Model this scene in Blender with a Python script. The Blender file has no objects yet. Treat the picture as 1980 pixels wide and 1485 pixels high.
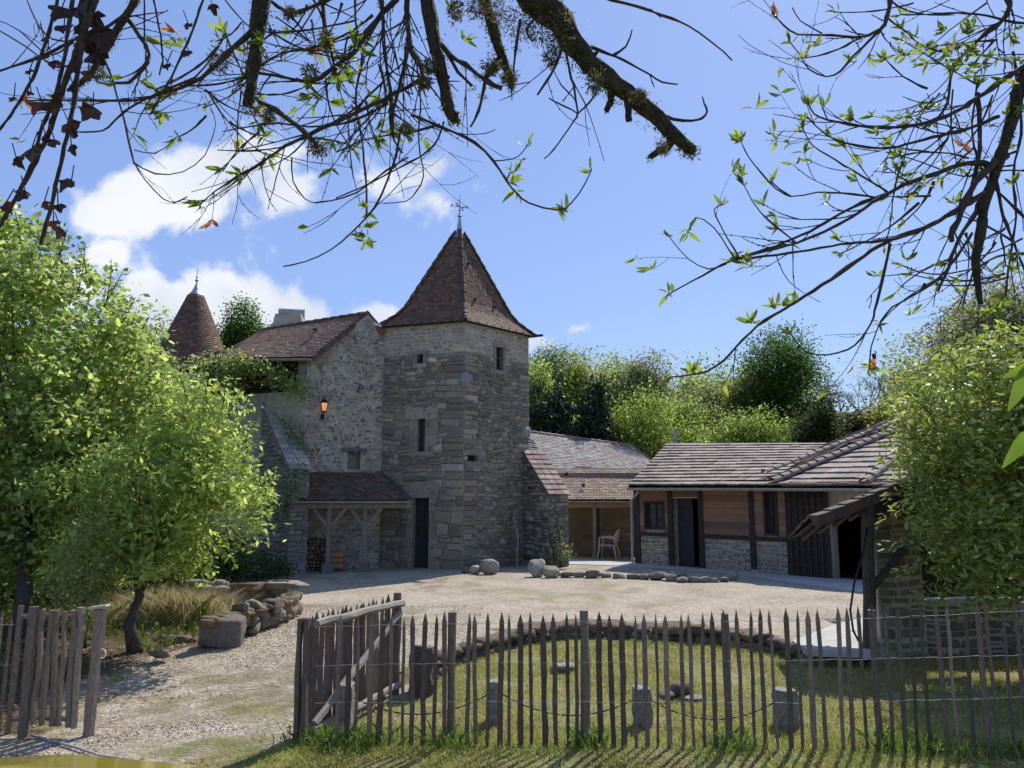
import bpy, math, random
import numpy as np
from mathutils import Vector, Matrix
# ---------------------------------------------------------------- camera, sky, sun, exposure
sc = bpy.context.scene
COL = sc.collection
F, PITCH, CAMH = 1490.0, math.radians(8.3), 1.9
cd = bpy.data.cameras.new('camera'); cam = bpy.data.objects.new('camera', cd); COL.objects.link(cam)
cam.location = (0, 0, CAMH); cam.rotation_euler = (math.radians(90) + PITCH, 0, 0)
cd.sensor_width = 36; cd.lens = 36 * F / 1980; cd.clip_start = 0.05; cd.clip_end = 3000
sc.camera = cam
SUN_EL, SUN_AZ = math.radians(50), math.radians(30)      # azimuth from +Y towards +X
SUND = Vector((math.cos(SUN_EL) * math.sin(SUN_AZ), math.cos(SUN_EL) * math.cos(SUN_AZ), math.sin(SUN_EL)))
sl = bpy.data.lights.new('sun', 'SUN'); sl.energy = 4.5; sl.angle = math.radians(0.5); sl.color = (1, .95, .87)
so = bpy.data.objects.new('sun', sl); COL.objects.link(so); so.rotation_euler = SUND.to_track_quat('Z', 'Y').to_euler()
sc.view_settings.view_transform = 'Standard'; sc.view_settings.look = 'None'
sc.view_settings.exposure = 0.22; sc.view_settings.gamma = 1
sc.cycles.max_bounces = 8; sc.cycles.transparent_max_bounces = 6; sc.cycles.sample_clamp_indirect = 6

def P(px, py, Y):
    """world point seen at photo pixel (px, py) at forward distance Y"""
    u, v = (px - 990) / F, (742.5 - py) / F
    dy = math.cos(PITCH) - v * math.sin(PITCH); dz = math.sin(PITCH) + v * math.cos(PITCH)
    return Vector((u * Y / dy, Y, CAMH + dz * Y / dy))
def G(px, py, z=0.0):
    u, v = (px - 990) / F, (742.5 - py) / F
    dy = math.cos(PITCH) - v * math.sin(PITCH); dz = math.sin(PITCH) + v * math.cos(PITCH)
    t = (z - CAMH) / dz
    return Vector((u * t, dy * t, z))
def M2P(Y): return F / Y        # photo pixels per metre

def world_sky():
    w = bpy.data.worlds.new('World'); sc.world = w; w.use_nodes = True
    nt = w.node_tree; N = nt.nodes; L = nt.links; N.clear()
    def m(op, a, b=None, c=None):
        n = N.new('ShaderNodeMath'); n.operation = op
        for i, q in enumerate((a, b, c)):
            if q is None: continue
            if isinstance(q, (int, float)): n.inputs[i].default_value = q
            else: L.new(q, n.inputs[i])
        return n.outputs[0]
    out = N.new('ShaderNodeOutputWorld'); sky = N.new('ShaderNodeTexSky'); sky.sky_type = 'NISHITA'
    sky.sun_disc = False; sky.sun_elevation = SUN_EL; sky.sun_rotation = SUN_AZ; sky.air_density = 1.0; sky.dust_density = .35; sky.ozone_density = 2.2
    bg = N.new('ShaderNodeBackground'); bg.inputs[1].default_value = 0.145
    tint = N.new('ShaderNodeMix'); tint.data_type = 'RGBA'; tint.inputs[0].default_value = .62; L.new(sky.outputs[0], tint.inputs[6]); tint.inputs[7].default_value = (1.5, 2.3, 4.95, 1); L.new(tint.outputs[2], bg.inputs[0])
    tc = N.new('ShaderNodeTexCoord'); sx = N.new('ShaderNodeSeparateXYZ'); L.new(tc.outputs['Generated'], sx.inputs[0])
    y = m('MAXIMUM', sx.outputs[1], 0.05); a = m('DIVIDE', sx.outputs[0], y); e = m('DIVIDE', sx.outputs[2], y)
    cb = N.new('ShaderNodeCombineXYZ'); L.new(a, cb.inputs[0]); L.new(e, cb.inputs[1])
    no = N.new('ShaderNodeTexNoise'); no.inputs['Scale'].default_value = 8.5; no.inputs['Detail'].default_value = 11; no.inputs['Roughness'].default_value = .6
    no.inputs['Distortion'].default_value = .25; L.new(cb.outputs[0], no.inputs['Vector'])
    acc = None
    for px, py, rx, ry, k in [(455, 320, 165, 95, 1), (330, 390, 200, 75, 1), (545, 365, 85, 65, .9), (205, 415, 95, 55, .8), (205, 495, 52, 40, .95),
            (400, 600, 200, 95, 1.1), (560, 640, 150, 75, 1.1), (705, 625, 110, 50, .95), (290, 580, 80, 70, 1), (130, 560, 110, 80, 1), (330, 505, 70, 30, .16), (440, 510, 60, 26, .16),
            (800, 350, 60, 42, .3), (845, 385, 60, 38, .3), (1118, 637, 30, 16, .4), (1050, 662, 40, 20, .3), (-250, 420, 260, 120, 1), (-500, 150, 300, 150, 1), (2500, 400, 300, 90, 1), (3000, 650, 400, 120, 1)]:
        c = P(px, py, 1) - Vector((0, 0, CAMH)); r = (rx / F, ry / F)
        v1 = N.new('ShaderNodeVectorMath'); v1.operation = 'SUBTRACT'; L.new(cb.outputs[0], v1.inputs[0]); v1.inputs[1].default_value = (c.x, c.z, 0)
        v2 = N.new('ShaderNodeVectorMath'); v2.operation = 'MULTIPLY'; L.new(v1.outputs[0], v2.inputs[0]); v2.inputs[1].default_value = (1 / r[0], 1 / r[1], 0)
        v3 = N.new('ShaderNodeVectorMath'); v3.operation = 'LENGTH'; L.new(v2.outputs[0], v3.inputs[0])
        s = m('MULTIPLY', m('SUBTRACT', 1.0, v3.outputs['Value']), k)
        acc = s if acc is None else m('MAXIMUM', acc, s)
    d = m('ADD', m('ADD', acc, .1), m('MULTIPLY', m('SUBTRACT', no.outputs[0], 0.5), 3.0))
    mr = N.new('ShaderNodeMapRange'); mr.interpolation_type = 'SMOOTHSTEP'; L.new(d, mr.inputs[0]); mr.inputs[1].default_value = .0; mr.inputs[2].default_value = .5
    fr = m('MULTIPLY', mr.outputs[0], .97)
    n2 = N.new('ShaderNodeTexNoise'); n2.inputs['Scale'].default_value = 5; n2.inputs['Detail'].default_value = 6; L.new(cb.outputs[0], n2.inputs['Vector'])
    cr = N.new('ShaderNodeValToRGB'); cr.color_ramp.elements[0].position = .35; cr.color_ramp.elements[0].color = (.58, .64, .76, 1)
    cr.color_ramp.elements[1].position = .6; cr.color_ramp.elements[1].color = (.84, .86, .9, 1); L.new(n2.outputs[0], cr.inputs[0])
    b2 = N.new('ShaderNodeBackground'); b2.inputs[1].default_value = .98; L.new(cr.outputs[0], b2.inputs[0])
    mx = N.new('ShaderNodeMixShader'); L.new(fr, mx.inputs[0]); L.new(bg.outputs[0], mx.inputs[1]); L.new(b2.outputs[0], mx.inputs[2]); L.new(mx.outputs[0], out.inputs[0])
world_sky()

# ---------------------------------------------------------------- materials
def mat(name, col=None, col2=None, rough=.85, nscale=6, bump=.3, bscale=30, bdist=.02, var=.35, trans=0, metal=0, spec=.3, stretch=(1, 1, 1), detail=5, mottle=0, mcol=(.1, .1, .1), mscale=1.5, emit=None, coat=0):
    """procedural surface; col None = inherent colour from the mesh attribute Col"""
    m = bpy.data.materials.new(name); m.use_nodes = True; nt = m.node_tree; N = nt.nodes; L = nt.links
    bs = N['Principled BSDF']; out = N['Material Output']
    tc = N.new('ShaderNodeTexCoord'); mp = N.new('ShaderNodeMapping'); mp.inputs['Scale'].default_value = stretch; L.new(tc.outputs['Object'], mp.inputs[0])
    n1 = N.new('ShaderNodeTexNoise'); n1.inputs['Scale'].default_value = nscale; n1.inputs['Detail'].default_value = detail; n1.inputs['Roughness'].default_value = .65; L.new(mp.outputs[0], n1.inputs[0])
    if col is None:
        at = N.new('ShaderNodeAttribute'); at.attribute_name = 'Col'; base = at.outputs['Color']
    else:
        rg = N.new('ShaderNodeMix'); rg.data_type = 'RGBA'; rg.inputs[6].default_value = (*col, 1); rg.inputs[7].default_value = (*(col2 or col), 1)
        ml = N.new('ShaderNodeMapRange'); ml.inputs[1].default_value = .35; ml.inputs[2].default_value = .65; L.new(n1.outputs[0], ml.inputs[0]); L.new(ml.outputs[0], rg.inputs[0]); base = rg.outputs[2]
    if mottle:
        n3 = N.new('ShaderNodeTexNoise'); n3.inputs['Scale'].default_value = mscale; n3.inputs['Detail'].default_value = 7; n3.inputs['Roughness'].default_value = .7; L.new(tc.outputs['Object'], n3.inputs[0])
        mr = N.new('ShaderNodeMapRange'); mr.inputs[1].default_value = .5; mr.inputs[2].default_value = .68; mr.inputs[4].default_value = mottle; L.new(n3.outputs[0], mr.inputs[0])
        mm = N.new('ShaderNodeMix'); mm.data_type = 'RGBA'; L.new(mr.outputs[0], mm.inputs[0]); L.new(base, mm.inputs[6]); mm.inputs[7].default_value = (*mcol, 1); base = mm.outputs[2]
    n2 = N.new('ShaderNodeTexNoise'); n2.inputs['Scale'].default_value = nscale * 4.3; n2.inputs['Detail'].default_value = 4; L.new(mp.outputs[0], n2.inputs[0])
    mr2 = N.new('ShaderNodeMapRange'); mr2.inputs[1].default_value = .3; mr2.inputs[2].default_value = .7; mr2.inputs[3].default_value = 1 - var; mr2.inputs[4].default_value = 1 + var; L.new(n2.outputs[0], mr2.inputs[0])
    hs = N.new('ShaderNodeHueSaturation'); L.new(base, hs.inputs['Color']); L.new(mr2.outputs[0], hs.inputs['Value'])
    L.new(hs.outputs[0], bs.inputs['Base Color']); bs.inputs['Roughness'].default_value = rough; bs.inputs['Metallic'].default_value = metal
    bs.inputs['Specular IOR Level'].default_value = spec; bs.inputs['Coat Weight'].default_value = coat
    if bump:
        nb = N.new('ShaderNodeTexNoise'); nb.inputs['Scale'].default_value = bscale; nb.inputs['Detail'].default_value = 6; nb.inputs['Roughness'].default_value = .7; L.new(mp.outputs[0], nb.inputs[0])
        bp = N.new('ShaderNodeBump'); bp.inputs['Strength'].default_value = bump; bp.inputs['Distance'].default_value = bdist; L.new(nb.outputs[0], bp.inputs['Height']); L.new(bp.outputs[0], bs.inputs['Normal'])
    if emit: bs.inputs['Emission Color'].default_value = (*emit[:3], 1); bs.inputs['Emission Strength'].default_value = emit[3]
    if trans:
        tr = N.new('ShaderNodeBsdfTranslucent'); h2 = N.new('ShaderNodeHueSaturation'); h2.inputs['Hue'].default_value = .487; h2.inputs['Saturation'].default_value = 1.08; h2.inputs['Value'].default_value = 1.9; L.new(hs.outputs[0], h2.inputs['Color']); L.new(h2.outputs[0], tr.inputs[0])
        ms = N.new('ShaderNodeMixShader'); ms.inputs[0].default_value = trans; L.new(bs.outputs[0], ms.inputs[1]); L.new(tr.outputs[0], ms.inputs[2]); L.new(ms.outputs[0], out.inputs[0])
    return m
M = dict(
    stone=mat('granite_rubble', None, nscale=9, bump=.7, bscale=26, bdist=.03, var=.32, mottle=.55, mcol=(.17, .155, .125), mscale=1.1),
    mortar=mat('lime_mortar', (.34, .285, .21), (.44, .375, .28), nscale=3, bump=.7, bscale=20, bdist=.03, var=.25, mottle=.5, mcol=(.2, .18, .145), mscale=1.1),
    mortar_tower=mat('grey_lime_mortar', (.22, .19, .15), (.33, .29, .23), nscale=2, bump=.7, bscale=20, bdist=.03, var=.25, mottle=.4, mcol=(.15, .135, .11), mscale=1.1),
    mortar_dark=mat('earth_mortar', (.17, .15, .12), (.25, .22, .18), nscale=3, bump=.7, bscale=20, bdist=.03, var=.3),
    mortar_pale=mat('pale_mortar', (.42, .37, .29), (.5, .44, .35), nscale=4, bump=.6, bscale=22, bdist=.02, var=.2, mottle=.4, mcol=(.2, .17, .13), mscale=1.3),
    plaster=mat('old_plaster', (.36, .32, .26), (.46, .42, .34), nscale=1.6, bump=.5, bscale=12, bdist=.03, var=.25, mottle=.7, mcol=(.2, .175, .14), mscale=.9),
    porchwall=mat('brown_block_wall', (.3, .22, .14), (.36, .27, .18), nscale=1.6, bump=.4, bscale=12, bdist=.02, var=.2, mottle=.6, mcol=(.22, .17, .12), mscale=1.4),
    tile=mat('clay_tile', None, rough=.8, nscale=5, bump=.35, bscale=40, bdist=.01, var=.28, mottle=.45, mcol=(.1, .085, .07), mscale=3),
    ridge=mat('ridge_tile', None, rough=.8, nscale=7, bump=.35, bscale=40, bdist=.01, var=.3, mottle=.4, mcol=(.09, .08, .065), mscale=4),
    zinc=mat('zinc', (.32, .35, .4), (.42, .45, .5), rough=.42, metal=.7, nscale=5, bump=.1, var=.15),
    gutter=mat('zinc_gutter', (.3, .31, .31), (.4, .41, .4), rough=.5, metal=.35, nscale=5, bump=.1, var=.2),
    iron=mat('black_iron', (.02, .02, .022), (.035, .03, .03), rough=.5, metal=.5, bump=.1, var=.2),
    darkwood=mat('dark_timber', (.035, .027, .023), (.06, .048, .04), nscale=5, stretch=(6, 6, 1), bump=.5, bscale=25, bdist=.01, var=.35),
    plank=mat('orange_planks', None, nscale=4, stretch=(1, 1, 9), bump=.3, bscale=18, bdist=.006, var=.28, mottle=.5, mcol=(.12, .055, .03), mscale=2.5, rough=.65),
    greywood=mat('weathered_wood', None, nscale=4, stretch=(9, 9, 1), bump=.6, bscale=22, bdist=.006, var=.4, mottle=.5, mcol=(.14, .12, .1), mscale=6),
    oldpost=mat('oak_post', (.2, .17, .14), (.3, .26, .22), nscale=4, stretch=(8, 8, 1), bump=.5, bscale=22, bdist=.008, var=.3),
    glass=mat('window_glass', (.03, .04, .05), (.05, .06, .07), rough=.12, spec=.6, bump=0, var=.1),
    door=mat('dark_door', (.03, .033, .035), (.05, .052, .055), nscale=4, stretch=(6, 6, 1), rough=.6, bump=.2, var=.2),
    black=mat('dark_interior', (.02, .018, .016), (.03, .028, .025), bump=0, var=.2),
    leaf=mat('green_leaf', None, rough=.5, nscale=3, bump=0, var=.2, trans=.52, spec=.2),
    farleaf=mat('woodland_leaf', None, rough=.6, nscale=.5, bump=0, var=.3, trans=.6, spec=.2),
    gloss=mat('laurel_leaf', None, rough=.42, nscale=3, bump=0, var=.2, trans=.38, spec=.4),
    fir=mat('dark_needles', None, rough=.6, nscale=3, bump=0, var=.25, trans=.12),
    grass=mat('grass_blade', None, rough=.6, nscale=.7, bump=0, var=.25, trans=.35),
    bark=mat('bark', (.06, .05, .042), (.11, .095, .08), nscale=12, stretch=(3, 3, 1), bump=.9, bscale=45, bdist=.012, var=.45),
    twig=mat('twig_bark', (.05, .036, .032), (.085, .065, .055), nscale=20, bump=.6, bscale=90, bdist=.004, var=.4),
    mossbark=mat('mossy_bark', (.035, .03, .022), (.08, .075, .045), nscale=25, bump=1, bscale=70, bdist=.02, var=.5, mottle=.6, mcol=(.12, .12, .06), mscale=14),
    moss=mat('lichen_moss', None, rough=.9, nscale=20, bump=0, var=.4, trans=.25),
    ivyleaf=mat('dry_ivy_leaf', None, rough=.55, nscale=25, bump=.3, bscale=60, bdist=.003, var=.4, trans=.12),
    rock=mat('boulder', None, nscale=6, bump=.8, bscale=22, bdist=.03, var=.3, mottle=.55, mcol=(.12, .11, .085), mscale=5),
    pebble=mat('pebbles', None, nscale=30, bump=0, var=.2),
    concrete=mat('concrete', (.4, .39, .37), (.48, .47, .44), nscale=3, bump=.25, bscale=50, bdist=.005, var=.12, mottle=.3, mcol=(.3, .28, .25), mscale=2),
    plastic=mat('cream_plastic', (.5, .46, .38), (.56, .52, .44), rough=.4, bump=0, var=.06),
    white=mat('white_plastic', (.75, .75, .73), (.8, .8, .78), rough=.5, bump=0, var=.05),
    log=mat('cut_log', None, nscale=20, bump=.5, bscale=60, bdist=.005, var=.3),
    crate=mat('crate_wood', (.42, .2, .09), (.5, .27, .13), nscale=5, stretch=(1, 6, 6), bump=.2, var=.2),
    rubber=mat('black_hose', (.015, .015, .016), (.02, .02, .02), rough=.45, bump=0, var=.1),
    rope=mat('grey_cord', (.3, .29, .27), (.4, .39, .36), nscale=60, bump=.4, bscale=200, bdist=.003, var=.2),
    wire=mat('galvanised_wire', (.35, .35, .35), (.5, .5, .5), rough=.4, metal=.6, bump=0, var=.2),
    paint=mat('yellow_paint', (.42, .36, .045), (.44, .38, .05), rough=.25, bump=0, var=.03, coat=.8, spec=.5),
    tyre=mat('tyre_rubber', (.02, .02, .02), (.03, .03, .03), rough=.8, bump=.1, var=.1),
    lampglass=mat('lit_lantern_glass', (.8, .4, .15), (.8, .45, .2), rough=.4, bump=0, var=.05, emit=(1, .4, .15, .7)),
)

# ---------------------------------------------------------------- mesh builder
def wloc(o):
    v = Vector((0, 0, 0))
    while o is not None: v = v + o.location; o = o.parent
    return v
class MB:
    def __init__(s): s.V = []; s.I = []; s.S = []; s.C = []; s.n = 0; s.MI = []
    def add(s, V, Fc, col=(1, 1, 1), mi=0):
        V = np.asarray(V, dtype=np.float32).reshape(-1, 3)
        s.V.append(V)
        c = np.asarray(col, dtype=np.float32)
        if c.ndim == 1: c = np.tile(c, (len(V), 1))
        s.C.append(c)
        if isinstance(Fc, np.ndarray):
            s.I.append((Fc + s.n).ravel().astype(np.int32)); s.S.append(np.full(len(Fc), Fc.shape[1], np.int32)); s.MI.append(np.full(len(Fc), mi, np.int32))
        else:
            s.I.append(np.array([i + s.n for f in Fc for i in f], np.int32)); s.S.append(np.array([len(f) for f in Fc], np.int32)); s.MI.append(np.full(len(Fc), mi, np.int32))
        s.n += len(V); return s
    def box(s, a, b, col=(1, 1, 1), mi=0):
        x0, y0, z0 = a; x1, y1, z1 = b
        return s.add([(x0, y0, z0), (x1, y0, z0), (x1, y1, z0), (x0, y1, z0), (x0, y0, z1), (x1, y0, z1), (x1, y1, z1), (x0, y1, z1)], BOXF, col, mi)
    def hexa(s, pts, col=(1, 1, 1), mi=0):     # 4 bottom + 4 top
        return s.add(pts, BOXF, col, mi)
    def beam(s, a, b, w, h, up=(0, 0, 1), col=(1, 1, 1), mi=0):
        a = Vector(a); b = Vector(b); d = (b - a).normalized(); up = Vector(up)
        if abs(d.dot(up)) > .98: up = Vector((0, 1, 0))
        r = d.cross(up).normalized(); u = r.cross(d)
        q = [r * sx * w / 2 + u * sz * h / 2 for sx, sz in ((-1, -1), (1, -1), (1, 1), (-1, 1))]
        return s.add([a + v for v in q] + [b + v for v in q], BOXF, col, mi)
    def quad(s, *p, col=(1, 1, 1), mi=0): return s.add(list(p), [tuple(range(len(p)))], col, mi)
    def tube(s, pts, rad, n=6, col=(1, 1, 1), caps=True, jit=0, rng=None, mi=0):
        pts = [Vector(p) for p in pts]; k = len(pts)
        if not hasattr(rad, '__len__'): rad = [rad] * k
        V = []; prev = None
        for i, p in enumerate(pts):
            t = (pts[min(i + 1, k - 1)] - pts[max(i - 1, 0)])
            t = t.normalized() if t.length > 1e-9 else Vector((0, 0, 1))
            if prev is None: prev = t.orthogonal().normalized()
            r = (prev - t * prev.dot(t)); r = r.normalized() if r.length > 1e-6 else t.orthogonal().normalized(); prev = r; b = t.cross(r)
            for j in range(n):
                a = 2 * math.pi * j / n; rr = rad[i] * (1 + (rng.uniform(-jit, jit) if jit else 0))
                V.append(p + (r * math.cos(a) + b * math.sin(a)) * rr)
        Fc = [(i * n + j, i * n + (j + 1) % n, (i + 1) * n + (j + 1) % n, (i + 1) * n + j) for i in range(k - 1) for j in range(n)]
        if caps: Fc += [tuple(range(n - 1, -1, -1)), tuple((k - 1) * n + j for j in range(n))]
        return s.add(V, Fc, col, mi)
    def lathe(s, c, prof, n=16, col=(1, 1, 1), mi=0, axis=None):
        V = []; c = Vector(c)
        for r, z in prof:
            for j in range(n):
                a = 2 * math.pi * j / n; V.append(c + Vector((r * math.cos(a), r * math.sin(a), z)))
        k = len(prof); Fc = [(i * n + j, i * n + (j + 1) % n, (i + 1) * n + (j + 1) % n, (i + 1) * n + j) for i in range(k - 1) for j in range(n)]
        return s.add(V, Fc, col, mi)
    def build(s, name, m, parent=None, smooth=False, loc=None):
        V = np.concatenate(s.V); I = np.concatenate(s.I); S = np.concatenate(s.S); C = np.concatenate(s.C); MI = np.concatenate(s.MI)
        if parent is not None: off = np.array(wloc(parent)); loc = None
        else:
            off = np.array(loc if loc is not None else ((V[:, 0].min() + V[:, 0].max()) / 2, (V[:, 1].min() + V[:, 1].max()) / 2, V[:, 2].min()))
        me = bpy.data.meshes.new(name); W = (V - off).astype(np.float32)
        me.vertices.add(len(V)); me.vertices.foreach_set('co', W.ravel())
        me.loops.add(len(I)); me.loops.foreach_set('vertex_index', I)
        me.polygons.add(len(S)); st = np.concatenate(([0], np.cumsum(S)[:-1])).astype(np.int32)
        me.polygons.foreach_set('loop_start', st); me.polygons.foreach_set('loop_total', S)
        me.polygons.foreach_set('use_smooth', np.full(len(S), smooth, bool)); me.polygons.foreach_set('material_index', MI)
        me.update(calc_edges=True)
        a = me.color_attributes.new('Col', 'FLOAT_COLOR', 'POINT')
        a.data.foreach_set('color', np.concatenate((C, np.ones((len(C), 1), np.float32)), 1).ravel().astype(np.float32))
        for q in (m if isinstance(m, (list, tuple)) else [m]): me.materials.append(M[q] if isinstance(q, str) else q)
        o = bpy.data.objects.new(name, me); COL.objects.link(o)
        if parent is not None: o.parent = parent
        else: o.location = off
        return o
BOXF = [(0, 3, 2, 1), (4, 5, 6, 7), (0, 1, 5, 4), (1, 2, 6, 5), (2, 3, 7, 6), (3, 0, 4, 7)]
def tag(o, label=None, cat=None, group=None, kind=None):
    if label: o['label'] = label
    if cat: o['category'] = cat
    if group: o['group'] = group
    if kind: o['kind'] = kind
    return o
def thing(name, loc, label, cat, group=None):
    o = bpy.data.objects.new(name, None); COL.objects.link(o); o.location = loc; o.empty_display_size = .2
    return tag(o, label, cat, group)
def copy_tree(o, parent=None):
    c = o.copy(); COL.objects.link(c); c.parent = parent
    for ch in list(o.children): copy_tree(ch, c)
    return c
def jc(rng, cols, v=.15):
    c = rng.choice(cols); k = 1 + rng.uniform(-v, v); return (c[0] * k, c[1] * k, c[2] * k)
def smooth01(x): x = np.clip(x, 0, 1); return x * x * (3 - 2 * x)

# value noise (numpy, world space) for organic variation
_rs = np.random.RandomState(5); _T = _rs.rand(32, 32, 32)
def vnoise(p):
    p = np.asarray(p, float); i = np.floor(p).astype(int); f = p - i; f = f * f * (3 - 2 * f); r = 0
    for dx in (0, 1):
        for dy in (0, 1):
            for dz in (0, 1):
                w = (f[..., 0] if dx else 1 - f[..., 0]) * (f[..., 1] if dy else 1 - f[..., 1]) * (f[..., 2] if dz else 1 - f[..., 2])
                r = r + w * _T[(i[..., 0] + dx) % 32, (i[..., 1] + dy) % 32, (i[..., 2] + dz) % 32]
    return r

def rock(mb, c, sx, sy, sz, rng, col, rot=None, boxy=.5, seg=(10, 7), rough=.16, cut=7):
    nu, nv = seg; a = rng.uniform(0, 6.28) if rot is None else rot; V = []; o = rng.uniform(0, 30)
    for i in range(nv + 1):
        ph = -math.pi / 2 + math.pi * i / nv
        for j in range(nu):
            th = 2 * math.pi * j / nu
            x, y, z = math.cos(ph) * math.cos(th), math.cos(ph) * math.sin(th), math.sin(ph)
            e = lambda q: math.copysign(abs(q) ** (1 - .55 * boxy), q)
            V.append((e(x), e(y), e(z)))
    V = np.array(V)
    for _ in range(cut):
        pn = np.array([rng.gauss(0, 1), rng.gauss(0, 1), rng.gauss(0, .8)]); pn /= np.linalg.norm(pn); q_ = V @ pn; hq = rng.uniform(.62, .85); V = V - np.clip(q_ - hq, 0, 9)[:, None] * pn * .9
    d = 1 + rough * 2 * (vnoise(V * 1.6 + o) - .5) + rough * (vnoise(V * 4 + o) - .5) + rough * .5 * (vnoise(V * 9 + o) - .5); V = V * d[:, None]
    V = V * np.array([sx / 2, sy / 2, sz / 2]); ca, sa = math.cos(a), math.sin(a)
    V = np.stack([V[:, 0] * ca - V[:, 1] * sa, V[:, 0] * sa + V[:, 1] * ca, V[:, 2]], 1) + np.array(c)
    Fc = [(i * nu + j, i * nu + (j + 1) % nu, (i + 1) * nu + (j + 1) % nu, (i + 1) * nu + j) for i in range(nv) for j in range(nu)]
    mb.add(V, Fc, col)

# ---------------------------------------------------------------- walls
class Fr:
    """vertical wall frame: runs from A to B, outward side towards the camera"""
    def __init__(s, A, B):
        s.A = Vector((A[0], A[1], 0)); s.B = Vector((B[0], B[1], 0)); s.U = (s.B - s.A).normalized(); s.w = (s.B - s.A).length
        n = Vector((s.U.y, -s.U.x, 0)); s.N = n if n.dot(-s.A) > 0 else -n
    def P(s, u, z, off=0): return s.A + s.U * u + s.N * off + Vector((0, 0, z))
    def on(s, px, py, off=0):
        r = P(px, py, 10) - Vector((0, 0, CAMH)); o = Vector((0, 0, CAMH)); a = s.A + s.N * off
        t = (a - o).dot(s.N) / r.dot(s.N); q = o + r * t
        return (q - s.A).dot(s.U), q.z
    def rect(s, x0, y0, x1, y1, off=0):
        a = s.on((x0 + x1) / 2, y0, off); b = s.on((x0 + x1) / 2, y1, off)
        return (s.on(x0, (y0 + y1) / 2, off)[0], s.on(x1, (y0 + y1) / 2, off)[0], b[1], a[1])
    def box(s, mb, u0, u1, z0, z1, d0, d1, col=(1, 1, 1)):
        q = [s.P(u0, z0, d0), s.P(u1, z0, d0), s.P(u1, z0, d1), s.P(u0, z0, d1)]
        mb.hexa(q + [v + Vector((0, 0, z1 - z0)) for v in q], col)
def panel(mb, fr, u0, u1, zb, top, holes=(), dep=.3, brk=()):
    """wall sheet between u0 and u1 with rectangular holes and their reveals; top is a function of u"""
    us = sorted(set([u0, u1] + [b for b in brk if u0 < b < u1] + [h[k] for h in holes for k in (0, 1) if u0 < h[k] < u1]))
    for a, b in zip(us[:-1], us[1:]):
        m = (a + b) / 2; hs = sorted([(h[2], h[3]) for h in holes if h[0] <= m <= h[1]]); z = zb
        for h0, h1 in hs:
            if h0 > z: mb.quad(fr.P(a, z), fr.P(b, z), fr.P(b, h0), fr.P(a, h0))
            z = h1
        mb.quad(fr.P(a, z), fr.P(b, z), fr.P(b, top(b)), fr.P(a, top(a)))
    for h in holes:
        c = [(h[0], h[2]), (h[1], h[2]), (h[1], h[3]), (h[0], h[3])]
        for i in range(4):
            p, q = c[i], c[(i + 1) % 4]; mb.quad(fr.P(*p), fr.P(*q), fr.P(q[0], q[1], -dep), fr.P(p[0], p[1], -dep))
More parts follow.
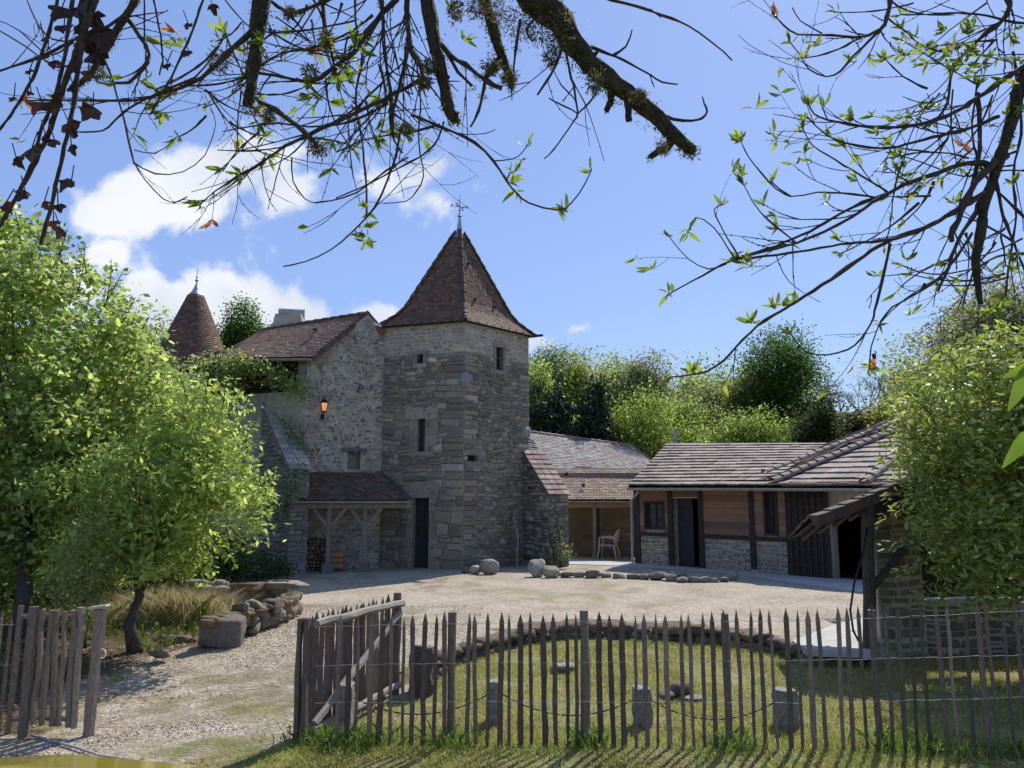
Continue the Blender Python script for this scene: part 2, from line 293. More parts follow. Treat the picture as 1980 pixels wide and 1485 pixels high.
def stones(mb, fr, u0, u1, zb, top, rng, holes=(), sx=(.2, .45), sy=(.11, .22), gap=.012, bulge=.03, cols=((.2, .19, .17),), skip=0, quoin=(0, 0), wav=.02, vary=.25, sizef=None, colf=None, edge=None):
    z = zb; row = 0; ph = rng.uniform(0, 6)
    zm = max(top(u0), top(u1), top((u0 + u1) / 2))
    while z < zm - .04:
        k = sizef(z) if sizef else 1
        h = rng.uniform(*sy) * k; u = u0; first = True
        while u < u1 - .03:
            w = rng.uniform(*sx) * k * (.6 + .8 * rng.random())
            q = 0
            if first and quoin[0]: w = quoin[0] * (1.25 if row % 2 else .75); q = 1
            if quoin[1] and u1 - u < quoin[1] * 1.6: w = u1 - u; q = 1
            if u1 - u - w < .1: w = u1 - u
            a, b = u + gap / 2, u + w - gap / 2; uc = (a + b) / 2; zc = z + h / 2
            u += w; first = False
            g = 0 if q else gap
            parts = [(z + g / 2, z + h - g / 2)]
            if not q and h > sy[0] * 1.4 and rng.random() < .42: sp_ = rng.uniform(.35, .65); parts = [(z + g / 2, z + h * sp_ - g / 2), (z + h * sp_ + g / 2, z + h - g / 2)]
            for z0, z1 in parts:
                zc = (z0 + z1) / 2
                if z1 > min(top(a), top(b)) + .01 or rng.random() < skip: continue
                if any(h_[0] - .01 < uc + (b - a) * .5 and h_[1] + .01 > uc - (b - a) * .5 and h_[2] - .01 < z1 and h_[3] + .01 > z0 for h_ in holes):
                    aa, bb = a, b; ok = False
                    for h_ in holes:
                        if h_[2] - .01 < z1 and h_[3] + .01 > z0:
                            if aa < h_[0] - .06 and bb > h_[0]: bb = h_[0] - .005; ok = True
                            elif bb > h_[1] + .06 and aa < h_[1]: aa = h_[1] + .005; ok = True
                    if not ok or any(h_[0] < bb and h_[1] > aa and h_[2] < z1 and h_[3] > z0 for h_ in holes): continue
                else: aa, bb = a, b
                w2, h2 = bb - aa, z1 - z0
                if w2 < .03 or h2 < .02: continue
                cx, cz = (aa + bb) / 2, zc; J = (.08 if q else .3) * min(w2, h2); ch = .12 if q else rng.uniform(.22, .4); cz += 0 if q else rng.uniform(-.12, .12) * h2; h2 *= 1 if q else rng.uniform(.82, 1.12)
                pts = []
                for sx_, sz_, o in ((-1, -1, 0), (-1, -1, 1), (1, -1, 1), (1, -1, 0), (1, 1, 0), (1, 1, 1), (-1, 1, 1), (-1, 1, 0)):
                    px = cx + sx_ * w2 / 2 * (1 if not o else 1 - ch * min(1, h2 / w2) * 1.2); pz = cz + sz_ * h2 / 2 * (1 - ch if not o else 1)
                    pts.append((px + rng.uniform(-J, J) * .5, pz + rng.uniform(-J, J) * .5 + wav * (math.sin(px * 2.3 + ph) + .7 * math.sin(px * 6.1 + z * 2 + ph * 3)) * (0 if q else 1)))
                bl = bulge * rng.uniform(.4, 1.3); t1, t2 = rng.uniform(-.3, .3) * bl, rng.uniform(-.3, .3) * bl; V = []
                for (x, y) in pts: V.append(fr.P(x, y, -.01))
                for (x, y) in pts: V.append(fr.P(cx + (x - cx) * .93, cz + (y - cz) * .9, bl * .6))
                for (x, y) in pts: V.append(fr.P(cx + (x - cx) * .62, cz + (y - cz) * .6, bl + t1 * (x - cx) / w2 + t2 * (y - cz) / h2))
                Fc = [(i, (i + 1) % 8, 8 + (i + 1) % 8, 8 + i) for i in range(8)] + [(8 + i, 8 + (i + 1) % 8, 16 + (i + 1) % 8, 16 + i) for i in range(8)] + [tuple(range(16, 24))]
                cc = jc(rng, colf(cx, cz) if colf else cols, vary)
                mb.add(V, Fc, cc)
        z += h; row += 1

# ---------------------------------------------------------------- roofs
def tiles(mb, Lf, Rf, rows, tw, th, rng, cols, up=None, scal=0, over=1.25, stag=True, vary=.22, gapf=.03, sag=0):
    """overlapping tiles; Lf/Rf give the left and right end of the course at height fraction t"""
    for i in range(rows):
        t0 = i / rows; t1 = min(1, (i + over) / rows)
        A, B, C, D = Vector(Lf(t0)), Vector(Rf(t0)), Vector(Rf(t1)), Vector(Lf(t1))
        n = (B - A).cross(D - A) if (D - A).length > 1e-5 else (B - A).cross(C - B)
        if n.length < 1e-9: continue
        n.normalize()
        if n.z < 0: n = -n
        ln = (B - A).length; k = max(1, round(ln / tw)); off = (.5 if (i % 2 and stag) else 0)
        for j in range(-1 if off else 0, k):
            f0, f1 = max(0, (j + off) / k), min(1, (j + 1 + off) / k)
            if f1 - f0 < 1e-4: continue
            g = (f1 - f0) * gapf; f0 += g; f1 -= g
            r1, r2 = rng.uniform(-.25, .25) * th, rng.uniform(-.25, .25) * th
            dn = (A - D).normalized() * rng.uniform(-.02, .04) * (A - D).length
            a = A.lerp(B, f0) + n * (th * 1.25 + r1) + dn; b = A.lerp(B, f1) + n * (th * 1.25 + r2) + dn
            c = D.lerp(C, f1) + n * th * .3; d = D.lerp(C, f0) + n * th * .3
            a2, b2 = a - n * th, b - n * th; col = jc(rng, cols, vary)
            if scal:
                mid = (a + b) / 2 + (A - D).normalized() * scal; a3 = a.lerp(d, .12); b3 = b.lerp(c, .12)
                m2 = mid - n * th
                mb.add([a3, mid, b3, c, d, a3 - n * th, m2, b3 - n * th], [(0, 1, 2, 3, 4), (5, 6, 1, 0), (6, 7, 2, 1), (5, 0, 4), (7, 3, 2)], col)
            else: mb.add([a, b, c, d, a2, b2], [(0, 1, 2, 3), (4, 5, 1, 0), (4, 0, 3), (5, 2, 1)], col)
def ridge_tiles(mb, pts, r, seg, rng, cols, vary=.2, flip=False):
    pts = [Vector(p) for p in pts]
    for A, B in zip(pts[:-1], pts[1:]):
        d = B - A; k = max(1, round(d.length / seg)); d /= k; t = d.normalized(); s = t.cross(Vector((0, 0, 1))).normalized(); u = s.cross(t)
        for i in range(k):
            a = A + d * i; b = a + d * 1.12; V = []
            for p, rr, up in ((a, r * 1.13, r * .16), (b, r * .93, 0)):
                for ww in (1, .8):
                    for j in range(7):
                        g = math.pi * j / 6; V.append(p + s * math.cos(g) * rr * ww + u * (math.sin(g) * rr * ww * .85 + up - r * .25))
            Fc = [(j, j + 1, 14 + j + 1, 14 + j) for j in range(6)] + [(j, j + 1, 7 + j + 1, 7 + j) for j in range(6)]
            mb.add(V, Fc, jc(rng, cols, vary))
def sheet(mb, Lf, Rf, off=-.06, n=8):
    g = [[Vector(Lf(i / n)).lerp(Vector(Rf(i / n)), j / n) + Vector((0, 0, off)) for j in range(n + 1)] for i in range(n + 1)]
    mb.add([p for r in g for p in r], [(i * (n + 1) + j, i * (n + 1) + j + 1, (i + 1) * (n + 1) + j + 1, (i + 1) * (n + 1) + j) for i in range(n) for j in range(n)])
def lerpf(a, b): a = Vector(a); b = Vector(b); return lambda t: a.lerp(b, t)
# ---------------------------------------------------------------- terrain
_arcpx = [(815, 1312, -.1), (850, 1275, -.05), (900, 1250, -.02), (955, 1232, 0), (1010, 1220, 0), (1070, 1211, 0), (1130, 1207, 0), (1250, 1210, 0), (1350, 1216, 0), (1430, 1223, 0), (1510, 1236, 0), (1545, 1250, 0)]
ARC = [G(*p) for p in _arcpx]
ax_ = np.array([p.x for p in ARC]); ay_ = np.array([p.y for p in ARC])
def lawn(x, y):
    """1 inside the sunken lawn and the grass strip along the fence"""
    top = np.interp(x, ax_, ay_); top = np.where(x > ax_[-1], np.where(x < 4.9, 10.15, 30.), top)
    left = -1.95 + (y - 6.9) * .5
    left = np.where(y < 6.9, -1.95 + (y - 6.9) * .9, np.minimum(left, ax_[0]))
    return (y < top) & (x > left) & ((y < 12.5))
def gz(x, y):
    x = np.asarray(x, float); y = np.asarray(y, float)
    b = -.2 * smooth01((11.5 - y) / 3.5)
    z = np.where(lawn(x, y), -.2, b)
    z = z + 10 * smooth01((y - 36) / 40) + 2 * smooth01((y - 90) / 200) + 5.5 * smooth01((x - 11) / 16) * smooth01((y - 14) / 12) * (1 - smooth01((y - 36) / 26)) + 3 * smooth01((-x - 14) / 20)
    return z
def gzf(x, y): return float(gz(x, y))
def axis(segs):
    r = []
    for a, b, s in segs: r += list(np.arange(a, b, s))
    return np.array(r + [segs[-1][1]])
def build_ground():
    xs = axis([(-600, -60, 60), (-60, -20, 5), (-20, -8, .5), (-8, 9, .09), (9, 20, .5), (20, 60, 5), (60, 600, 60)])
    ys = axis([(-200, -20, 30), (-20, 2, 2), (2, 5, .3), (5, 15, .09), (15, 26, .25), (26, 40, 1), (40, 100, 4), (100, 900, 80)])
    X, Y = np.meshgrid(xs, ys); Z = gz(X, Y)
    pt = np.stack([X, Y, X * 0], -1); n1 = vnoise(pt * .8); n2 = vnoise(pt * 3.1 + 7); n3 = vnoise(pt * 9 + 3)
    Z = Z + .03 * (n1 - .5) + np.where(lawn(X, Y), .03, .012) * (n2 - .5)
    # R gravel share, G grass share, B soil/leaf share
    e = (n2 - .5) * .7 + (n3 - .5) * .35
    L = lawn(X + e * .25, Y + e * .25)
    edge = np.interp(Y, [-50, 5.5, 6.6, 7.2, 8.9, 10.1, 12, 14.3, 16, 19, 40], [-6, -5.6, -4.9, -4.35, -4.95, -4.4, -3.9, -4.4, -6.5, -7, -9])
    gard = X < edge + e * .6
    far = (Y > 25 + e) | (X > 10) | (X < -12)
    g = (L | far).astype(float); so_ = gard & ~far
    R = (~(L | gard | far)).astype(float)
    # sparse weeds in the gravel, brown verge along the lawn wall, driveway fringe
    weeds = smooth01((n1 - .55) / .15) * smooth01((n2 - .45) / .2) * .5 + .5 * (np.abs(X - edge) < .5) * (n3 > .45) + .45 * ((Y < 8.2) & (X > -2.8) & (X < -1.9)) * (n2 > .55)
    arcd = np.where((X > ax_[0] - .3) & (X < 4), np.interp(X, ax_, ay_) - Y, 9); verge = ((arcd < 0) & (arcd > -.55 - e)).astype(float)
    C = np.stack([R, np.clip(g + weeds * R + so_ * (n1 > .55) * .8, 0, 1), np.clip(so_ * 1. + verge * .8 * R + (L & (n2 > .62)) * .35 + R * smooth01((n1 - .45) / .2) * (X < -1.5) * .4 * smooth01((n3 - .3) / .3), 0, 1)], -1)
    nx, ny = len(xs), len(ys); idx = np.arange(nx * ny).reshape(ny, nx)
    Fc = np.stack([idx[:-1, :-1], idx[:-1, 1:], idx[1:, 1:], idx[1:, :-1]], -1).reshape(-1, 4)
    m = bpy.data.materials.new('ground_surface'); m.use_nodes = True; nt = m.node_tree; N = nt.nodes; Lk = nt.links; bs = N['Principled BSDF']; bs.inputs['Roughness'].default_value = .95; bs.inputs['Specular IOR Level'].default_value = .15
    tc = N.new('ShaderNodeTexCoord'); at = N.new('ShaderNodeAttribute'); at.attribute_name = 'Col'; sp = N.new('ShaderNodeSeparateColor'); Lk.new(at.outputs['Color'], sp.inputs[0])
    def ramp(src, els):
        r = N.new('ShaderNodeValToRGB'); r.color_ramp.elements[0].position = els[0][0]; r.color_ramp.elements[0].color = (*els[0][1], 1)
        r.color_ramp.elements[1].position = els[-1][0]; r.color_ramp.elements[1].color = (*els[-1][1], 1)
        for p, c in els[1:-1]: q = r.color_ramp.elements.new(p); q.color = (*c, 1)
        Lk.new(src, r.inputs[0]); return r.outputs[0]
    def noise(s, d=5, r=.6):
        n = N.new('ShaderNodeTexNoise'); n.inputs['Scale'].default_value = s; n.inputs['Detail'].default_value = d; n.inputs['Roughness'].default_value = r; Lk.new(tc.outputs['Object'], n.inputs[0]); return n.outputs[0]
    def mix(f, a, b):
        q = N.new('ShaderNodeMix'); q.data_type = 'RGBA'
        if isinstance(f, float): q.inputs[0].default_value = f
        else: Lk.new(f, q.inputs[0])
        Lk.new(a, q.inputs[6]); Lk.new(b, q.inputs[7]); return q.outputs[2]
    vo = N.new('ShaderNodeTexVoronoi'); vo.inputs['Scale'].default_value = 26; Lk.new(tc.outputs['Object'], vo.inputs['Vector'])
    sc2 = N.new('ShaderNodeSeparateColor'); Lk.new(vo.outputs['Color'], sc2.inputs[0])
    grav = ramp(sc2.outputs[0], [(0, (.13, .105, .075)), (.3, (.28, .235, .17)), (.7, (.4, .34, .255)), (1, (.58, .5, .39))])
    big = ramp(noise(.9, 6), [(.3, (.25, .2, .14)), (.5, (.42, .36, .275)), (.7, (.5, .45, .38))]); grav = mix(.5, grav, big)
    gr = ramp(noise(2.4, 8, .7), [(.3, (.12, .14, .045)), (.5, (.2, .2, .075)), (.66, (.3, .24, .13))])
    so2 = ramp(noise(5, 8, .7), [(.3, (.05, .038, .024)), (.6, (.13, .09, .05)), (.75, (.24, .16, .09))])
    c = mix(sp.outputs[1], grav, gr); c = mix(sp.outputs[2], c, so2); Lk.new(c, bs.inputs['Base Color'])
    bp = N.new('ShaderNodeBump'); bp.inputs['Strength'].default_value = .8; bp.inputs['Distance'].default_value = .02; bp.invert = True; Lk.new(vo.outputs['Distance'], bp.inputs['Height'])
    b2 = N.new('ShaderNodeBump'); b2.inputs['Strength'].default_value = .5; b2.inputs['Distance'].default_value = .05; Lk.new(noise(9, 6), b2.inputs['Height']); Lk.new(bp.outputs[0], b2.inputs['Normal']); Lk.new(b2.outputs[0], bs.inputs['Normal'])
    mb = MB(); mb.add(np.stack([X, Y, Z], -1).reshape(-1, 3), Fc, C.reshape(-1, 3)); o = mb.build('ground', m, smooth=True, loc=(0, 0, 0)); tag(o, kind='structure')
build_ground()

def slab(name, pts, zt, th=.03):
    mb = MB(); q = [Vector((p.x, p.y, zt)) for p in pts]; n = len(q)
    mb.add(q + [v - Vector((0, 0, th)) for v in q], [tuple(range(n)), tuple(range(2 * n - 1, n - 1, -1))] + [(i, i + n, (i + 1) % n + n, (i + 1) % n) for i in range(n)])
    o = mb.build(name, 'concrete'); return tag(o, kind='structure')
GREY = [(0.293, 0.253, 0.197), (0.363, 0.308, 0.231), (0.242, 0.205, 0.164), (0.414, 0.347, 0.259), (0.328, 0.269, 0.19)]
TILEC = [(0.145, 0.087, 0.056), (0.116, 0.072, 0.049), (0.175, 0.117, 0.077), (0.097, 0.069, 0.053), (0.136, 0.104, 0.077)]

# ---------------------------------------------------------------- dovecote tower
rng = random.Random(11)
TC, TLp, TR = G(895, 1102), P(735, 1000, 21.4), P(1023, 1000, 22.6)
TB = TLp + TR - TC
for v in (TC, TLp, TR, TB): v.z = 0
ctr = (TLp + TR) / 2
tower = thing('stone_tower', ctr, 'tall square dovecote tower of grey rubble with a flared pyramid tile roof', 'tower')
FL, FRt = Fr(TLp, TC), Fr(TC, TR)
ZT = 6.72
door_h = FL.rect(797, 963, 830, 1099); door_h = (door_h[0], door_h[1], 0.0, door_h[3])
win_h = FL.rect(807, 810, 823, 873); slot_h = FL.rect(807, 685, 819, 703); niche_h = FRt.rect(958, 672, 972, 716); put_h = FRt.rect(903, 880, 924, 892)
mb = MB(); fl = lambda u: ZT
panel(mb, FL, 0, FL.w, -.3, fl, [door_h, win_h, slot_h], .28); panel(mb, FRt, 0, FRt.w, -.3, fl, [niche_h, put_h], .2)
mb.quad(TR + Vector((0, 0, -.3)), TB + Vector((0, 0, -.3)), TB + Vector((0, 0, ZT)), TR + Vector((0, 0, ZT)))
mb.quad(TB + Vector((0, 0, -.3)), TLp + Vector((0, 0, -.3)), TLp + Vector((0, 0, ZT)), TB + Vector((0, 0, ZT)))
mb.build('wall', 'mortar_tower', tower)
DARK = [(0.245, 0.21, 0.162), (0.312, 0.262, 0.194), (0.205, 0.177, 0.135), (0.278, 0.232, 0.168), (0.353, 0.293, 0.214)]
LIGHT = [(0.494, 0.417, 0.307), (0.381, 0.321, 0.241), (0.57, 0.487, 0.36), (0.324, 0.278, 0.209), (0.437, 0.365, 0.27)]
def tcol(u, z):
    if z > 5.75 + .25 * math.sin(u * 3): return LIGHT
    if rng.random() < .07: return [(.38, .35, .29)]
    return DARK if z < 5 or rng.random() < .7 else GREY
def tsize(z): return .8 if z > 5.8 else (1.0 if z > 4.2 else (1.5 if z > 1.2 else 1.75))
mb = MB()
for fr_, hs, qq in ((FL, [door_h, win_h, slot_h], (0, .42)), (FRt, [niche_h, put_h], (.42, .3))):
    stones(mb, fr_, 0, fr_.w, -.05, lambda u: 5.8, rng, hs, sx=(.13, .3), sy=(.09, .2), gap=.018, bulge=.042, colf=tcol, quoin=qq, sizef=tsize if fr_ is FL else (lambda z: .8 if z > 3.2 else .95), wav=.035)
    class Up(Fr):
        pass
    f2 = fr_
    z = 5.82
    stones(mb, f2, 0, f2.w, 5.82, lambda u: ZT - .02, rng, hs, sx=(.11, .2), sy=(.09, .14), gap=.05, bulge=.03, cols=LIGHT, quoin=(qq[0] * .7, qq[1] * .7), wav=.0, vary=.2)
mb.build('rubble_facing', 'stone', tower)
mb = MB()
for fr_, hh_ in ((FL, [slot_h]), (FRt, [niche_h])):
    f3 = Fr(fr_.A, fr_.B); f3.A = f3.A + f3.N * .004; panel(mb, f3, 0, f3.w, 5.8, fl, [(h[0], h[1], 5.8, h[3]) for h in hh_ if h[3] > 5.8], .1)
mb.build('repointed_band', 'mortar_pale', tower)
# dressed granite round door and window
mb = MB()
def surround(mb, fr, h, jw, lint, cols, rng, d=.035, sill=True):
    z = h[2]
    while z < h[3] - .02:
        k = min(rng.uniform(.28, .5), h[3] - z)
        for sgn in (0, 1):
            w = jw * rng.uniform(.75, 1.25); a, b = (h[0] - w, h[0] + .003) if sgn == 0 else (h[1] - .003, h[1] + w)
            fr.box(mb, a, b, z + .006, z + k - .006, -.05, d + rng.uniform(-.004, .006), jc(rng, cols, .12))
        z += k
    fr.box(mb, h[0] - jw * 1.2, h[1] + jw * 1.2, h[3] + .004, h[3] + lint, -.05, d + .006, jc(rng, cols, .1))
    if sill: fr.box(mb, h[0] - jw * .9, h[1] + jw * .9, h[2] - .12, h[2] - .004, -.05, d + .02, jc(rng, cols, .1))
PALE = [(0.304, 0.265, 0.206), (0.362, 0.311, 0.233), (0.274, 0.238, 0.183)]
for nm_, fr_, h_, jw_, li_, si_ in (('door_surround', FL, door_h, .22, .42, False), ('window_surround', FL, win_h, .3, .3, True), ('window_surround', FL, slot_h, .12, .1, True), ('niche_surround', FRt, niche_h, .1, .12, True)):
    mb = MB(); surround(mb, fr_, h_, jw_, li_, PALE, rng, sill=si_); mb.build(nm_, 'stone', tower)
mb = MB(); FL.box(mb, door_h[0] + .01, door_h[1] - .01, 0, door_h[3] - .01, -.28, -.2)
for k in range(1, 4):
    u = door_h[0] + (door_h[1] - door_h[0]) * k / 4; FL.box(mb, u - .006, u + .006, .02, door_h[3] - .03, -.205, -.19)
d = mb.build('door', 'door', tower)
mb = MB(); FL.box(mb, door_h[0] + .06, door_h[0] + .09, .95, 1.1, -.19, -.15); mb.build('handle', 'iron', d)
mb = MB(); FL.box(mb, win_h[0] + .01, win_h[1] - .01, win_h[2] + .01, win_h[3] - .01, -.22, -.17)
w = mb.build('window', 'darkwood', tower)
mb = MB(); FL.box(mb, win_h[0] + .05, win_h[1] - .05, win_h[2] + .06, win_h[3] - .06, -.17, -.163); mb.build('pane', 'glass', w)
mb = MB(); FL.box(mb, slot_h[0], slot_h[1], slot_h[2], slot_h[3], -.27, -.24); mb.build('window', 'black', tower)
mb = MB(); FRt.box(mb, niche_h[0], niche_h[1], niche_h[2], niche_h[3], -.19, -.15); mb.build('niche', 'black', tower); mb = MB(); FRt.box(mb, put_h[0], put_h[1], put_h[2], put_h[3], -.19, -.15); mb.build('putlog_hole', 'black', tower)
mb = MB()   # bulging granite corner boss, gutter stub and rafter ends
rock(mb, FRt.P(.02, 5.02, .01), .42, .4, .42, rng, (.3, .29, .28), boxy=.2); rock(mb, FRt.P(FRt.w - .15, 3.75, .02), .3, .2, .4, rng, (.36, .35, .34), boxy=.7, rot=0.8)
mb.build('corner_stone', 'stone', tower)
mb = MB()
EX = 1.115
def cor(c, r, z): q = ctr + (c - ctr) * r; return Vector((q.x, q.y, z))
for a, b in ((TLp, TC), (TC, TR)):
    for k in range(9):
        f = (k + .5) / 9; q = a.lerp(b, f); o = ctr + (q - ctr) * 1.09
        mb.beam((q.x, q.y, ZT - .03), (o.x, o.y, ZT - .06), .07, .08)
mb.beam(TR + Vector((.0, -.1, ZT - .12)), TR + Vector((.42, -.25, ZT - .1)), .07, .06)
mb.build('rafter_ends', 'darkwood', tower)
prof = [(EX, 0), (1.0, .045), (.83, .12), (.71, .21), (.62, .31), (.0, 1.)]
APZ = P(876, 436, 22).z; H = APZ - (ZT - .08)
seg = [0]
for (r0, t0), (r1, t1) in zip(prof[:-1], prof[1:]): seg.append(seg[-1] + math.hypot((r1 - r0) * 1.6, (t1 - t0) * H))
def pr(s, cap=.93):
    s = s * cap * seg[-1]
    for i in range(len(prof) - 1):
        if s <= seg[i + 1] or i == len(prof) - 2:
            f = (s - seg[i]) / (seg[i + 1] - seg[i]); return prof[i][0] + (prof[i + 1][0] - prof[i][0]) * f, (ZT - .08) + H * (prof[i][1] + (prof[i + 1][1] - prof[i][1]) * f)
TOWT = [(0.194, 0.102, 0.063), (0.15, 0.081, 0.054), (0.232, 0.129, 0.08), (0.18, 0.116, 0.068), (0.134, 0.075, 0.057)]
def tf(c): return lambda t: cor(c, *pr(t))
mb = MB()
for a, b in ((TLp, TC), (TC, TR), (TR, TB), (TB, TLp)): tiles(mb, tf(a), tf(b), 44, .12, .014, rng, TOWT if b is TC else TOWT + [(.2, .15, .1), (.17, .14, .1)], scal=.02, gapf=.05)
roof = mb.build('roof', 'tile', tower)
mb = MB(); ring = [0, .03, .08, .14, .22, .3, .5, 1]
for a, b in ((TLp, TC), (TC, TR), (TR, TB), (TB, TLp)):
    for s0, s1 in zip(ring[:-1], ring[1:]):
        p0, p1 = pr(s0), pr(s1); mb.quad(cor(a, p0[0], p0[1] - .012), cor(b, p0[0], p0[1] - .012), cor(b, p1[0], p1[1] - .012), cor(a, p1[0], p1[1] - .012))
mb.quad(*[cor(c, EX, ZT - .1) for c in (TLp, TC, TR, TB)]); mb.build('underlay', 'darkwood', roof)
for c in (TLp, TC, TR, TB): mb = MB(); ridge_tiles(mb, [cor(c, *pr(s)) + Vector((0, 0, .02)) for s in (0, .04, .1, .17, .26, 1)], .07, .3, rng, [(.1, .06, .05), (.13, .08, .06)]); mb.build('hip_tiles', 'ridge', roof)
mb = MB(); zc = pr(1)[1]; rc = pr(1)[0] + .035
q = [cor(c, rc + .02, zc - .14) for c in (TLp, TC, TR, TB)]; q2 = [cor(c, .035, APZ - .12) for c in (TLp, TC, TR, TB)]
mb.add(q + q2, [(0, 1, 5, 4), (1, 2, 6, 5), (2, 3, 7, 6), (3, 0, 4, 7)])
mb.lathe((ctr.x, ctr.y, 0), [(.085, APZ - .14), (.05, APZ + .12), (.035, APZ + .25), (.07, APZ + .28), (.07, APZ + .3), (.03, APZ + .33), (.015, APZ + .45), (0, APZ + .46)], 10)
mb.build('zinc_cap', 'zinc', roof)
mb = MB(); zz = APZ + .45; c0 = Vector((ctr.x, ctr.y, zz))
mb.tube([c0 + Vector((0, 0, -.1)), c0 + Vector((0, 0, .5))], [.016, .006], 6); mb.lathe(c0, [(.0, -.02), (.04, .02), (.0, .06)], 8)
for dx, dy in ((.2, .04), (-.2, -.04), (.05, .2), (-.05, -.2)): mb.tube([c0 + Vector((0, 0, .13)), c0 + Vector((dx, dy, .13))], .009, 5)
wv = mb.build('weathervane', 'iron', roof)
def glyph(mb, o, ux, strokes, s=.1, w=.016):
    for a, b in strokes: mb.beam(o + ux * a[0] * s + Vector((0, 0, a[1] * s)), o + ux * b[0] * s + Vector((0, 0, b[1] * s)), w, w)
mb = MB(); ux = Vector((1, .2, 0)).normalized()
glyph(mb, c0 + Vector((.17, .04, .09)), ux, [((0, 0), (0, 1)), ((0, 1), (.7, 0)), ((.7, 0), (.7, 1))])
glyph(mb, c0 + Vector((-.26, -.05, .09)), ux, [((0, 0), (0, 1)), ((0, 1), (.55, 1)), ((.55, 1), (.55, .5)), ((.55, .5), (0, .5))])
glyph(mb, c0 + Vector((-.1, -.2, .07)), ux, [((0, 0), (.6, 0)), ((.6, 0), (.6, .5)), ((.6, .5), (0, .5)), ((0, .5), (0, 1)), ((0, 1), (.6, 1))], .09)
glyph(mb, c0 + Vector((.06, .2, .09)), ux, [((0, 0), (0, 1)), ((0, 1), (.55, 1)), ((0, .5), (.45, .5)), ((0, 0), (.55, 0))])
mb.build('compass_letters', 'iron', roof)
mb = MB()
for (px, py) in ((906, 508), (917, 580), (955, 591)):
    q = P(px, py, 22); s_, z_ = FRt.on(px, py); 
    # vent tile on the right hand roof plane
    best = min(((pr(t / 60), f / 20) for t in range(60) for f in range(21)), key=lambda k: (lambda w: (w.x / w.y * 1000 - q.x / q.y * 1000) ** 2 + ((w.z - CAMH) / w.y * 1000 - (q.z - CAMH) / q.y * 1000) ** 2)(cor(TC, *k[0]).lerp(cor(TR, *k[0]), k[1])))
    w_ = cor(TC, *best[0]).lerp(cor(TR, *best[0]), best[1]); rock(mb, w_ + FRt.N * .03, .11, .1, .09, rng, (.07, .045, .035), boxy=.2)
mb.build('vent_tiles', 'tile', roof)

# sloped buttress beside the tower
def buttress(name, label, A, B, wdt, zA, zB, side, rng, cols, moss=(.1, .1, .07), tcols=TILEC):
    """spine from A (high, at the wall) to B (low, front); body lies on 'side' of the spine"""
    U = (B - A).normalized(); S = Vector((U.y, -U.x, 0)) * side; r = thing(name, (A + B) / 2, label, 'buttress')
    a, b, c, d_ = A, B, B + S * wdt, A + S * wdt; up = lambda v, z: Vector((v.x, v.y, z))
    mb = MB(); mb.hexa([up(a, -.1), up(b, -.1), up(c, -.1), up(d_, -.1), up(a, zA), up(b, zB), up(c, zB), up(d_, zA)]); mb.build('wall', 'mortar_dark', r)
    mb = MB(); Ln = (B - A).length
    for X, Y in ((A, B), (B, C_ := B + S * wdt), (A + S * wdt, B + S * wdt)):
        f = Fr(X, Y); 
        if abs((Y - X).normalized().dot(U)) > .9: tp = lambda u, f=f: zA + (zB - zA) * u / f.w
        else: tp = lambda u: zB
        f.N = f.N if (f.P(0, 0, 1) - (A + B + S * wdt) / 2).length > (f.P(0, 0, -1) - (A + B + S * wdt) / 2).length else -f.N
        stones(mb, f, 0, f.w, -.05, tp, rng, sx=(.15, .35), sy=(.09, .17), cols=cols, gap=.016, bulge=.04, quoin=(0, 0))
    mb.build('rubble_facing', 'stone', r)
    mb = MB(); e = .05
    f0 = lambda t: up((B + U * .08).lerp(A, t) - S * e, zB + .02 + (zA - zB) * t - .06 * (1 - t)); f1 = lambda t: up((B + U * .08).lerp(A, t) + S * (wdt + e), zB + .02 + (zA - zB) * t - .06 * (1 - t))
    tiles(mb, f0, f1, max(5, int(math.hypot(Ln, zA - zB) / .2)), .24, .03, rng, tcols, stag=False)
    mb.build('coping_tiles', 'tile', r); return r
rb = random.Random(3)
A = FRt.P(*FRt.on(1012, 1000)[:1], 0); A = Vector((A.x, A.y, 0)); B = G(1062, 1098)
buttress('stone_buttress', 'mossy sloping buttress with pinkish tile coping leaning on the right of the tower', A, B, .62, 3.22, 1.98, -1, rb, [(.2, .19, .15), (.27, .245, .2), (.14, .14, .1), (.34, .31, .26)], tcols=[(.3, .2, .16), (.36, .26, .21), (.27, .19, .15)])

# ---------------------------------------------------------------- main house with gable
house = thing('stone_house', P(560, 1000, 22) * Vector((1, 1, 0)) if False else Vector((-6, 21.6, 0)), 'stone farmhouse wing with a tiled roof and open upper gallery left of the tower', 'house')
HG = Fr(P(583, 1000, 20.4) * 1, TLp); HG.A.z = 0
HL = Fr(P(300, 1000, 22.4), P(583, 1000, 20.4))
zE = 5.55; pk = HG.on(711, 608); ve = HG.on(600, 692); vr = HG.on(738, 645)
def gtop(u): return float(np.interp(u, [0, ve[0], pk[0], HG.w + .2], [ve[1] - .02, ve[1], pk[1], pk[1] - .62]))
nh = HG.rect(672, 873, 697, 908)
mb = MB(); panel(mb, HG, 0, HG.w, -.3, gtop, [nh], .22, brk=(ve[0], pk[0]))
zG = HL.on(560, 757)[1]
panel(mb, HL, 0, HL.w, -.3, lambda u: zG, (), .2)
mb.quad(HL.P(0, zG), HL.P(HL.w, zG), HL.P(HL.w, zG, -.4), HL.P(0, zG, -.4))
mb.build('wall', 'plaster', house)
SM = [(0.315, 0.262, 0.19), (0.24, 0.203, 0.146), (0.389, 0.321, 0.235), (0.186, 0.161, 0.124), (0.462, 0.39, 0.278)]
mb = MB(); rg = random.Random(21)
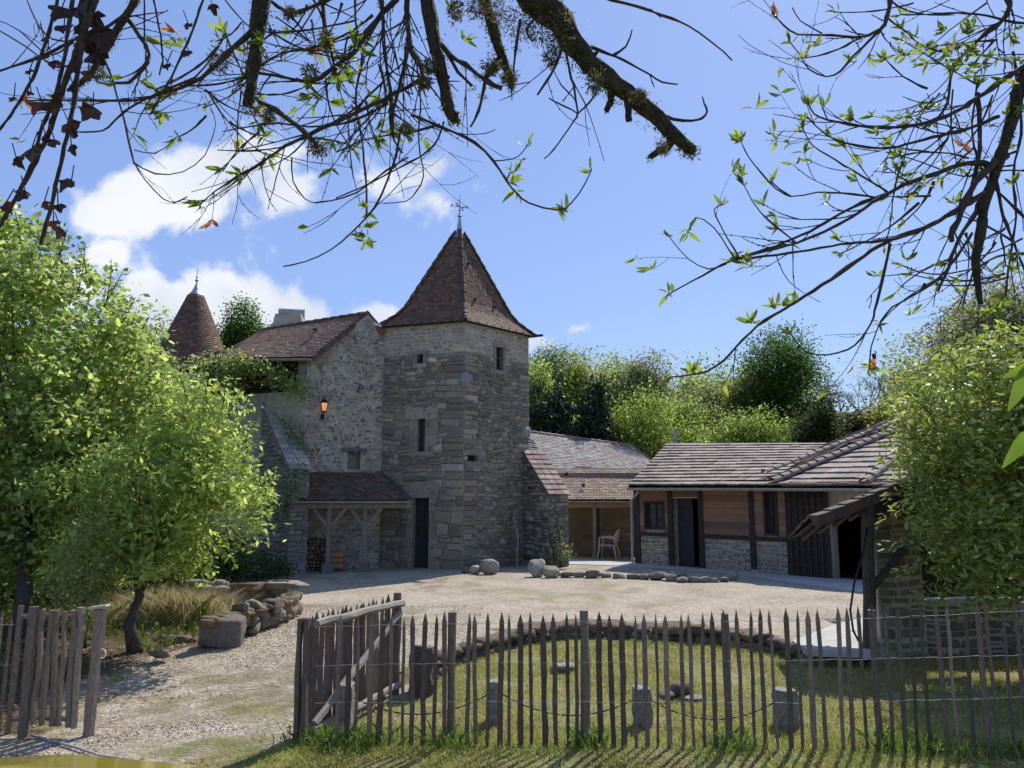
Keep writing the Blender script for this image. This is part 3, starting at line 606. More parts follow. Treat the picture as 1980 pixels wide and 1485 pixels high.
stones(mb, HG, .02, HG.w, -.05, gtop, rg, [nh], sx=(.06, .17), sy=(.05, .12), gap=.032, bulge=.016, cols=SM, skip=.1, quoin=(0, 0), wav=.06, vary=.3)
stones(mb, HL, HL.w - 1.2, HL.w, -.05, lambda u: zG - .9, rg, (), sx=(.15, .3), sy=(.09, .17), gap=.04, bulge=.015, cols=SM, skip=.25)
HG.box(mb, nh[0] - .14, nh[1] + .16, nh[3], nh[3] + .09, -.04, .06, (.15, .14, .12))
mb.build('rubble_facing', 'stone', house)
mb = MB(); HG.box(mb, nh[0], nh[1], nh[2], nh[3], -.2, -.15); mb.build('niche', 'mortar_dark', house)
# gallery: back wall, pier, posts, beam
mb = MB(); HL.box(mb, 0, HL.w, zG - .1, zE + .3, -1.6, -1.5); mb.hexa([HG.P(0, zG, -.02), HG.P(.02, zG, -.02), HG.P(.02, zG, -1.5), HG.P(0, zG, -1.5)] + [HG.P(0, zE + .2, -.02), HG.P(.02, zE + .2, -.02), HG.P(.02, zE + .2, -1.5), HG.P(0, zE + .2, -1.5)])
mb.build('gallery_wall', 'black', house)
mb = MB(); 
for z in np.arange(zG, ve[1] - .1, .24): HL.box(mb, HL.w - .3, HL.w - .01, z + .008, min(z + .235, ve[1]), -.3, .012, jc(rg, LIGHT, .15))
mb.build('pier', 'stone', house)
mb = MB()
for px in (566, 470, 392, 330): u = HL.on(px, 730)[0]; HL.box(mb, u - .05, u + .05, zG, zE + .1, -.2, -.1)
HL.box(mb, 0, HL.w, zE - .06, zE + .12, -.22, -.06); mb.beam(HL.P(HL.w - .3, zE + .05, .1), HL.P(HL.w - 2, zE - .1, .1), .03, .03)
mb.build('gallery_frame', 'darkwood', house)
# roof
eR, eL, rL, rR = P(607, 690, 20.15), P(434, 692, 20.9), P(502, 639, 23.4), P(708, 606, 21.35)
eLL = P(306, 714, 22.3)
mb = MB(); tiles(mb, lerpf(eL, rL), lerpf(eR, rR), 26, .17, .02, rng, [(.27, .16, .115), (.23, .135, .1), (.31, .2, .145), (.2, .14, .105)])
rf = mb.build('roof', 'tile', house)
mb = MB(); dn = Vector((0, 0, -.05)); bk = rR + Vector((1.1, 1.4, -1.5)); bkl = rL + Vector((1.1, 1.6, -1.6))
sheet(mb, lerpf(eL, rL), lerpf(eR, rR)); mb.quad(rL + dn, rR + dn, bk, bkl); mb.quad(eL + dn, rL + dn, eLL + Vector((-.6, 2.0, .0)), eLL + dn)
mb.build('underlay', 'darkwood', rf)
mb = MB(); tiles(mb, lerpf(eLL, eLL + Vector((-.4, 1.2, .18))), lerpf(eL, rL * .5 + eL * .5), 12, .17, .02, rng, TILEC); mb.build('rear_tiles', 'tile', rf)
mb = MB(); ridge_tiles(mb, [rL, rR + (rR - rL).normalized() * .05], .09, .32, rng, TILEC + [(.14, .13, .1)]); mb.build('ridge_tiles', 'ridge', rf)
mb = MB()   # stepped verge of half round tiles
dv = (rR - eR); k = 15
for i in range(k):
    a = eR + dv * (i / k) + Vector((.02, -.03, .02)); b = eR + dv * ((i + 1.1) / k) + Vector((.02, -.03, -.01))
    mb.beam(a + Vector((0, 0, -.02)), b + Vector((0, 0, -.06)), .1, .13, col=jc(rng, [(.16, .09, .07), (.11, .065, .05)], .2))
mb.beam(rR + Vector((-.03, -.04, .0)), rR + Vector((.5, .06, -.6)), .18, .2, col=(.15, .09, .07))
mb.build('verge_tiles', 'ridge', rf)
def halfgutter(mb, pts, r=.06):
    pts = [Vector(p) for p in pts]
    for a, b in zip(pts[:-1], pts[1:]):
        t = (b - a).normalized(); s = t.cross(Vector((0, 0, 1))).normalized(); V = []
        for p in (a, b):
            for rr in (r, r * .85):
                for j in range(7):
                    g = math.pi + math.pi * j / 6; V.append(p + s * math.cos(g) * rr + Vector((0, 0, math.sin(g) * rr)))
        mb.add(V, [(j, j + 1, 14 + j + 1, 14 + j) for j in range(6)] + [(7 + j, 7 + j + 1, 21 + j + 1, 21 + j) for j in range(6)] + [(0, 7, 21, 14), (6, 13, 27, 20)])
mb = MB(); f = Vector((-.05, -.1, -.06)); halfgutter(mb, [eLL + f, eL + f, eR + f], .065); pp = P(422, 700, 20.8); mb.tube([pp, pp + Vector((-.05, .1, -.5)), pp + Vector((-.05, .6, -.7))], .045, 8)
mb.build('gutter', 'gutter', rf)
mb = MB()
for px, py, Y in ((512, 651, 22.6), (523, 672, 21.6), (610, 637, 21.2)): rock(mb, P(px, py, Y), .17, .17, .12, rng, (.07, .05, .04), boxy=.1)
mb.build('vent_tiles', 'tile', rf)
# chimney
cb_ = P(560, 640, 23.6); ch = MB(); cw = .46
for s0, z0, z1 in ((1.12, -.5, .16), (1.02, .16, .2), (.98, .2, .5)):
    ww = cw * s0; top = .88 if z0 == .2 else 1
    ch.hexa([cb_ + Vector((x * ww, y * ww * .6, z0)) for x, y in ((-1, -1), (1, -1), (1, 1), (-1, 1))] + [cb_ + Vector((x * ww * top, y * ww * .6 * top, z1)) for x, y in ((-1, -1), (1, -1), (1, 1), (-1, 1))])
chm = ch.build('chimney', 'mortar_pale', house)
mb = MB(); q = cb_ + Vector((-.36, 0, .6)); mb.tube([q, q + Vector((.78, .1, -.02))], .13, 14); mb.tube([q + Vector((.1, 0, -.15)), q + Vector((.1, 0, 0))], .05, 6); mb.tube([q + Vector((.6, .08, -.15)), q + Vector((.6, .08, 0))], .05, 6); mb.build('chimney_cowl', 'gutter', chm)
# gable flood light and iron bracket
mb = MB(); g = HG.P(*HG.on(722, 628), .12); mb.beam(g, g + Vector((.18, 0, -.06)), .12, .05); mb.beam(g + Vector((-.1, .1, .03)), g, .02, .02); mb.build('floodlight', 'white', house)
mb = MB(); g = HG.P(*HG.on(695, 752), .03); mb.tube([g + Vector((-.05, 0, -.12)), g + Vector((0, -.1, .02)), g + Vector((.06, -.05, .1)), g + Vector((.12, 0, .04)), g + Vector((.05, -.05, -.02))], .018, 6); mb.build('iron_bracket', 'iron', house)

# lantern on the wall, lit
lp = HG.P(*HG.on(623, 787), .2)
lan = thing('wall_lantern', lp, 'small black wall lantern glowing orange on the house wall below the gallery', 'lantern')
mb = MB(); mb.tube([lp + HG.N * -.2 + Vector((0, 0, -.26)), lp + Vector((0, 0, -.3)), lp + Vector((0, 0, -.16))], .018, 6); mb.lathe(lp, [(.0, -.17), (.05, -.16), (.06, -.13), (.055, -.13)], 6); mb.lathe(lp, [(.13, .09), (.1, .13), (.03, .19), (.0, .24)], 6)
for j in range(6): a = j * math.pi / 3; mb.tube([lp + Vector((.055 * math.cos(a), .055 * math.sin(a), -.14)), lp + Vector((.1 * math.cos(a), .1 * math.sin(a), .1))], .008, 4)
mb.lathe(lp - HG.N * .19 + Vector((0, 0, -.26)), [(0, -.08), (.04, -.06), (.04, .06), (0, .08)], 8); mb.build('frame', 'iron', lan)
mb = MB(); mb.lathe(lp, [(.045, -.13), (.085, .085)], 6); mb.build('lamp_glass', 'lampglass', lan)

# left buttress
A = P(497, 1000, 21.0); B = G(553, 1112); A.z = B.z = 0
buttress('stone_buttress', 'ivy-draped grey buttress with tile coping toned pale for sunlight at the left end of the porch', A, B, .5, 4.45, 2.6, -1, rb, [(.2, .18, .15), (.25, .23, .2), (.3, .27, .23)], tcols=[(.42, .38, .33), (.35, .31, .27), (.48, .44, .38)])  # coping tile colours brightened to stand in for sun falling on it

# porch lean-to
porch = thing('porch', P(680, 1000, 20.5) * Vector((1, 1, 0)), 'low lean-to porch with tiled roof on braced posts against the house', 'porch')
a, b, c, d = P(556, 967, 19.3), P(792, 967, 20.35), P(738, 914, 21.2), P(572, 912, 20.4)
mb = MB(); tiles(mb, lerpf(a, d), lerpf(b, c), 14, .15, .018, rng, TILEC); pr_ = mb.build('roof', 'tile', porch)
mb = MB(); sheet(mb, lerpf(a, d), lerpf(b, c)); mb.beam(a + Vector((0, .12, -.14)), b + Vector((0, .12, -.14)), .12, .13)
for k in range(11): f = (k + .5) / 11; mb.beam(a.lerp(b, f) + Vector((0, 0, -.07)), d.lerp(c, f) + Vector((0, 0, -.07)), .06, .05)
mb.build('rafters', 'oldpost', pr_)
mb = MB(); f = Vector((0, -.07, -.03)); halfgutter(mb, [a + f, b + f], .05); mb.build('gutter', 'gutter', pr_)
mb = MB(); tiles(mb, lerpf(b, b + Vector((.08, .1, 0))), lerpf(b + Vector((.1, .2, 0)), c), 2, .2, .02, rng, TILEC); ridge_tiles(mb, [b, c], .06, .3, rng, [(.08, .07, .06)]); mb.build('hip_tiles', 'ridge', pr_)
for px, by, Y in ((637, 1098, 19.75), (707, 1092, 20.1)):
    g = P(px, 1000, Y); ba = Vector((g.x, g.y, .24)); t = a.lerp(b, (g.x - a.x) / (b.x - a.x)).z - .2
    mb = MB(); mb.beam(ba, Vector((g.x, g.y, t)), .1, .1)
    for s_ in (-1, 1): mb.beam(Vector((g.x, g.y, t - .5)), Vector((g.x + s_ * .4, g.y + s_ * .06, t)), .06, .08)
    mb.build('post', 'oldpost', porch)
    mb = MB(); mb.box((g.x - .12, g.y - .12, -.02), (g.x + .12, g.y + .12, .24), (.2, .19, .17)); mb.build('post_base', 'stone', porch)

# log stack, each log its own thing
rl = random.Random(8); r0 = None
o0, o1 = P(577, 1000, 20.05), P(632, 1000, 20.15)
logs = []; row = 0; z = .06
while z < .78:
    x = o0.x + (row % 2) * .05
    wmax = o1.x - (0.25 * max(0, z - .5))
    while x < wmax:
        rr = rl.uniform(.036, .055)
        logs.append((x + rr, z + rl.uniform(-.012, .012), rr)); x += rr * 2 + .006
    z += .088; row += 1
for i, (x, z, rr) in enumerate(logs):
    mb = MB(); y0 = 20.08 + rl.uniform(-.05, .05); ang = rl.uniform(-.12, .12)
    mb.tube([(x, y0, z), (x + ang * .4, y0 + .42, z)], [rr, rr * .95], rl.choice((5, 6, 7)), col=(.09, .07, .055), jit=.18, rng=rl)
    mb.tube([(x, y0 - .004, z), (x, y0 + .002, z)], [rr * .88, rr * .88], 7, col=jc(rl, [(.3, .22, .15), (.2, .15, .11), (.14, .11, .09)], .3))
    tag(mb.build('firewood_log', 'log'), 'split log in the firewood stack under the porch', 'log', 'logs in the firewood stack')
def crate(px, py, Y, w, h, d, label, col=None, tilt=0):
    c = P(px, py, Y); r = thing('wooden_crate', c, label, 'crate', 'slatted crates by the firewood')
    mb = MB(); n = 3
    for k in range(n):
        z0 = c.z + h * (k + .1) / n; z1 = c.z + h * (k + .85) / n
        for y in (0, d): mb.box((c.x - w / 2, c.y + y, z0), (c.x + w / 2, c.y + y + .012, z1))
        for x in (-w / 2, w / 2 - .012): mb.box((c.x + x, c.y + .014, z0), (c.x + x + .012, c.y + d - .002, z1))
    mb.build('slats', 'crate', r)
    mb = MB()
    for x in (-w / 2 + .014, w / 2 - .044):
        for y in (.014, d - .032): mb.box((c.x + x, c.y + y, c.z), (c.x + x + .03, c.y + y + .03, c.z + h))
    mb.box((c.x - w / 2, c.y, c.z - .008), (c.x + w / 2, c.y + d, c.z)); mb.build('corner_posts', 'crate', r)
crate(590, 1080, 20.1, .4, .33, .3, 'orange slatted crate on top of the firewood stack'); crate(651, 1099, 20.2, .3, .42, .26, 'slatted wooden crate standing right of the firewood')
crate(609, 1062, 20.3, .16, .14, .2, 'small wooden box on the right end of the firewood top')

# ---------------------------------------------------------------- round stair tower with cone roof
cc = P(371, 700, 27.5); cc.z = 0; ct = thing('round_tower', cc, 'round stair tower with a conical brown tile roof behind the house', 'tower')
R0 = 64 / M2P(27.5) * 1.1; zb = P(375, 706, 27.5).z; za = P(375, 566, 27.5).z
mb = MB(); mb.lathe(cc, [(R0 * .86, -.2), (R0 * .86, zb + .05)], 28); mb.build('wall', 'mortar', ct)
mb = MB(); cp = [(1.06, 0), (.92, .1), (.82, .22), (.235, .83), (.15, .95), (0, 1.12)]
def cr_(t): return float(np.interp(t * .86, [p[1] for p in cp], [p[0] for p in cp])) * R0
rows = 34; Hc = (za - zb)
for i in range(rows):
    t0, t1 = i / rows, (i + 1.1) / rows; n = max(14, int(2 * math.pi * cr_(t0) / .16)); of = (i % 2) * .5
    for j in range(n):
        A0, A1 = 2 * math.pi * (j + of + .03) / n, 2 * math.pi * (j + of + .97) / n; th = .03
        q = lambda A, t, e: cc + Vector((math.cos(A) * (cr_(t) + e), math.sin(A) * (cr_(t) + e), zb + Hc * t * .96))
        mb.add([q(A0, t0, th), q(A1, t0, th), q(A1, t1, .005), q(A0, t1, .005), q(A0, t0, 0), q(A1, t0, 0)], [(0, 1, 2, 3), (4, 5, 1, 0)], jc(rng, TOWT, .2))
cr = mb.build('roof', 'tile', ct)
mb = MB(); mb.lathe(cc, [(cr_(t) - .005, zb + Hc * t * .96) for t in (0, .05, .12, .25, .6, 1)], 28); mb.build('underlay', 'darkwood', cr)
zt_ = zb + Hc * .93; mb = MB(); mb.lathe(cc, [(cr_(.96) + .02, zt_), (cr_(.96) * .45, zt_ + .25), (.045, zt_ + .48), (.025, zt_ + .56), (.025, zt_ + .6), (.08, zt_ + .65), (.025, zt_ + .7), (.018, zt_ + .76), (.05, zt_ + .8), (.013, zt_ + .85), (.007, zt_ + 1.14), (0, zt_ + 1.15)], 14); mb.build('finial', 'zinc', cr)

# ---------------------------------------------------------------- far barn and its lean-to
barn = thing('barn', P(1130, 960, 31) * Vector((1, 1, 0)), 'long low barn with weathered grey tile roof and orange ridge behind the buttress', 'barn')
r0, r1, e0, e1 = P(985, 830, 33.5), P(1222, 862, 35.5), P(960, 912, 29.5), P(1268, 915, 31.5); hipb = P(1275, 896, 36)
BT = [(.3, .28, .25), (.25, .23, .21), (.34, .32, .29), (.28, .22, .18), (.22, .2, .18)]
mb = MB(); tiles(mb, lerpf(e0, r0), lerpf(e1, r1), 24, .2, .02, rng, BT, vary=.18)
tiles(mb, lerpf(e1, r1), lerpf(hipb, r1), 20, .2, .02, rng, BT, vary=.18)
br = mb.build('roof', 'tile', barn)
mb = MB(); tiles(mb, lerpf(P(1024, 907, 28.8), P(1020, 845, 31)), lerpf(P(1062, 907, 28.8), P(1030, 850, 31)), 12, .3, .04, rng, [(.17, .12, .1), (.13, .1, .09)], stag=False); mb.build('tile_strip', 'tile', br)
mb = MB(); ridge_tiles(mb, [r0, r1], .11, .36, rng, [(.4, .24, .17), (.33, .2, .15), (.26, .2, .16)]); ridge_tiles(mb, [e1.lerp(hipb, .7), r1], .09, .36, rng, [(.28, .2, .16)]); mb.build('ridge_tiles', 'ridge', br)
mb = MB(); sheet(mb, lerpf(e0, r0), lerpf(e1, r1)); mb.quad(e1 + dn, hipb + dn, r1 + dn); mb.build('underlay', 'darkwood', br)
mb = MB(); mb.quad(e0 * Vector((1, 1, 0)) if False else Vector((e0.x, e0.y + .3, 0)), Vector((e1.x, e1.y + .3, 0)), e1 + Vector((0, .3, -.06)), e0 + Vector((0, .3, -.06))); mb.build('wall', 'mortar', barn)
mb = MB(); q = P(1112, 903, 29.9); mb.beam(q + Vector((0, 0, 0)), q + Vector((.6, 0, -.02)), .5, .04); mb.build('skylight', 'gutter', br)
lt = thing('open_shelter', P(1150, 1080, 25) * Vector((1, 1, 0)), 'open shelter with brown tile roof and tan wall between tower and timber building', 'shelter')
a, b, c, d = P(1040, 966, 24.3), P(1262, 966, 24.6), P(1262, 907, 27.2), P(1050, 907, 27.2)
mb = MB(); tiles(mb, lerpf(a, d), lerpf(b, c), 20, .2, .02, rng, [(.27, .19, .13), (.23, .16, .115), (.31, .23, .17)]); r_ = mb.build('roof', 'tile', lt)
mb = MB(); sheet(mb, lerpf(a, d), lerpf(b, c)); mb.build('underlay', 'darkwood', r_)
mb = MB(); ridge_tiles(mb, [d, c], .05, .34, rng, [(.3, .21, .16)]); mb.build('ridge_tiles', 'ridge', r_)
mb = MB(); f = Vector((0, -.07, -.04)); halfgutter(mb, [a + f, b + f], .06); mb.build('gutter', 'gutter', r_)
mb = MB()
for px, py in ((1095, 918), (1128, 940)): rock(mb, P(px, py, 25.9 if py < 930 else 25.2) + Vector((0, 0, .03)), .14, .14, .12, rng, (.05, .035, .03), boxy=.1)
mb.build('vent_tiles', 'tile', r_)
mb = MB(); mb.beam(a + Vector((.0, .1, -.17)), b + Vector((0, .1, -.17)), .1, .16, col=(.36, .2, .1)); mb.build('eave_beam', 'crate', lt)
bw0, bw1 = P(1000, 1000, 26.4), P(1262, 1000, 26.4)
mb = MB(); mb.box((bw0.x, 26.4, -.1), (bw1.x, 26.5, 2.7)); mb.build('wall', 'porchwall', lt)
mb = MB(); FB = Fr((bw0.x, 26.395), (bw1.x, 26.395)); rp = random.Random(4)
stones(mb, FB, 0, FB.w, 0, lambda u: 2.6, rp, sx=(.45, .7), sy=(.2, .24), gap=.015, bulge=.006, cols=[(.3, .22, .14), (.35, .26, .17), (.26, .19, .13)], wav=0, vary=.1); mb.build('block_facing', 'stone', lt)
pq = P(1149, 1000, 24.5)
mb = MB(); mb.tube([(pq.x, pq.y, 0), (pq.x, pq.y, .12), (pq.x, pq.y, .13), (pq.x + .01, pq.y, 1.75)], [.1, .08, .055, .045], 8); mb.build('post', 'oldpost', lt)
mb = MB(); mb.tube([(pq.x + .13, pq.y + .05, 0), (pq.x + .13, pq.y + .05, 1.75)], .04, 8); mb.build('downpipe', 'iron', lt)

# plastic garden chair
cp_ = G(1178, 1080); cp_ = Vector((cp_.x, cp_.y, .02)); chair = thing('plastic_chair', cp_, 'cream plastic garden chair with fan back in the open shelter', 'chair')
def CP(x, y, z): a = math.radians(-20); return cp_ + Vector((x * math.cos(a) - y * math.sin(a), x * math.sin(a) + y * math.cos(a), z))
mb = MB(); mb.hexa([CP(-.24, -.22, .38), CP(.2, -.2, .36), CP(.2, .2, .36), CP(-.24, .22, .38), CP(-.24, -.22, .41), CP(.2, -.2, .39), CP(.2, .2, .39), CP(-.24, .22, .41)]); mb.build('seat', 'plastic', chair)
mb = MB()
top = [CP(.22 + .1 * math.sin(t) ** 2 , -.27 * math.cos(t), .5 + .36 * math.sin(t)) for t in np.linspace(0, math.pi, 13)]
mb.tube(top, .025, 6)
for k in range(7): t = math.pi * (k + 1) / 8; mb.tube([CP(.2, -.1 * math.cos(t), .39), CP(.22 + .1 * math.sin(t) ** 2, -.26 * math.cos(t), .5 + .35 * math.sin(t))], .016, 5)
mb.build('backrest', 'plastic', chair)
for sy_ in (-1, 1):
    mb = MB(); mb.tube([CP(-.26, sy_ * .25, .4), CP(-.24, sy_ * .28, .62), CP(-.05, sy_ * .28, .64), CP(.22, sy_ * .27, .6)], .024, 6); mb.build('armrest', 'plastic', chair)
    for x0, x1 in ((-.25, -.3), (.2, .28)): mb = MB(); mb.tube([CP(x0, sy_ * .22, .39), CP(x1, sy_ * .27, -.02)], [.03, .022], 6); mb.build('leg', 'plastic', chair)

# ---------------------------------------------------------------- timber and stone building on the right
WA, WB = G(1231, 1090), G(1606, 1119)
W = Fr(WA, WB); ext = 3.2
tb = thing('timber_building', (WA + WB) / 2, 'long timber-framed building with orange plank panels over stone and a ribbed tile roof', 'building')
top_z = W.on(1400, 943)[1]
Z = lambda px, py: W.on(px, py)[1]
S = lambda px: W.on(px, 1000)[0]
zsill = .86; zt2 = 2.16
w1 = (S(1249), S(1284), 1.02, 1.73); w2 = (S(1481), S(1503), .98, 2.0); dr = (S(1302), S(1352), 0, 1.85); op = (S(1607), S(1684), 0, 1.7)
mb = MB(); panel(mb, W, 0, W.w + ext, -.2, lambda u: 2.12, [w1, w2, dr, (op[0], op[1], 0, 1.62)], .3); mb.build('wall', 'mortar_pale', tb)
rs = random.Random(31); ST = [(.3, .26, .2), (.25, .22, .17), (.35, .3, .23), (.2, .18, .15), (.33, .25, .18)]
for x0, x1 in ((1238, 1293), (1360, 1450), (1460, 1522)): mb = MB(); stones(mb, W, S(x0), S(x1), -.03, lambda u: zsill - .08, rs, sx=(.12, .22), sy=(.07, .13), gap=.022, bulge=.016, cols=ST, skip=.05); mb.build('stone_panel', 'stone', tb)
OR = [(.29, .15, .085), (.33, .17, .095), (.23, .125, .075), (.27, .175, .11)]; OD = [(.2, .125, .08), (.17, .105, .07), (.22, .14, .09)]
def planks(u0, u1, z0, z1, n, hole=None):
    for k in range(n):
        a, b = z0 + (z1 - z0) * k / n + .006, z0 + (z1 - z0) * (k + 1) / n - .006; c = jc(rs, OR if k > n * .55 else OD + OR, .12)
        segs = [(u0, u1)]
        if hole and a < hole[3] and b > hole[2]: segs = [(u0, hole[0]), (hole[1], u1)]
        for p, q in segs:
            if q - p > .02: W.box(mb, p, q, a, b, -.02, .028 + rs.uniform(-.003, .003), c)
for pa in ((S(1238), S(1293), zsill + .04, zt2 - .04, 7, w1), (S(1302), S(1352), dr[3] + .03, zt2 - .04, 2), (S(1361), S(1450), zsill + .04, zt2 - .04, 7), (S(1460), S(1522), zsill + .04, zt2 - .04, 8, w2)):
    mb = MB(); planks(*pa); mb.build('plank_panel', 'plank', tb)
mb = MB()
for x0, x1, zb_ in ((1228, 1238, 0), (1293, 1302, 0), (1352, 1361, 0), (1450, 1460, .1), (1521, 1531, 0)): W.box(mb, S(x0), S(x1), zb_, zt2 - .05, -.1, .06)
W.box(mb, -.02, W.w + ext, zt2 - .05, 2.32, -.1, .065)
for x0, x1 in ((1238, 1293), (1361, 1450), (1460, 1521)): W.box(mb, S(x0) + .002, S(x1) - .002, zsill - .06, zsill + .04, -.1, .055)
for h in (w1, w2): W.box(mb, h[0] - .04, h[0] + .02, h[2], h[3], -.1, .05); W.box(mb, h[1] - .02, h[1] + .04, h[2], h[3], -.1, .05); W.box(mb, h[0] - .04, h[1] + .04, h[3] - .02, h[3] + .04, -.1, .052); W.box(mb, h[0] - .04, h[1] + .04, h[2] - .04, h[2] + .02, -.1, .052)
mb.build('timber_frame', 'darkwood', tb)
for h in (w1, w2):
    mb = MB(); um = (h[0] + h[1]) / 2
    for a, b in ((h[0] + .022, h[0] + .06), (um - .015, um + .015), (h[1] - .06, h[1] - .022)): W.box(mb, a, b, h[2] + .022, h[3] - .022, -.1, -.05)
    w_ = mb.build('window', 'darkwood', tb); mb = MB(); W.box(mb, h[0] + .05, h[1] - .05, h[2] + .03, h[3] - .03, -.09, -.08); mb.build('pane', 'glass', w_)
mb = MB(); um = (dr[0] + dr[1]) / 2; W.box(mb, dr[0] + .01, um + .08, 0, dr[3] - .01, -.26, -.2); dd = mb.build('door', 'door', tb)
mb = MB(); W.box(mb, dr[0] + .08, um, 1.0, 1.6, -.2, -.19); mb.build('pane', 'glass', dd)
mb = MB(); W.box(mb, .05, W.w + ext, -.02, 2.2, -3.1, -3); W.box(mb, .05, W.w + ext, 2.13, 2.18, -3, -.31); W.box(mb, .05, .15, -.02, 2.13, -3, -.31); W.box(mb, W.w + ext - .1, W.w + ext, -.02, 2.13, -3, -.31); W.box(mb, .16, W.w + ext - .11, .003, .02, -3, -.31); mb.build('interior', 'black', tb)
mb = MB()  # lattice door leaf, dark boards with square grid
l0, l1 = S(1532), S(1604); W.box(mb, l0, l1, .0, zt2 - .06, .07, .1)
for k in range(7): u = l0 + (l1 - l0) * k / 6; W.box(mb, u - .025, u + .025, .03, zt2 - .09, .1, .15)
for k in range(11): z = .05 + (zt2 - .2) * k / 10; W.box(mb, l0, l1, z, z + .045, .1, .135)
mb.build('lattice_door', 'darkwood', tb)
# roof planes
E = Fr(W.P(0, 0, .5), W.P(W.w, 0, .5))
def EP(px, py=939): s_, z_ = E.on(px, py); return E.P(s_, z_)
T1 = [(.26, .2, .16), (.29, .23, .185), (.24, .185, .15), (.31, .25, .205)]
e0, e1, e2, e3 = EP(1216), EP(1480), EP(1672), EP(1765)
R0_, R1_ = P(1290, 858, 25.2), P(1600, 857, 25.4); ap = P(1815, 800, 22.5); hh = P(1478, 918, e1.y + .9)
mb = MB(); tiles(mb, lerpf(e0, R0_), lerpf(e1, R1_), 14, .34, .045, rng, T1, stag=False, vary=.12, over=1.1, gapf=.006)
tiles(mb, lerpf(e1, R1_), lerpf(e1 + (e2 - e1) * .08, ap + Vector((-.9, .6, 0))), 14, .34, .045, rng, T1, stag=False, vary=.12, over=1.1, gapf=.006)
tiles(mb, lerpf(EP(1493), ap), lerpf(e2, ap + Vector((.1, 0, 0))), 15, .34, .045, rng, T1, stag=False, vary=.12, over=1.1, gapf=.006)
tiles(mb, lerpf(e2, P(1750, 868, e2.y + 1.2)), lerpf(EP(1790), P(1850, 868, e2.y + 1.4)), 8, .34, .045, rng, T1 + [(.4, .27, .2)], stag=False, vary=.12, over=1.1, gapf=.006)
rr = mb.build('roof', 'tile', tb)
mb = MB(); ridge_tiles(mb, [EP(1493) + Vector((0, 0, .1)), ap + Vector((0, 0, .08))], .12, .34, rng, T1, .15); mb.build('hip_tiles', 'ridge', rr); mb = MB(); ridge_tiles(mb, [hh + Vector((0, 0, .06)), P(1815, 784, 24)], .1, .34, rng, T1, .15); mb.build('hip_tiles', 'ridge', rr); mb = MB()
ridge_tiles(mb, [e2 + Vector((0, 0, .08)), P(1742, 874, e2.y + 1.1)], .13, .34, rng, T1, .1); mb.build('hip_tiles', 'ridge', rr); mb = MB(); ridge_tiles(mb, [R0_, R1_], .03, .34, rng, [(.12, .09, .08)]); mb.build('ridge_tiles', 'ridge', rr)
mb = MB(); dd_ = Vector((0, 0, -.06)); sheet(mb, lerpf(e0, R0_), lerpf(e1, R1_), -.07); sheet(mb, lerpf(e1, R1_), lerpf(e3, ap), -.12); mb.quad(e0 + dd_, R0_ + dd_, R0_ + Vector((2.2, 2.4, -1.4))); mb.beam(e0 + dd_ * 1.2, R0_ + dd_ * 1.2, .03, .12); mb.build('underlay', 'darkwood', rr)
mb = MB(); f = E.N * .06 + Vector((0, 0, -.06)); halfgutter(mb, [e0 + f, e3 + f], .075); mb.build('gutter', 'gutter', rr)
mb = MB(); q = W.P(-.06, 0, .1); mb.tube([e0 + Vector((.3, .1, -.15)), Vector((q.x, q.y, top_z - .35)), Vector((q.x, q.y, 0))], .04, 8); mb.build('downpipe', 'gutter', tb)
mb = MB(); q = P(1307, 864, 26); mb.tube([q + Vector((0, 0, -.4)), q + Vector((0, 0, .62))], .065, 10); mb.build('flue_pipe', 'gutter', tb)
mb = MB(); W.box(mb, S(1532), W.w + ext, 2.14, 2.24, .3, .45, ); mb.build('soffit_beam', 'crate', tb)
slab('path', [G(1098, 1081), W.P(-.1, 0, .02), W.P(W.w + ext, 0, .02), G(1690, 1150), G(1530, 1127), G(1400, 1107), G(1230, 1096), G(1098, 1092)], .022)
slab('path', [G(1532, 1240), G(1620, 1206), G(1690, 1190), G(1690, 1262), G(1560, 1257)], .01, .08)

# ---------------------------------------------------------------- little shed on the right, in front
shed = thing('lean_to_shed', Vector((5.6, 10.8, -.1)), 'small open shed with red verge tiles, crooked oak post and pale stone wall at right', 'shed')
SF = Fr((P(1687, 1000, 10.5)), (P(2150, 1000, 10.9)))
su = SF.on(1782, 1100)[0]
def stop(u): return float(np.interp(u, [0, .25, su, su + .01, 9], [1.5, 1.66, 1.95, .5, .5]))
mb = MB(); SF.box(mb, 0, su, -.3, 1.45, -.3, 0); SF.box(mb, .25, su, 1.45, 1.66, -.3, 0); SF.box(mb, su + .002, SF.w, -.3, .5, -.3, -.01); mb.build('wall', 'mortar_pale', shed)
mb = MB(); rs = random.Random(77); stones(mb, SF, 0, su, -.2, stop, rs, sx=(.16, .34), sy=(.09, .18), gap=.035, bulge=.03, cols=[(.21, .185, .15), (.17, .155, .13), (.26, .225, .175), (.22, .21, .185)], vary=.2)
stones(mb, SF, su, SF.w, -.2, lambda u: .5, rs, sx=(.16, .32), sy=(.08, .15), gap=.03, bulge=.03, cols=[(.16, .14, .12), (.2, .17, .14)], vary=.2); mb.build('rubble_facing', 'stone', shed)
mb = MB(); SF.box(mb, su + .03, su + 3.2, .5, 1.9, -.6, -.55)
for k in range(20): SF.box(mb, su + .04 + k * .16, su + .18 + k * .16, .5, 1.9, -.549, -.53)
mb.build('board_wall', 'darkwood', shed)
pb, pt = P(1680, 1262, 10.1), P(1679, 965, 10.1)
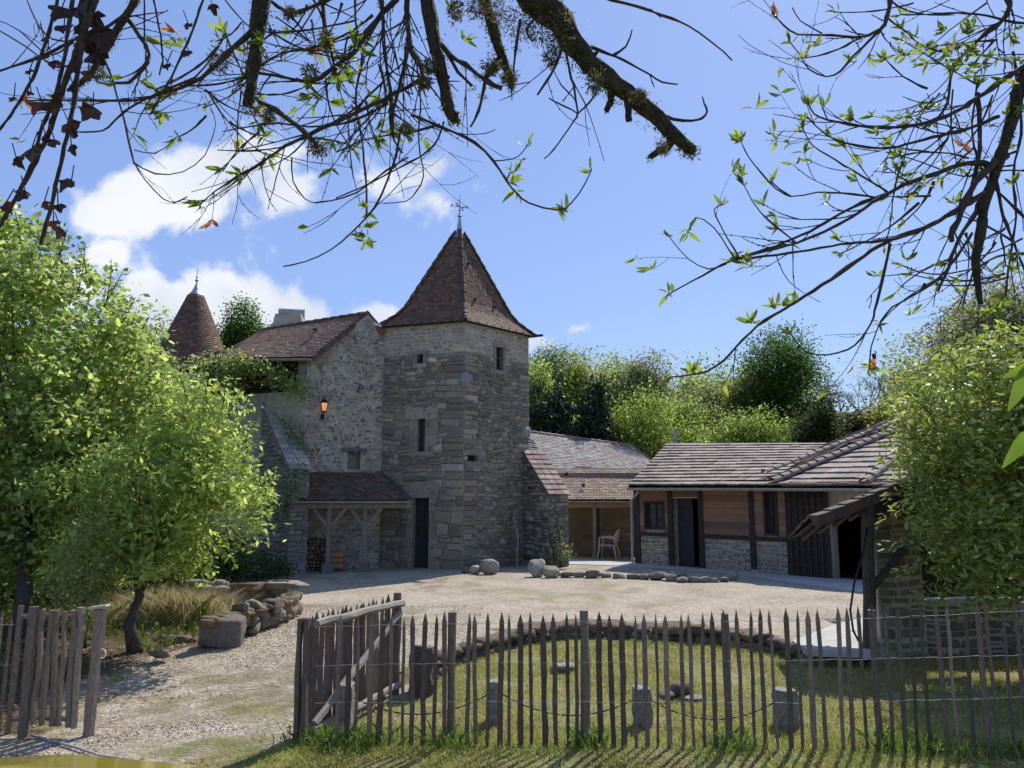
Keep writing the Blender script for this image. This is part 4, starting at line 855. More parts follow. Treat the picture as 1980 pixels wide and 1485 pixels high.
mb = MB(); mb.tube([pb + Vector((0, 0, -.1)), pb.lerp(pt, .35) + Vector((.012, 0, 0)), pb.lerp(pt, .7) + Vector((-.01, 0, 0)), pt + Vector((0, 0, .05))], [.085, .078, .08, .09], 9, jit=.05, rng=rs); mb.build('post', 'bark', shed)
mb = MB(); mb.tube([P(1690, 1132, 10.1), P(1718, 1100, 10.25), P(1745, 1062, 10.4)], [.055, .05, .055], 8, jit=.08, rng=rs); mb.build('brace', 'bark', shed)
a, b = P(1578, 1002, 10.0), P(1775, 922, 10.0); dz = Vector((.1, 1.3, -.34))
mb = MB(); mb.beam(a + Vector((.1, .12, -.04)), b + Vector((0, .12, -.1)), .1, .12); mb.beam(P(1665, 985, 10.1), P(1790, 950, 10.3), .16, .2); mb.beam(P(1690, 990, 10.1), P(1700, 1010, 12), .14, .14)
for k in range(5): q = a.lerp(b, .15 + k * .17); mb.beam(q + Vector((0, .1, -.06)), q + dz + Vector((0, 0, -.06)), .05, .05)
mb.quad(a + Vector((0, .05, -.025)), b + Vector((0, .05, -.025)), b + dz, a + dz); SF.box(mb, .1, su + .6, 1.66, 2.05, -.12, -.04); mb.build('roof_frame', 'darkwood', shed)
mb = MB(); k = 7; RD = [(.16, .075, .055), (.13, .065, .05), (.19, .085, .06), (.09, .06, .05)]
for i in range(k):
    p, q = a.lerp(b, i / k), a.lerp(b, (i + 1.08) / k); col = jc(rs, RD if i < 4 else RD[3:], .15); up = Vector((0, 0, .035)); lo = Vector((0, -.02, -.12))
    mb.hexa([p + lo, q + lo, q + Vector((0, .02, -.12)), p + Vector((0, .02, -.12)), p + up + Vector((0, -.035, 0)), q + up * .4 + Vector((0, -.035, 0)), q + up * .4 + Vector((0, .25, 0)), p + up + Vector((0, .25, 0))], col)
tiles(mb, lambda t: (a + Vector((0, .2, 0))).lerp(b + Vector((0, .2, 0)), t), lambda t: (a + dz).lerp(b + dz, t), 7, .24, .03, rng, TILEC)
mb.build('roof_tiles', 'tile', shed)
mb = MB(); mb.tube([P(1677, 1020, 10.0), P(1668, 1075, 9.95), P(1652, 1125, 9.9), P(1644, 1180, 9.9), P(1650, 1220, 9.9), P(1666, 1250, 9.9)], .013, 6)
tag(mb.build('hose', 'rubber', smooth=True), 'black hose hanging in a curve from the shed post', 'hose')
# ---------------------------------------------------------------- courtyard rocks
rk = random.Random(12)
RC = [(.3, .28, .23), (.24, .22, .18), (.2, .18, .15), (.34, .32, .27), (.27, .23, .17)]
def boulder(name, px, pyb, wpx, hpx, label, group=None, col=None, boxy=.4, z=0.0, depth=.8, rgh=.16, seg=(12, 8), rot=None):
    g = G(px, pyb, z); k = M2P(g.y) * .97; w, h = wpx / k, hpx / k; mb = MB()
    rock(mb, (g.x, g.y + w * depth * .4, g.z + h * .46), w * 1.05, w * depth, h * 1.08, rk, col or jc(rk, RC, .12), boxy=boxy, seg=seg, rough=rgh, cut=2 if boxy > .9 else 6, rot=rot if rot is not None else rk.uniform(-.4, .4))
    return tag(mb.build(name, 'rock', smooth=True), label, 'rock', group)
boulder('boulder', 945, 1112, 36, 28, 'rounded grey boulder in front of the tower corner'); boulder('boulder', 920, 1111, 20, 16, 'small grey stone touching the left side of the rounded boulder by the tower')
boulder('flat_stone', 904, 1109, 22, 7, 'flat pale stone at the foot of the tower corner', boxy=.7)
boulder('boulder', 1039, 1117, 36, 32, 'biggest boulder, pale and upright, at the left end of the courtyard stone row', 'stone row edging the courtyard', (.36, .33, .26)); boulder('boulder', 1065, 1118, 32, 21, 'yellowish boulder second in the courtyard stone row', 'stone row edging the courtyard', (.36, .33, .22))
boulder('boulder', 1089, 1095, 28, 22, 'smooth brown boulder with a shrub behind it at the buttress foot', None, (.2, .17, .13))
ordn = ['third', 'fourth', 'fifth', 'sixth', 'seventh', 'eighth', 'ninth', 'tenth', 'eleventh', 'twelfth', 'thirteenth', 'fourteenth', 'fifteenth', 'sixteenth']
for i, (px, pb, w, h) in enumerate([(1098, 1117, 26, 11), (1122, 1117, 22, 10), (1147, 1119, 27, 15), (1171, 1118, 20, 10), (1198, 1120, 22, 11), (1226, 1121, 24, 10), (1248, 1122, 20, 12), (1275, 1123, 30, 15), (1300, 1125, 24, 13), (1322, 1127, 22, 10), (1344, 1127, 24, 11), (1364, 1127, 22, 10), (1383, 1127, 18, 8), (1402, 1126, 16, 9)]):
    boulder('edging_stone', px, pb, w * 1.05, h, '%s stone from the left in the courtyard stone row' % ordn[i], 'stone row edging the courtyard', jc(rk, [(.24, .21, .16), (.2, .17, .14)], .15), boxy=.7)
boulder('boulder', 1416, 1122, 24, 17, 'dark round boulder ending the courtyard stone row on the right'); boulder('edging_stone', 1305, 1112, 18, 6, 'white flat stone lying behind the courtyard stone row', None, (.6, .58, .54)); boulder('edging_stone', 1318, 1115, 24, 8, 'grey stone beside the white flat stone behind the courtyard row')
mb = MB(); g = G(1067, 1091); mb.box((g.x - .07, g.y - .03, 0), (g.x + .07, g.y + .05, .14), (1, 1, 1)); mb.box((g.x - .085, g.y - .045, .142), (g.x + .085, g.y + .065, .16)); mb.box((g.x - .03, g.y - .037, .05), (g.x + .03, g.y - .031, .09), (.2, .2, .2))
tag(mb.build('utility_box', 'white'), 'small white square box at the foot of the buttress', 'box')
mb = MB(); q = [G(999, 1096), P(998, 1040, 21.9), P(995, 1012, 22.1), P(993, 990, 22.25)]; q[1] = P(1001, 1040, 21.35); q[2] = P(997, 1012, 21.65); q[3] = P(992, 988, 21.95); mb.tube(q, [.03, .028, .022, .018], 6, jit=.15, rng=rk, col=(.3, .27, .22))
tag(mb.build('wooden_pole', 'greywood'), 'thin crooked pole leaning upright against the tower wall', 'pole')

# lawn retaining wall: one curved wall of flat stones
mb = MB(); pl = [Vector((p.x, p.y, 0)) for p in ARC]
for a, b in zip(pl[:-1], pl[1:]):
    n = max(1, int((b - a).length / .2))
    for k in range(n):
        for lv, zz in ((0, -.16), (1, -.05)):
            c = a.lerp(b, (k + .5 * lv + .3) / n); t = (b - a); ang = math.atan2(t.y, t.x)
            rock(mb, (c.x, c.y + .02, zz + rk.uniform(-.02, .02)), rk.uniform(.2, .36), .22, rk.uniform(.11, .15), rk, jc(rk, [(.1, .085, .06), (.14, .11, .08), (.08, .075, .055), (.17, .12, .08)], .2), rot=ang + rk.uniform(-.2, .2), boxy=.6, seg=(9, 6), rough=.22)
tag(mb.build('retaining_wall', 'rock', smooth=True), 'low mossy dry stone wall curving round the sunken lawn', 'retaining wall')
# standing stone, lawn stones, granite posts with chain
def slabstone(name, px0, px1, pyt, pyb, z, label, cat, th=.2, col=(.22, .2, .17), group=None, jitt=.02, m='rock', capc=None):
    g = G((px0 + px1) / 2, pyb, z); w = (px1 - px0) / M2P(g.y); top = P((px0 + px1) / 2, pyt, g.y).z; mb = MB(); V = []; F_ = []; n = 12; L = 7
    for i in range(L):
        zz = z - .08 + (top - z + .08) * i / (L - 1)
        for j in range(n):
            a = 2 * math.pi * j / n; c, s = math.cos(a), math.sin(a); e = lambda q: math.copysign(abs(q) ** .45, q); k = 1 - (.06 if i == L - 1 else 0)
            V.append((g.x + e(c) * w / 2 * k + rk.uniform(-jitt, jitt), g.y + th / 2 + e(s) * th / 2 * k + rk.uniform(-jitt, jitt), zz + (rk.uniform(-jitt, jitt) if i == L - 1 else 0)))
    F_ = [(i * n + j, i * n + (j + 1) % n, (i + 1) * n + (j + 1) % n, (i + 1) * n + j) for i in range(L - 1) for j in range(n)] + [tuple((L - 1) * n + j for j in range(n))]
    C = np.tile(np.array(col), (len(V), 1)); 
    mb.add(V, F_, C); return tag(mb.build(name, m), label, cat, group), g, top, w
slabstone('standing_stone', 790, 834, 1253, 1348, -.2, 'dark upright standing stone at the left end of the lawn wall', 'stone', .22, (.11, .095, .08), jitt=.03)
GP = []
for i, (x0, x1, yt, yb) in enumerate(((645, 677, 1328, 1418), (943, 971, 1322, 1404), (1228, 1263, 1333, 1408), (1508, 1550, 1337, 1412))):
    lab = ['granite post stump behind the fence next to the open gate', 'narrow granite post stump with pale flat top, second from the gate', 'square granite post stump in the middle of the lawn edge', 'granite post stump nearest the shed on the lawn edge'][i]
    o, g, t, w = slabstone('granite_post', x0, x1, yt, yb, -.2, lab, 'bollard', .2, (.27, .26, .24), 'granite posts linked by a chain', jitt=.012); GP.append((g, t, w))
for (g0, t0, w0), (g1, t1, w1_) in zip(GP[:-1], GP[1:]):
    A = Vector((g0.x + w0 / 2, g0.y + .1, t0 - .12)); B = Vector((g1.x - w1_ / 2, g1.y + .1, t1 - .12)); n = int((B - A).length / .045); mb = MB()
    for k in range(n):
        f0, f1 = k / n, (k + 1.25) / n; s = lambda f: A.lerp(B, f) + Vector((0, 0, -.16 * (1 - (2 * f - 1) ** 2)))
        mb.beam(s(f0), s(f1), .011 if k % 2 else .005, .005 if k % 2 else .011)
    tag(mb.build('chain', 'iron'), 'thin chain sagging from the %s to the next one on its right' % ('stump by the gate' if g0 is GP[0][0] else 'narrow pale topped stump' if g0 is GP[1][0] else 'square middle stump'), 'chain', 'chains between the granite posts')
boulder('flat_stone', 1090, 1302, 56, 14, 'flat pale slab lying in the lawn behind the fence', None, (.3, .27, .2), boxy=.7, z=-.2, depth=.7)
boulder('boulder', 1322, 1352, 50, 26, 'lumpy grey rock lying in the middle of the lawn', None, (.13, .12, .1), z=-.2, rgh=.35); boulder('boulder', 1292, 1356, 34, 14, 'low rock left of the lumpy lawn rock', None, (.17, .15, .12), z=-.2, rgh=.3); boulder('flat_stone', 1345, 1358, 44, 8, 'flat plate of stone in front of the lumpy lawn rock', None, (.24, .22, .18), boxy=.7, z=-.2)
mb = MB(); g = G(768, 1338, -.2); mb.tube([(g.x, g.y, -.25), (g.x, g.y, .02)], .016, 6); mb.tube([(g.x - .04, g.y, .0), (g.x + .04, g.y, .0)], .012, 5); mb.lathe((g.x, g.y, -.2), [(0, .02), (.045, .0), (.0, -.02)], 8); tag(mb.build('gate_stop', 'iron'), 'small black iron gate stop in the ground under the gate end', 'gate stop')

# planter wall at the left of the drive
boulder('stone_block', 418, 1255, 72, 54, 'big squared mossy stone block at the near end of the planter wall', None, (.17, .145, .12), boxy=1.25, z=-.06, rgh=.14, seg=(20, 12), rot=.25, depth=.7)
pw = thing('planter_wall', Vector((-3.8, 11.8, 0)), 'low mossy stone planter wall beside the gravel drive', 'wall')
mb = MB(); pts = [Vector((-3.95, 10.35, 0)), Vector((-3.7, 11.1, 0)), Vector((-3.5, 12.0, 0)), Vector((-3.55, 13.0, 0))]
def wallrocks(mb, pts, h, cols, sz=.3, th=.3):
    for a, b in zip(pts[:-1], pts[1:]):
        n = max(1, int((b - a).length / sz)); ang = math.atan2((b - a).y, (b - a).x)
        for k in range(n):
            lv = 0; z = .04
            while z < h - .03:
                hh_ = rk.uniform(.12, .2); c = a.lerp(b, (k + rk.uniform(.2, .8)) / n)
                rock(mb, (c.x + rk.uniform(-.03, .03), c.y, z + hh_ / 2 - .05), rk.uniform(.26, .42), th, hh_ * 1.25, rk, jc(rk, cols, .2), rot=ang + rk.uniform(-.3, .3), boxy=.9, seg=(12, 8), rough=.34); z += hh_ * .85
wallrocks(mb, pts, .33, [(.19, .16, .125), (.23, .2, .16), (.15, .13, .105), (.22, .15, .11)]); mb.build('stones', 'rock', pw, smooth=True)
mb = MB()
for k in range(26):
    t = k / 26 * 3; i = int(t); c = pts[i].lerp(pts[i + 1], t - i); rock(mb, (c.x, c.y, .29 + rk.uniform(-.02, .02)), .3, .26, .12, rk, jc(rk, [(.17, .11, .06), (.13, .105, .05), (.19, .13, .08)], .2), seg=(9, 6), rough=.4)
mb.build('dry_moss', 'rock', pw, smooth=True)
mb = MB(); p2 = [Vector((-4.0, 13.9, 0)), Vector((-4.8, 13.7, 0)), Vector((-5.6, 14.1, 0))]
wallrocks(mb, p2, .36, [(.15, .13, .1), (.2, .17, .13)], .2, .4); mb.build('rear_stones', 'rock', pw, smooth=True)
mb = MB()
for (x, y, w, c) in ((-3.95, 13.8, .75, (.3, .26, .2)), (-4.55, 13.75, .8, (.22, .12, .07)), (-5.2, 13.85, .75, (.3, .28, .22)), (-5.7, 14.2, .5, (.2, .18, .14))): rock(mb, (x, y, .34 + rk.uniform(-.02, .03)), w, .5, .13, rk, c, boxy=.7, rot=rk.uniform(-.3, .3), rough=.4, seg=(14, 6))
mb.build('slab_tops', 'rock', pw, smooth=True)
for px, pb, w, h, lab in ((313, 1246, 34, 16, 'brown mossy stone in front of the dry grass tuft'), (349, 1246, 30, 15, 'squared pinkish stone between the mossy stone and the planter block'), (370, 1246, 14, 11, 'small stone against the planter block'), (303, 1275, 36, 17, 'grey stone at the foot of the small tree')): boulder('garden_stone', px, pb, w, h, lab, None, (.2, .16, .12), boxy=.7, z=-.05)

# ---------------------------------------------------------------- fences and gates
FW = [(0.195, 0.143, 0.112), (0.15, 0.112, 0.09), (0.24, 0.18, 0.135), (0.18, 0.135, 0.12)]
def fz(x, y): return gzf(x, y) - .05
fence = thing('picket_fence', Vector((1.5, 6.95, -.2)), 'long chestnut picket fence with pointed stakes across the foreground', 'fence')
def pick(mb, x, y, z0, z1, w, d, rng, col, lean=0, point=True, wob=.006):
    V = []; L = 6; hw = w / 2
    for i in range(L):
        f = i / (L - 1); cx = x + lean * f + rng.uniform(-wob, wob); z = z0 + (z1 - (.09 if point else 0) - z0) * f; k = rng.uniform(.85, 1.12)
        for sx, sy in ((-1, -.5), (-.3, -1), (.6, -.8), (1, .2), (.2, 1), (-.8, .7)): V.append((cx + sx * hw * k, y + sy * d / 2 * k, z))
    F_ = [(i * 6 + j, i * 6 + (j + 1) % 6, (i + 1) * 6 + (j + 1) % 6, (i + 1) * 6 + j) for i in range(L - 1) for j in range(6)]
    if point: V.append((cx, y, z1)); F_ += [((L - 1) * 6 + j, (L - 1) * 6 + (j + 1) % 6, L * 6) for j in range(6)]
    else: F_.append(tuple((L - 1) * 6 + j for j in range(6)))
    mb.add(V, F_, col)
# right part of the fence comes a little closer to the camera
def fy(px): return float(np.interp(px, [640, 1000, 1688, 2300], [6.95, 6.95, 6.85, 6.3]))
tops = [(658, 1190), (676, 1196), (697, 1192), (719, 1190), (739, 1190), (759, 1188), (781, 1190), (802, 1187), (823, 1186), (844, 1184), (865, 1181), (904, 1182), (924, 1184), (944, 1185), (965, 1184), (986, 1184), (1007, 1184), (1028, 1184), (1050, 1185), (1071, 1184), (1094, 1184), (1115, 1183), (1158, 1184), (1179, 1184), (1201, 1186), (1223, 1186), (1244, 1187), (1266, 1187), (1290, 1186), (1313, 1184), (1334, 1184), (1354, 1182), (1377, 1180), (1399, 1178), (1424, 1177), (1446, 1177), (1470, 1177), (1492, 1177), (1515, 1177), (1538, 1177), (1563, 1176), (1587, 1174), (1611, 1173), (1636, 1171), (1659, 1170), (1685, 1168), (1709, 1172), (1733, 1171), (1757, 1170), (1781, 1170), (1806, 1167), (1831, 1166), (1859, 1166), (1887, 1162), (1910, 1162), (1938, 1160), (1963, 1158), (1990, 1156), (2018, 1155), (2046, 1153), (2075, 1152)]
rfz = random.Random(41)
for px, py in tops:
    px += 0; Y = fy(px) - (.06 if rfz.random() < .5 else .05); t = P(px + rfz.uniform(-2, 2), py + rfz.uniform(-3, 3), Y); mb = MB()
    thin = .052 if px > 780 else .05
    pick(mb, t.x + rfz.uniform(-.01, .01), t.y, gzf(t.x, t.y) - .06, t.z, rfz.uniform(.6, 1.15) * .045, .022, rfz, jc(rfz, FW, .36), lean=rfz.uniform(-.018, .018), wob=.006); mb.build('picket', 'greywood', fence)
for px, py, wpx in ((874, 1184, 15), (1130, 1181, 17), (1403, 1187, 15), (1687, 1180, 13), (1985, 1165, 14)):
    t = P(px, py, fy(px)); mb = MB(); pick(mb, t.x, t.y + .02, -.3, t.z, wpx / M2P(t.y) * 1.0, .075, rfz, jc(rfz, [(.17, .13, .1), (.2, .17, .14)], .1), point=False, wob=.004); mb.build('post', 'greywood', fence)
for py0 in (1200, 1268, 1352):
    mb = MB(); pts_ = []
    for px in range(610, 2080, 21):
        yy = {1200: np.interp(px, [600, 1000, 1600, 2000], [1213, 1203, 1200, 1180]), 1268: np.interp(px, [600, 1000, 1600, 2000], [1287, 1281, 1276, 1266]), 1352: np.interp(px, [600, 1000, 1600, 2000], [1358, 1357, 1359, 1348])}[py0] + rfz.uniform(-1.5, 1.5)
        pts_.append(P(px, float(yy), fy(px) - .068 - rfz.uniform(0, .006)))
    for p, q in zip(pts_[:-1], pts_[1:]):
        m_ = (p + q) / 2 + Vector((0, 0, -.004))
    mb.tube(pts_, .0024, 4); mb.build('wire', 'wire', fence)
# gate leaf standing open, hinged at the fence end post
gate = thing('picket_gate', Vector((-1.9, 7.0, -.2)), 'open wooden picket gate with pale rails and diagonal brace', 'gate')
H0, H1 = P(586, 1195, 6.98), P(769, 1150, 8.55)
gb0, gb1 = -.26, -.22
mb = MB()
for dx, w in ((-.02, .05), (.045, .06)): pick(mb, H0.x + dx, 6.98, -.32, H0.z - (0 if dx < 0 else .0), w, .09, rfz, (.15, .115, .09), point=False)
tag(mb.build('hinge_post', 'greywood', gate))
def gp_(f, z): q = Vector((H0.x + .06, 7.02, 0)).lerp(Vector((H1.x, H1.y, 0)), f); return Vector((q.x, q.y, z))
k = 19
for i in range(k):
    f = (i + .5) / k; q = gp_(f, 0); zt3 = P(586 + 183 * f, float(np.interp(f, [0, 1], [1188, 1147])), q.y).z + rfz.uniform(-.015, .02); mb = MB(); pick(mb, q.x - .03, q.y + .02, -.16 + rfz.uniform(-.03, .02), zt3, .045 * rfz.uniform(.8, 1.3), .02, rfz, jc(rfz, FW, .2), lean=rfz.uniform(-.02, .02)); mb.build('picket', 'greywood', gate)
mb = MB(); q = gp_(1, 0); pick(mb, q.x, q.y, -.2, H1.z + .02, .085, .07, rfz, (.15, .12, .1), point=False); mb.build('end_stile', 'greywood', gate)
RAIL = (.3, .26, .22)
zr0, zr1 = P(590, 1206, 7.0).z, P(765, 1166, 8.5).z; zb0, zb1 = -.1, -.06
for nm, (f0, z0), (f1, z1), w in (('rail', (0, zr0), (1, zr1), .075), ('rail', (0, zb0), (.98, zb1), .07), ('brace', (.02, zb0 + .06), (.97, zr1 - .1), .07)):
    A, B = gp_(f0, z0), gp_(f1, z1); off = Vector((.055, -.03, 0)) * (1 if nm == 'rail' else .95); mb = MB(); mb.tube([(A + off).lerp(B + off, t) + Vector((rfz.uniform(-.004, .004), 0, rfz.uniform(-.01, .01))) for t in np.linspace(0, 1, 9)], w / 2, 7, col=RAIL, jit=.12, rng=rfz); mb.build(nm, 'greywood', gate)
# left gate leaf, closed, rough stakes
g2 = thing('picket_gate', Vector((-4.8, 7.15, -.2)), 'rough left gate leaf of wide crooked stakes between two posts', 'gate')
LW = [(.24, .19, .15), (.2, .16, .12), (.27, .22, .175)]
for px, yt, yb, w, nm, ln in ((65, 1173, 1412, 19, 'post', .01), (84, 1178, 1400, 10, 'picket', 0), (101, 1180, 1402, 11, 'picket', -.0), (119, 1180, 1404, 11, 'picket', -.03), (133, 1182, 1404, 10, 'picket', -.03), (148, 1180, 1406, 12, 'picket', -.01), (163, 1174, 1408, 13, 'picket', -.02)):
    Y = 7.15; t = P(px, yt, Y); b = P(px - 8, yb, Y); mb = MB(); pick(mb, t.x, Y, b.z - (.1 if nm == 'post' else 0), t.z, w / M2P(Y) * .95, .05, rfz, jc(rfz, LW, .12), point=False, wob=.014 if nm == 'picket' else .004, lean=ln); mb.build(nm, 'greywood', g2)
for z in (P(120, 1192, 7.2).z, P(120, 1390, 7.2).z): mb = MB(); a = P(60, 1000, 7.2); b = P(172, 1000, 7.2); mb.tube([(a.x, 7.2, z), ((a.x + b.x) / 2, 7.2, z + .01), (b.x + .02, 7.2, z)], .026, 6, col=(.2, .16, .12)); mb.build('rail', 'greywood', g2)
lp_ = thing('gate_post', Vector((P(185, 1000, 7.2).x, 7.2, -.2)), 'squared gate post with a pale split top beside the gravel drive', 'post')
mb = MB(); t = P(187, 1178, 7.2); pick(mb, t.x, 7.2, -.4, t.z, .095, .09, rfz, (.25, .2, .16), point=False, lean=.045); mb.build('shaft', 'greywood', lp_)
mb = MB(); mb.beam(t + Vector((-.06, 0, .01)), t + Vector((.1, 0, .035)), .08, .02, col=(.5, .46, .4)); mb.build('split_top', 'greywood', lp_)
mb = MB(); c = P(197, 1266, 7.2); mb.tube([c + Vector((-.02, 0, .05)), c + Vector((.02, 0, .045)), c + Vector((.035, 0, .01)), c + Vector((.02, 0, -.025)), c + Vector((-.03, 0, -.03))], .007, 6); mb.build('white_hook', 'white', lp_)
g3 = thing('picket_fence', Vector((-5.9, 7.0, -.2)), 'short thin-staked fence running left from the left gate leaf', 'fence')
for px, yt, w in ((42, 1171, 11), (22, 1188, 7), (5, 1180, 7), (-14, 1182, 7), (-33, 1180, 7), (-53, 1183, 7), (-75, 1181, 8), (-97, 1182, 7), (-120, 1178, 14), (-145, 1182, 7), (-168, 1182, 7)):
    Y = 7.25; t = P(px, yt, Y); mb = MB(); pick(mb, t.x - .02, Y, -.25, t.z, w / M2P(Y), .03, rfz, jc(rfz, LW if w > 8 else FW, .15), point=w < 9, lean=.02); mb.build('post' if w > 8 else 'picket', 'greywood', g3)
for z in (.75, .4, .05): mb = MB(); a = P(50, 1000, 7.24); b = P(-180, 1000, 7.24); mb.tube([(a.x, 7.22, z), (b.x, 7.22, z)], .003, 4); mb.build('wire', 'wire', g3)
mb = MB(); mb.tube([G(60, 1421, -.19), G(100, 1432, -.18), G(150, 1446, -.18), G(190, 1460, -.18), G(232, 1466, -.18), G(300, 1475, -.19)], [.01, .012, .012, .008, .008, .008], 6); tag(mb.build('rope', 'rope', smooth=True), 'grey cord lying on the gravel below the left gate', 'rope')

# ---------------------------------------------------------------- foliage tools (numpy)
R_ = np.random.RandomState
def unit(v): return v / np.maximum(np.linalg.norm(v, axis=1, keepdims=True), 1e-9)
def leaves(mb, C, L, asp, cols, rs, upb=.6, droop=0.0, fold=0, vary=.25, dirs=None, lv=.35):
    n = len(C)
    if n == 0: return
    a = rs.normal(size=(n, 3)); a[:, 2] = a[:, 2] * .6 - droop
    if dirs is not None: a = a * .55 + dirs
    a = unit(a); nn = rs.normal(size=(n, 3)) * .8; nn[:, 2] += upb; b = unit(np.cross(nn, a)); nn = np.cross(a, b)
    l = (L * (1 + rs.uniform(-lv, lv, n)))[:, None]; w = l * asp
    cols = np.array(cols); c = cols[rs.randint(0, len(cols), n)] * (1 + rs.uniform(-vary, vary, (n, 1)))
    if fold:   # 6 vertex bent leaf
        V = np.stack([C, C + a * l * .35 + b * w * .5 + nn * l * .05, C + a * l * .35 - b * w * .5 + nn * l * .05, C + a * l * .7 + b * w * .34 - nn * l * .05, C + a * l * .7 - b * w * .34 - nn * l * .05, C + a * l * .98 - nn * l * .2], 1)
        m = C + a * l * .36; F4 = np.array([[1, 0, 2], [3, 4, 5]]); n6 = np.arange(n)[:, None] * 6
        base = mb.n
        Q = (n6[:, :, None] + np.array([[1, 2, 4, 3]])[None]).reshape(-1, 4); T = (n6[:, :, None] + F4[None]).reshape(-1, 3)
        mb.add(V.reshape(-1, 3), Q, np.repeat(c, 6, 0)); 
        mb.I.append((T + base).ravel().astype(np.int32)); mb.S.append(np.full(len(T), 3, np.int32)); mb.MI.append(np.zeros(len(T), np.int32))
    else:
        V = np.stack([C, C + a * l * .45 + b * w * .5, C + a * l, C + a * l * .45 - b * w * .5], 1)
        mb.add(V.reshape(-1, 3), np.arange(n * 4).reshape(n, 4), np.repeat(c, 4, 0))
def ellp(rs, ells, n, shell=.55):
    w = np.array([e[3] * e[4] * e[5] for e in ells], float); w /= w.sum(); k = rs.choice(len(ells), n, p=w); d = unit(rs.normal(size=(n, 3))); r = rs.uniform(0, 1, n) ** (1 / 3) ; r = shell * (.55 + .45 * r ** .5 * 1.0) + (1 - shell) * r
    E = np.array(ells, float)[k]; return E[:, :3] + d * r[:, None] * E[:, 3:6] * (1 + rs.normal(0, .07, (n, 1))), k
def crown(mb, rs, ells, ncl, per, spread, L, asp, cols, gap=.0, gs=.9, tint=.3, shell=.55, **kw):
    Cc, k = ellp(rs, ells, ncl, shell)
    if gap: Cc = Cc[vnoise(Cc * gs + 11) > gap]
    n = len(Cc); dd = rs.normal(size=(n, per, 3)) * spread; dd[..., 2] *= .7
    pts = (Cc[:, None] + dd).reshape(-1, 3); ti = np.repeat(1 + rs.uniform(-tint, tint, n), per)
    m2 = MB(); leaves(m2, pts, L, asp, cols, rs, **kw)
    C = m2.C[0] * np.repeat(ti, len(m2.C[0]) // len(pts))[:, None]; 
    base = mb.n
    mb.V.append(m2.V[0]); mb.C.append(C.astype(np.float32)); [mb.I.append(i + base) for i in m2.I]; mb.S += m2.S; mb.MI += m2.MI; mb.n += m2.n
    return Cc
def limbs(mb, base, top, Cc, n, r0, rng, col=(1, 1, 1), tw=60):
    """trunk from base to top, limbs towards cluster centres"""
    base = Vector(base); top = Vector(top); ln = (top - base).length; pts = [base.lerp(top, t) + Vector((rng.uniform(-1, 1), rng.uniform(-1, 1), 0)) * .03 * ln * (0 if t == 0 else 1) for t in np.linspace(0, 1, 7)]
    rad = [r0 * (1.35 if i == 0 else 1 - .13 * i) for i in range(7)]; mb.tube(pts, rad, 8, jit=.08, rng=rng, col=col)
    idx = [rng.randrange(len(Cc)) for _ in range(n)]
    for q, i in enumerate(idx):
        e = Vector(Cc[i]); k = rng.randint(2, 6) if q < tw else 5; s = pts[k]; m = s.lerp(e, .45) + Vector((0, 0, .12 * (e - s).length)) + Vector((rng.uniform(-.1, .1), rng.uniform(-.1, .1), 0)) * (e - s).length
        r = rad[k] * rng.uniform(.25, .5); mb.tube([s, s.lerp(m, .5) + Vector((0, 0, .02)), m, m.lerp(e, .6), e], [r, r * .8, r * .55, r * .35, r * .12], 5, jit=.1, rng=rng, caps=False, col=col)
def tree(name, label, cat, ells, base, top, ncl, per, spread, L, asp, cols, m, seed, r0=.08, nl=14, group=None, gap=0, trunkmat='bark', **kw):
    rs, rng = R_(seed), random.Random(seed); t = thing(name, base, label, cat, group); mb = MB(); Cc = crown(mb, rs, ells, ncl, per, spread, L, asp, cols, gap, **kw); mb.build('crown', m, t)
    mb = MB(); limbs(mb, base, top, Cc, nl, r0, rng); mb.build('trunk', trunkmat, t, smooth=True); return t
def E_(px, py, Y, rx, ry, ry_depth=None):
    c = P(px, py, Y); k = M2P(Y); return (c.x, c.y, c.z, rx / k, (ry_depth if ry_depth else rx / k), ry / k)
HZ = [(0.223, 0.3, 0.087), (0.277, 0.353, 0.109), (0.178, 0.246, 0.08), (0.334, 0.396, 0.131)]
# big hazel on the left
ells = [E_(60, 800, 12.2, 250, 300, 1.6), E_(-150, 650, 12.5, 260, 300, 1.6), E_(10, 560, 12.0, 120, 150, 1.0), E_(200, 790, 12.0, 135, 190, 1.2), E_(120, 980, 11.6, 170, 150, 1.2), E_(250, 900, 12, 110, 130, 1), E_(-60, 1000, 11.4, 200, 150, 1.2), E_(190, 960, 11.0, 110, 120, .6), E_(90, 850, 11.0, 110, 110, .6), E_(150, 1080, 11.0, 130, 60, .6), E_(260, 740, 11.6, 60, 70, .6)]
hz = tree('hazel_tree', 'big bright green hazel filling the left side behind the left gate', 'tree', ells, G(40, 1240, -.05), P(60, 760, 12.2), 4300, 17, .16, .1, .72, HZ, 'leaf', 1, .12, 60, gap=.35, gs=1.5, tint=.35, lv=.5)
mb = MB(); rs = R_(9)   # free shoots around the crown outline
rgx = random.Random(9)
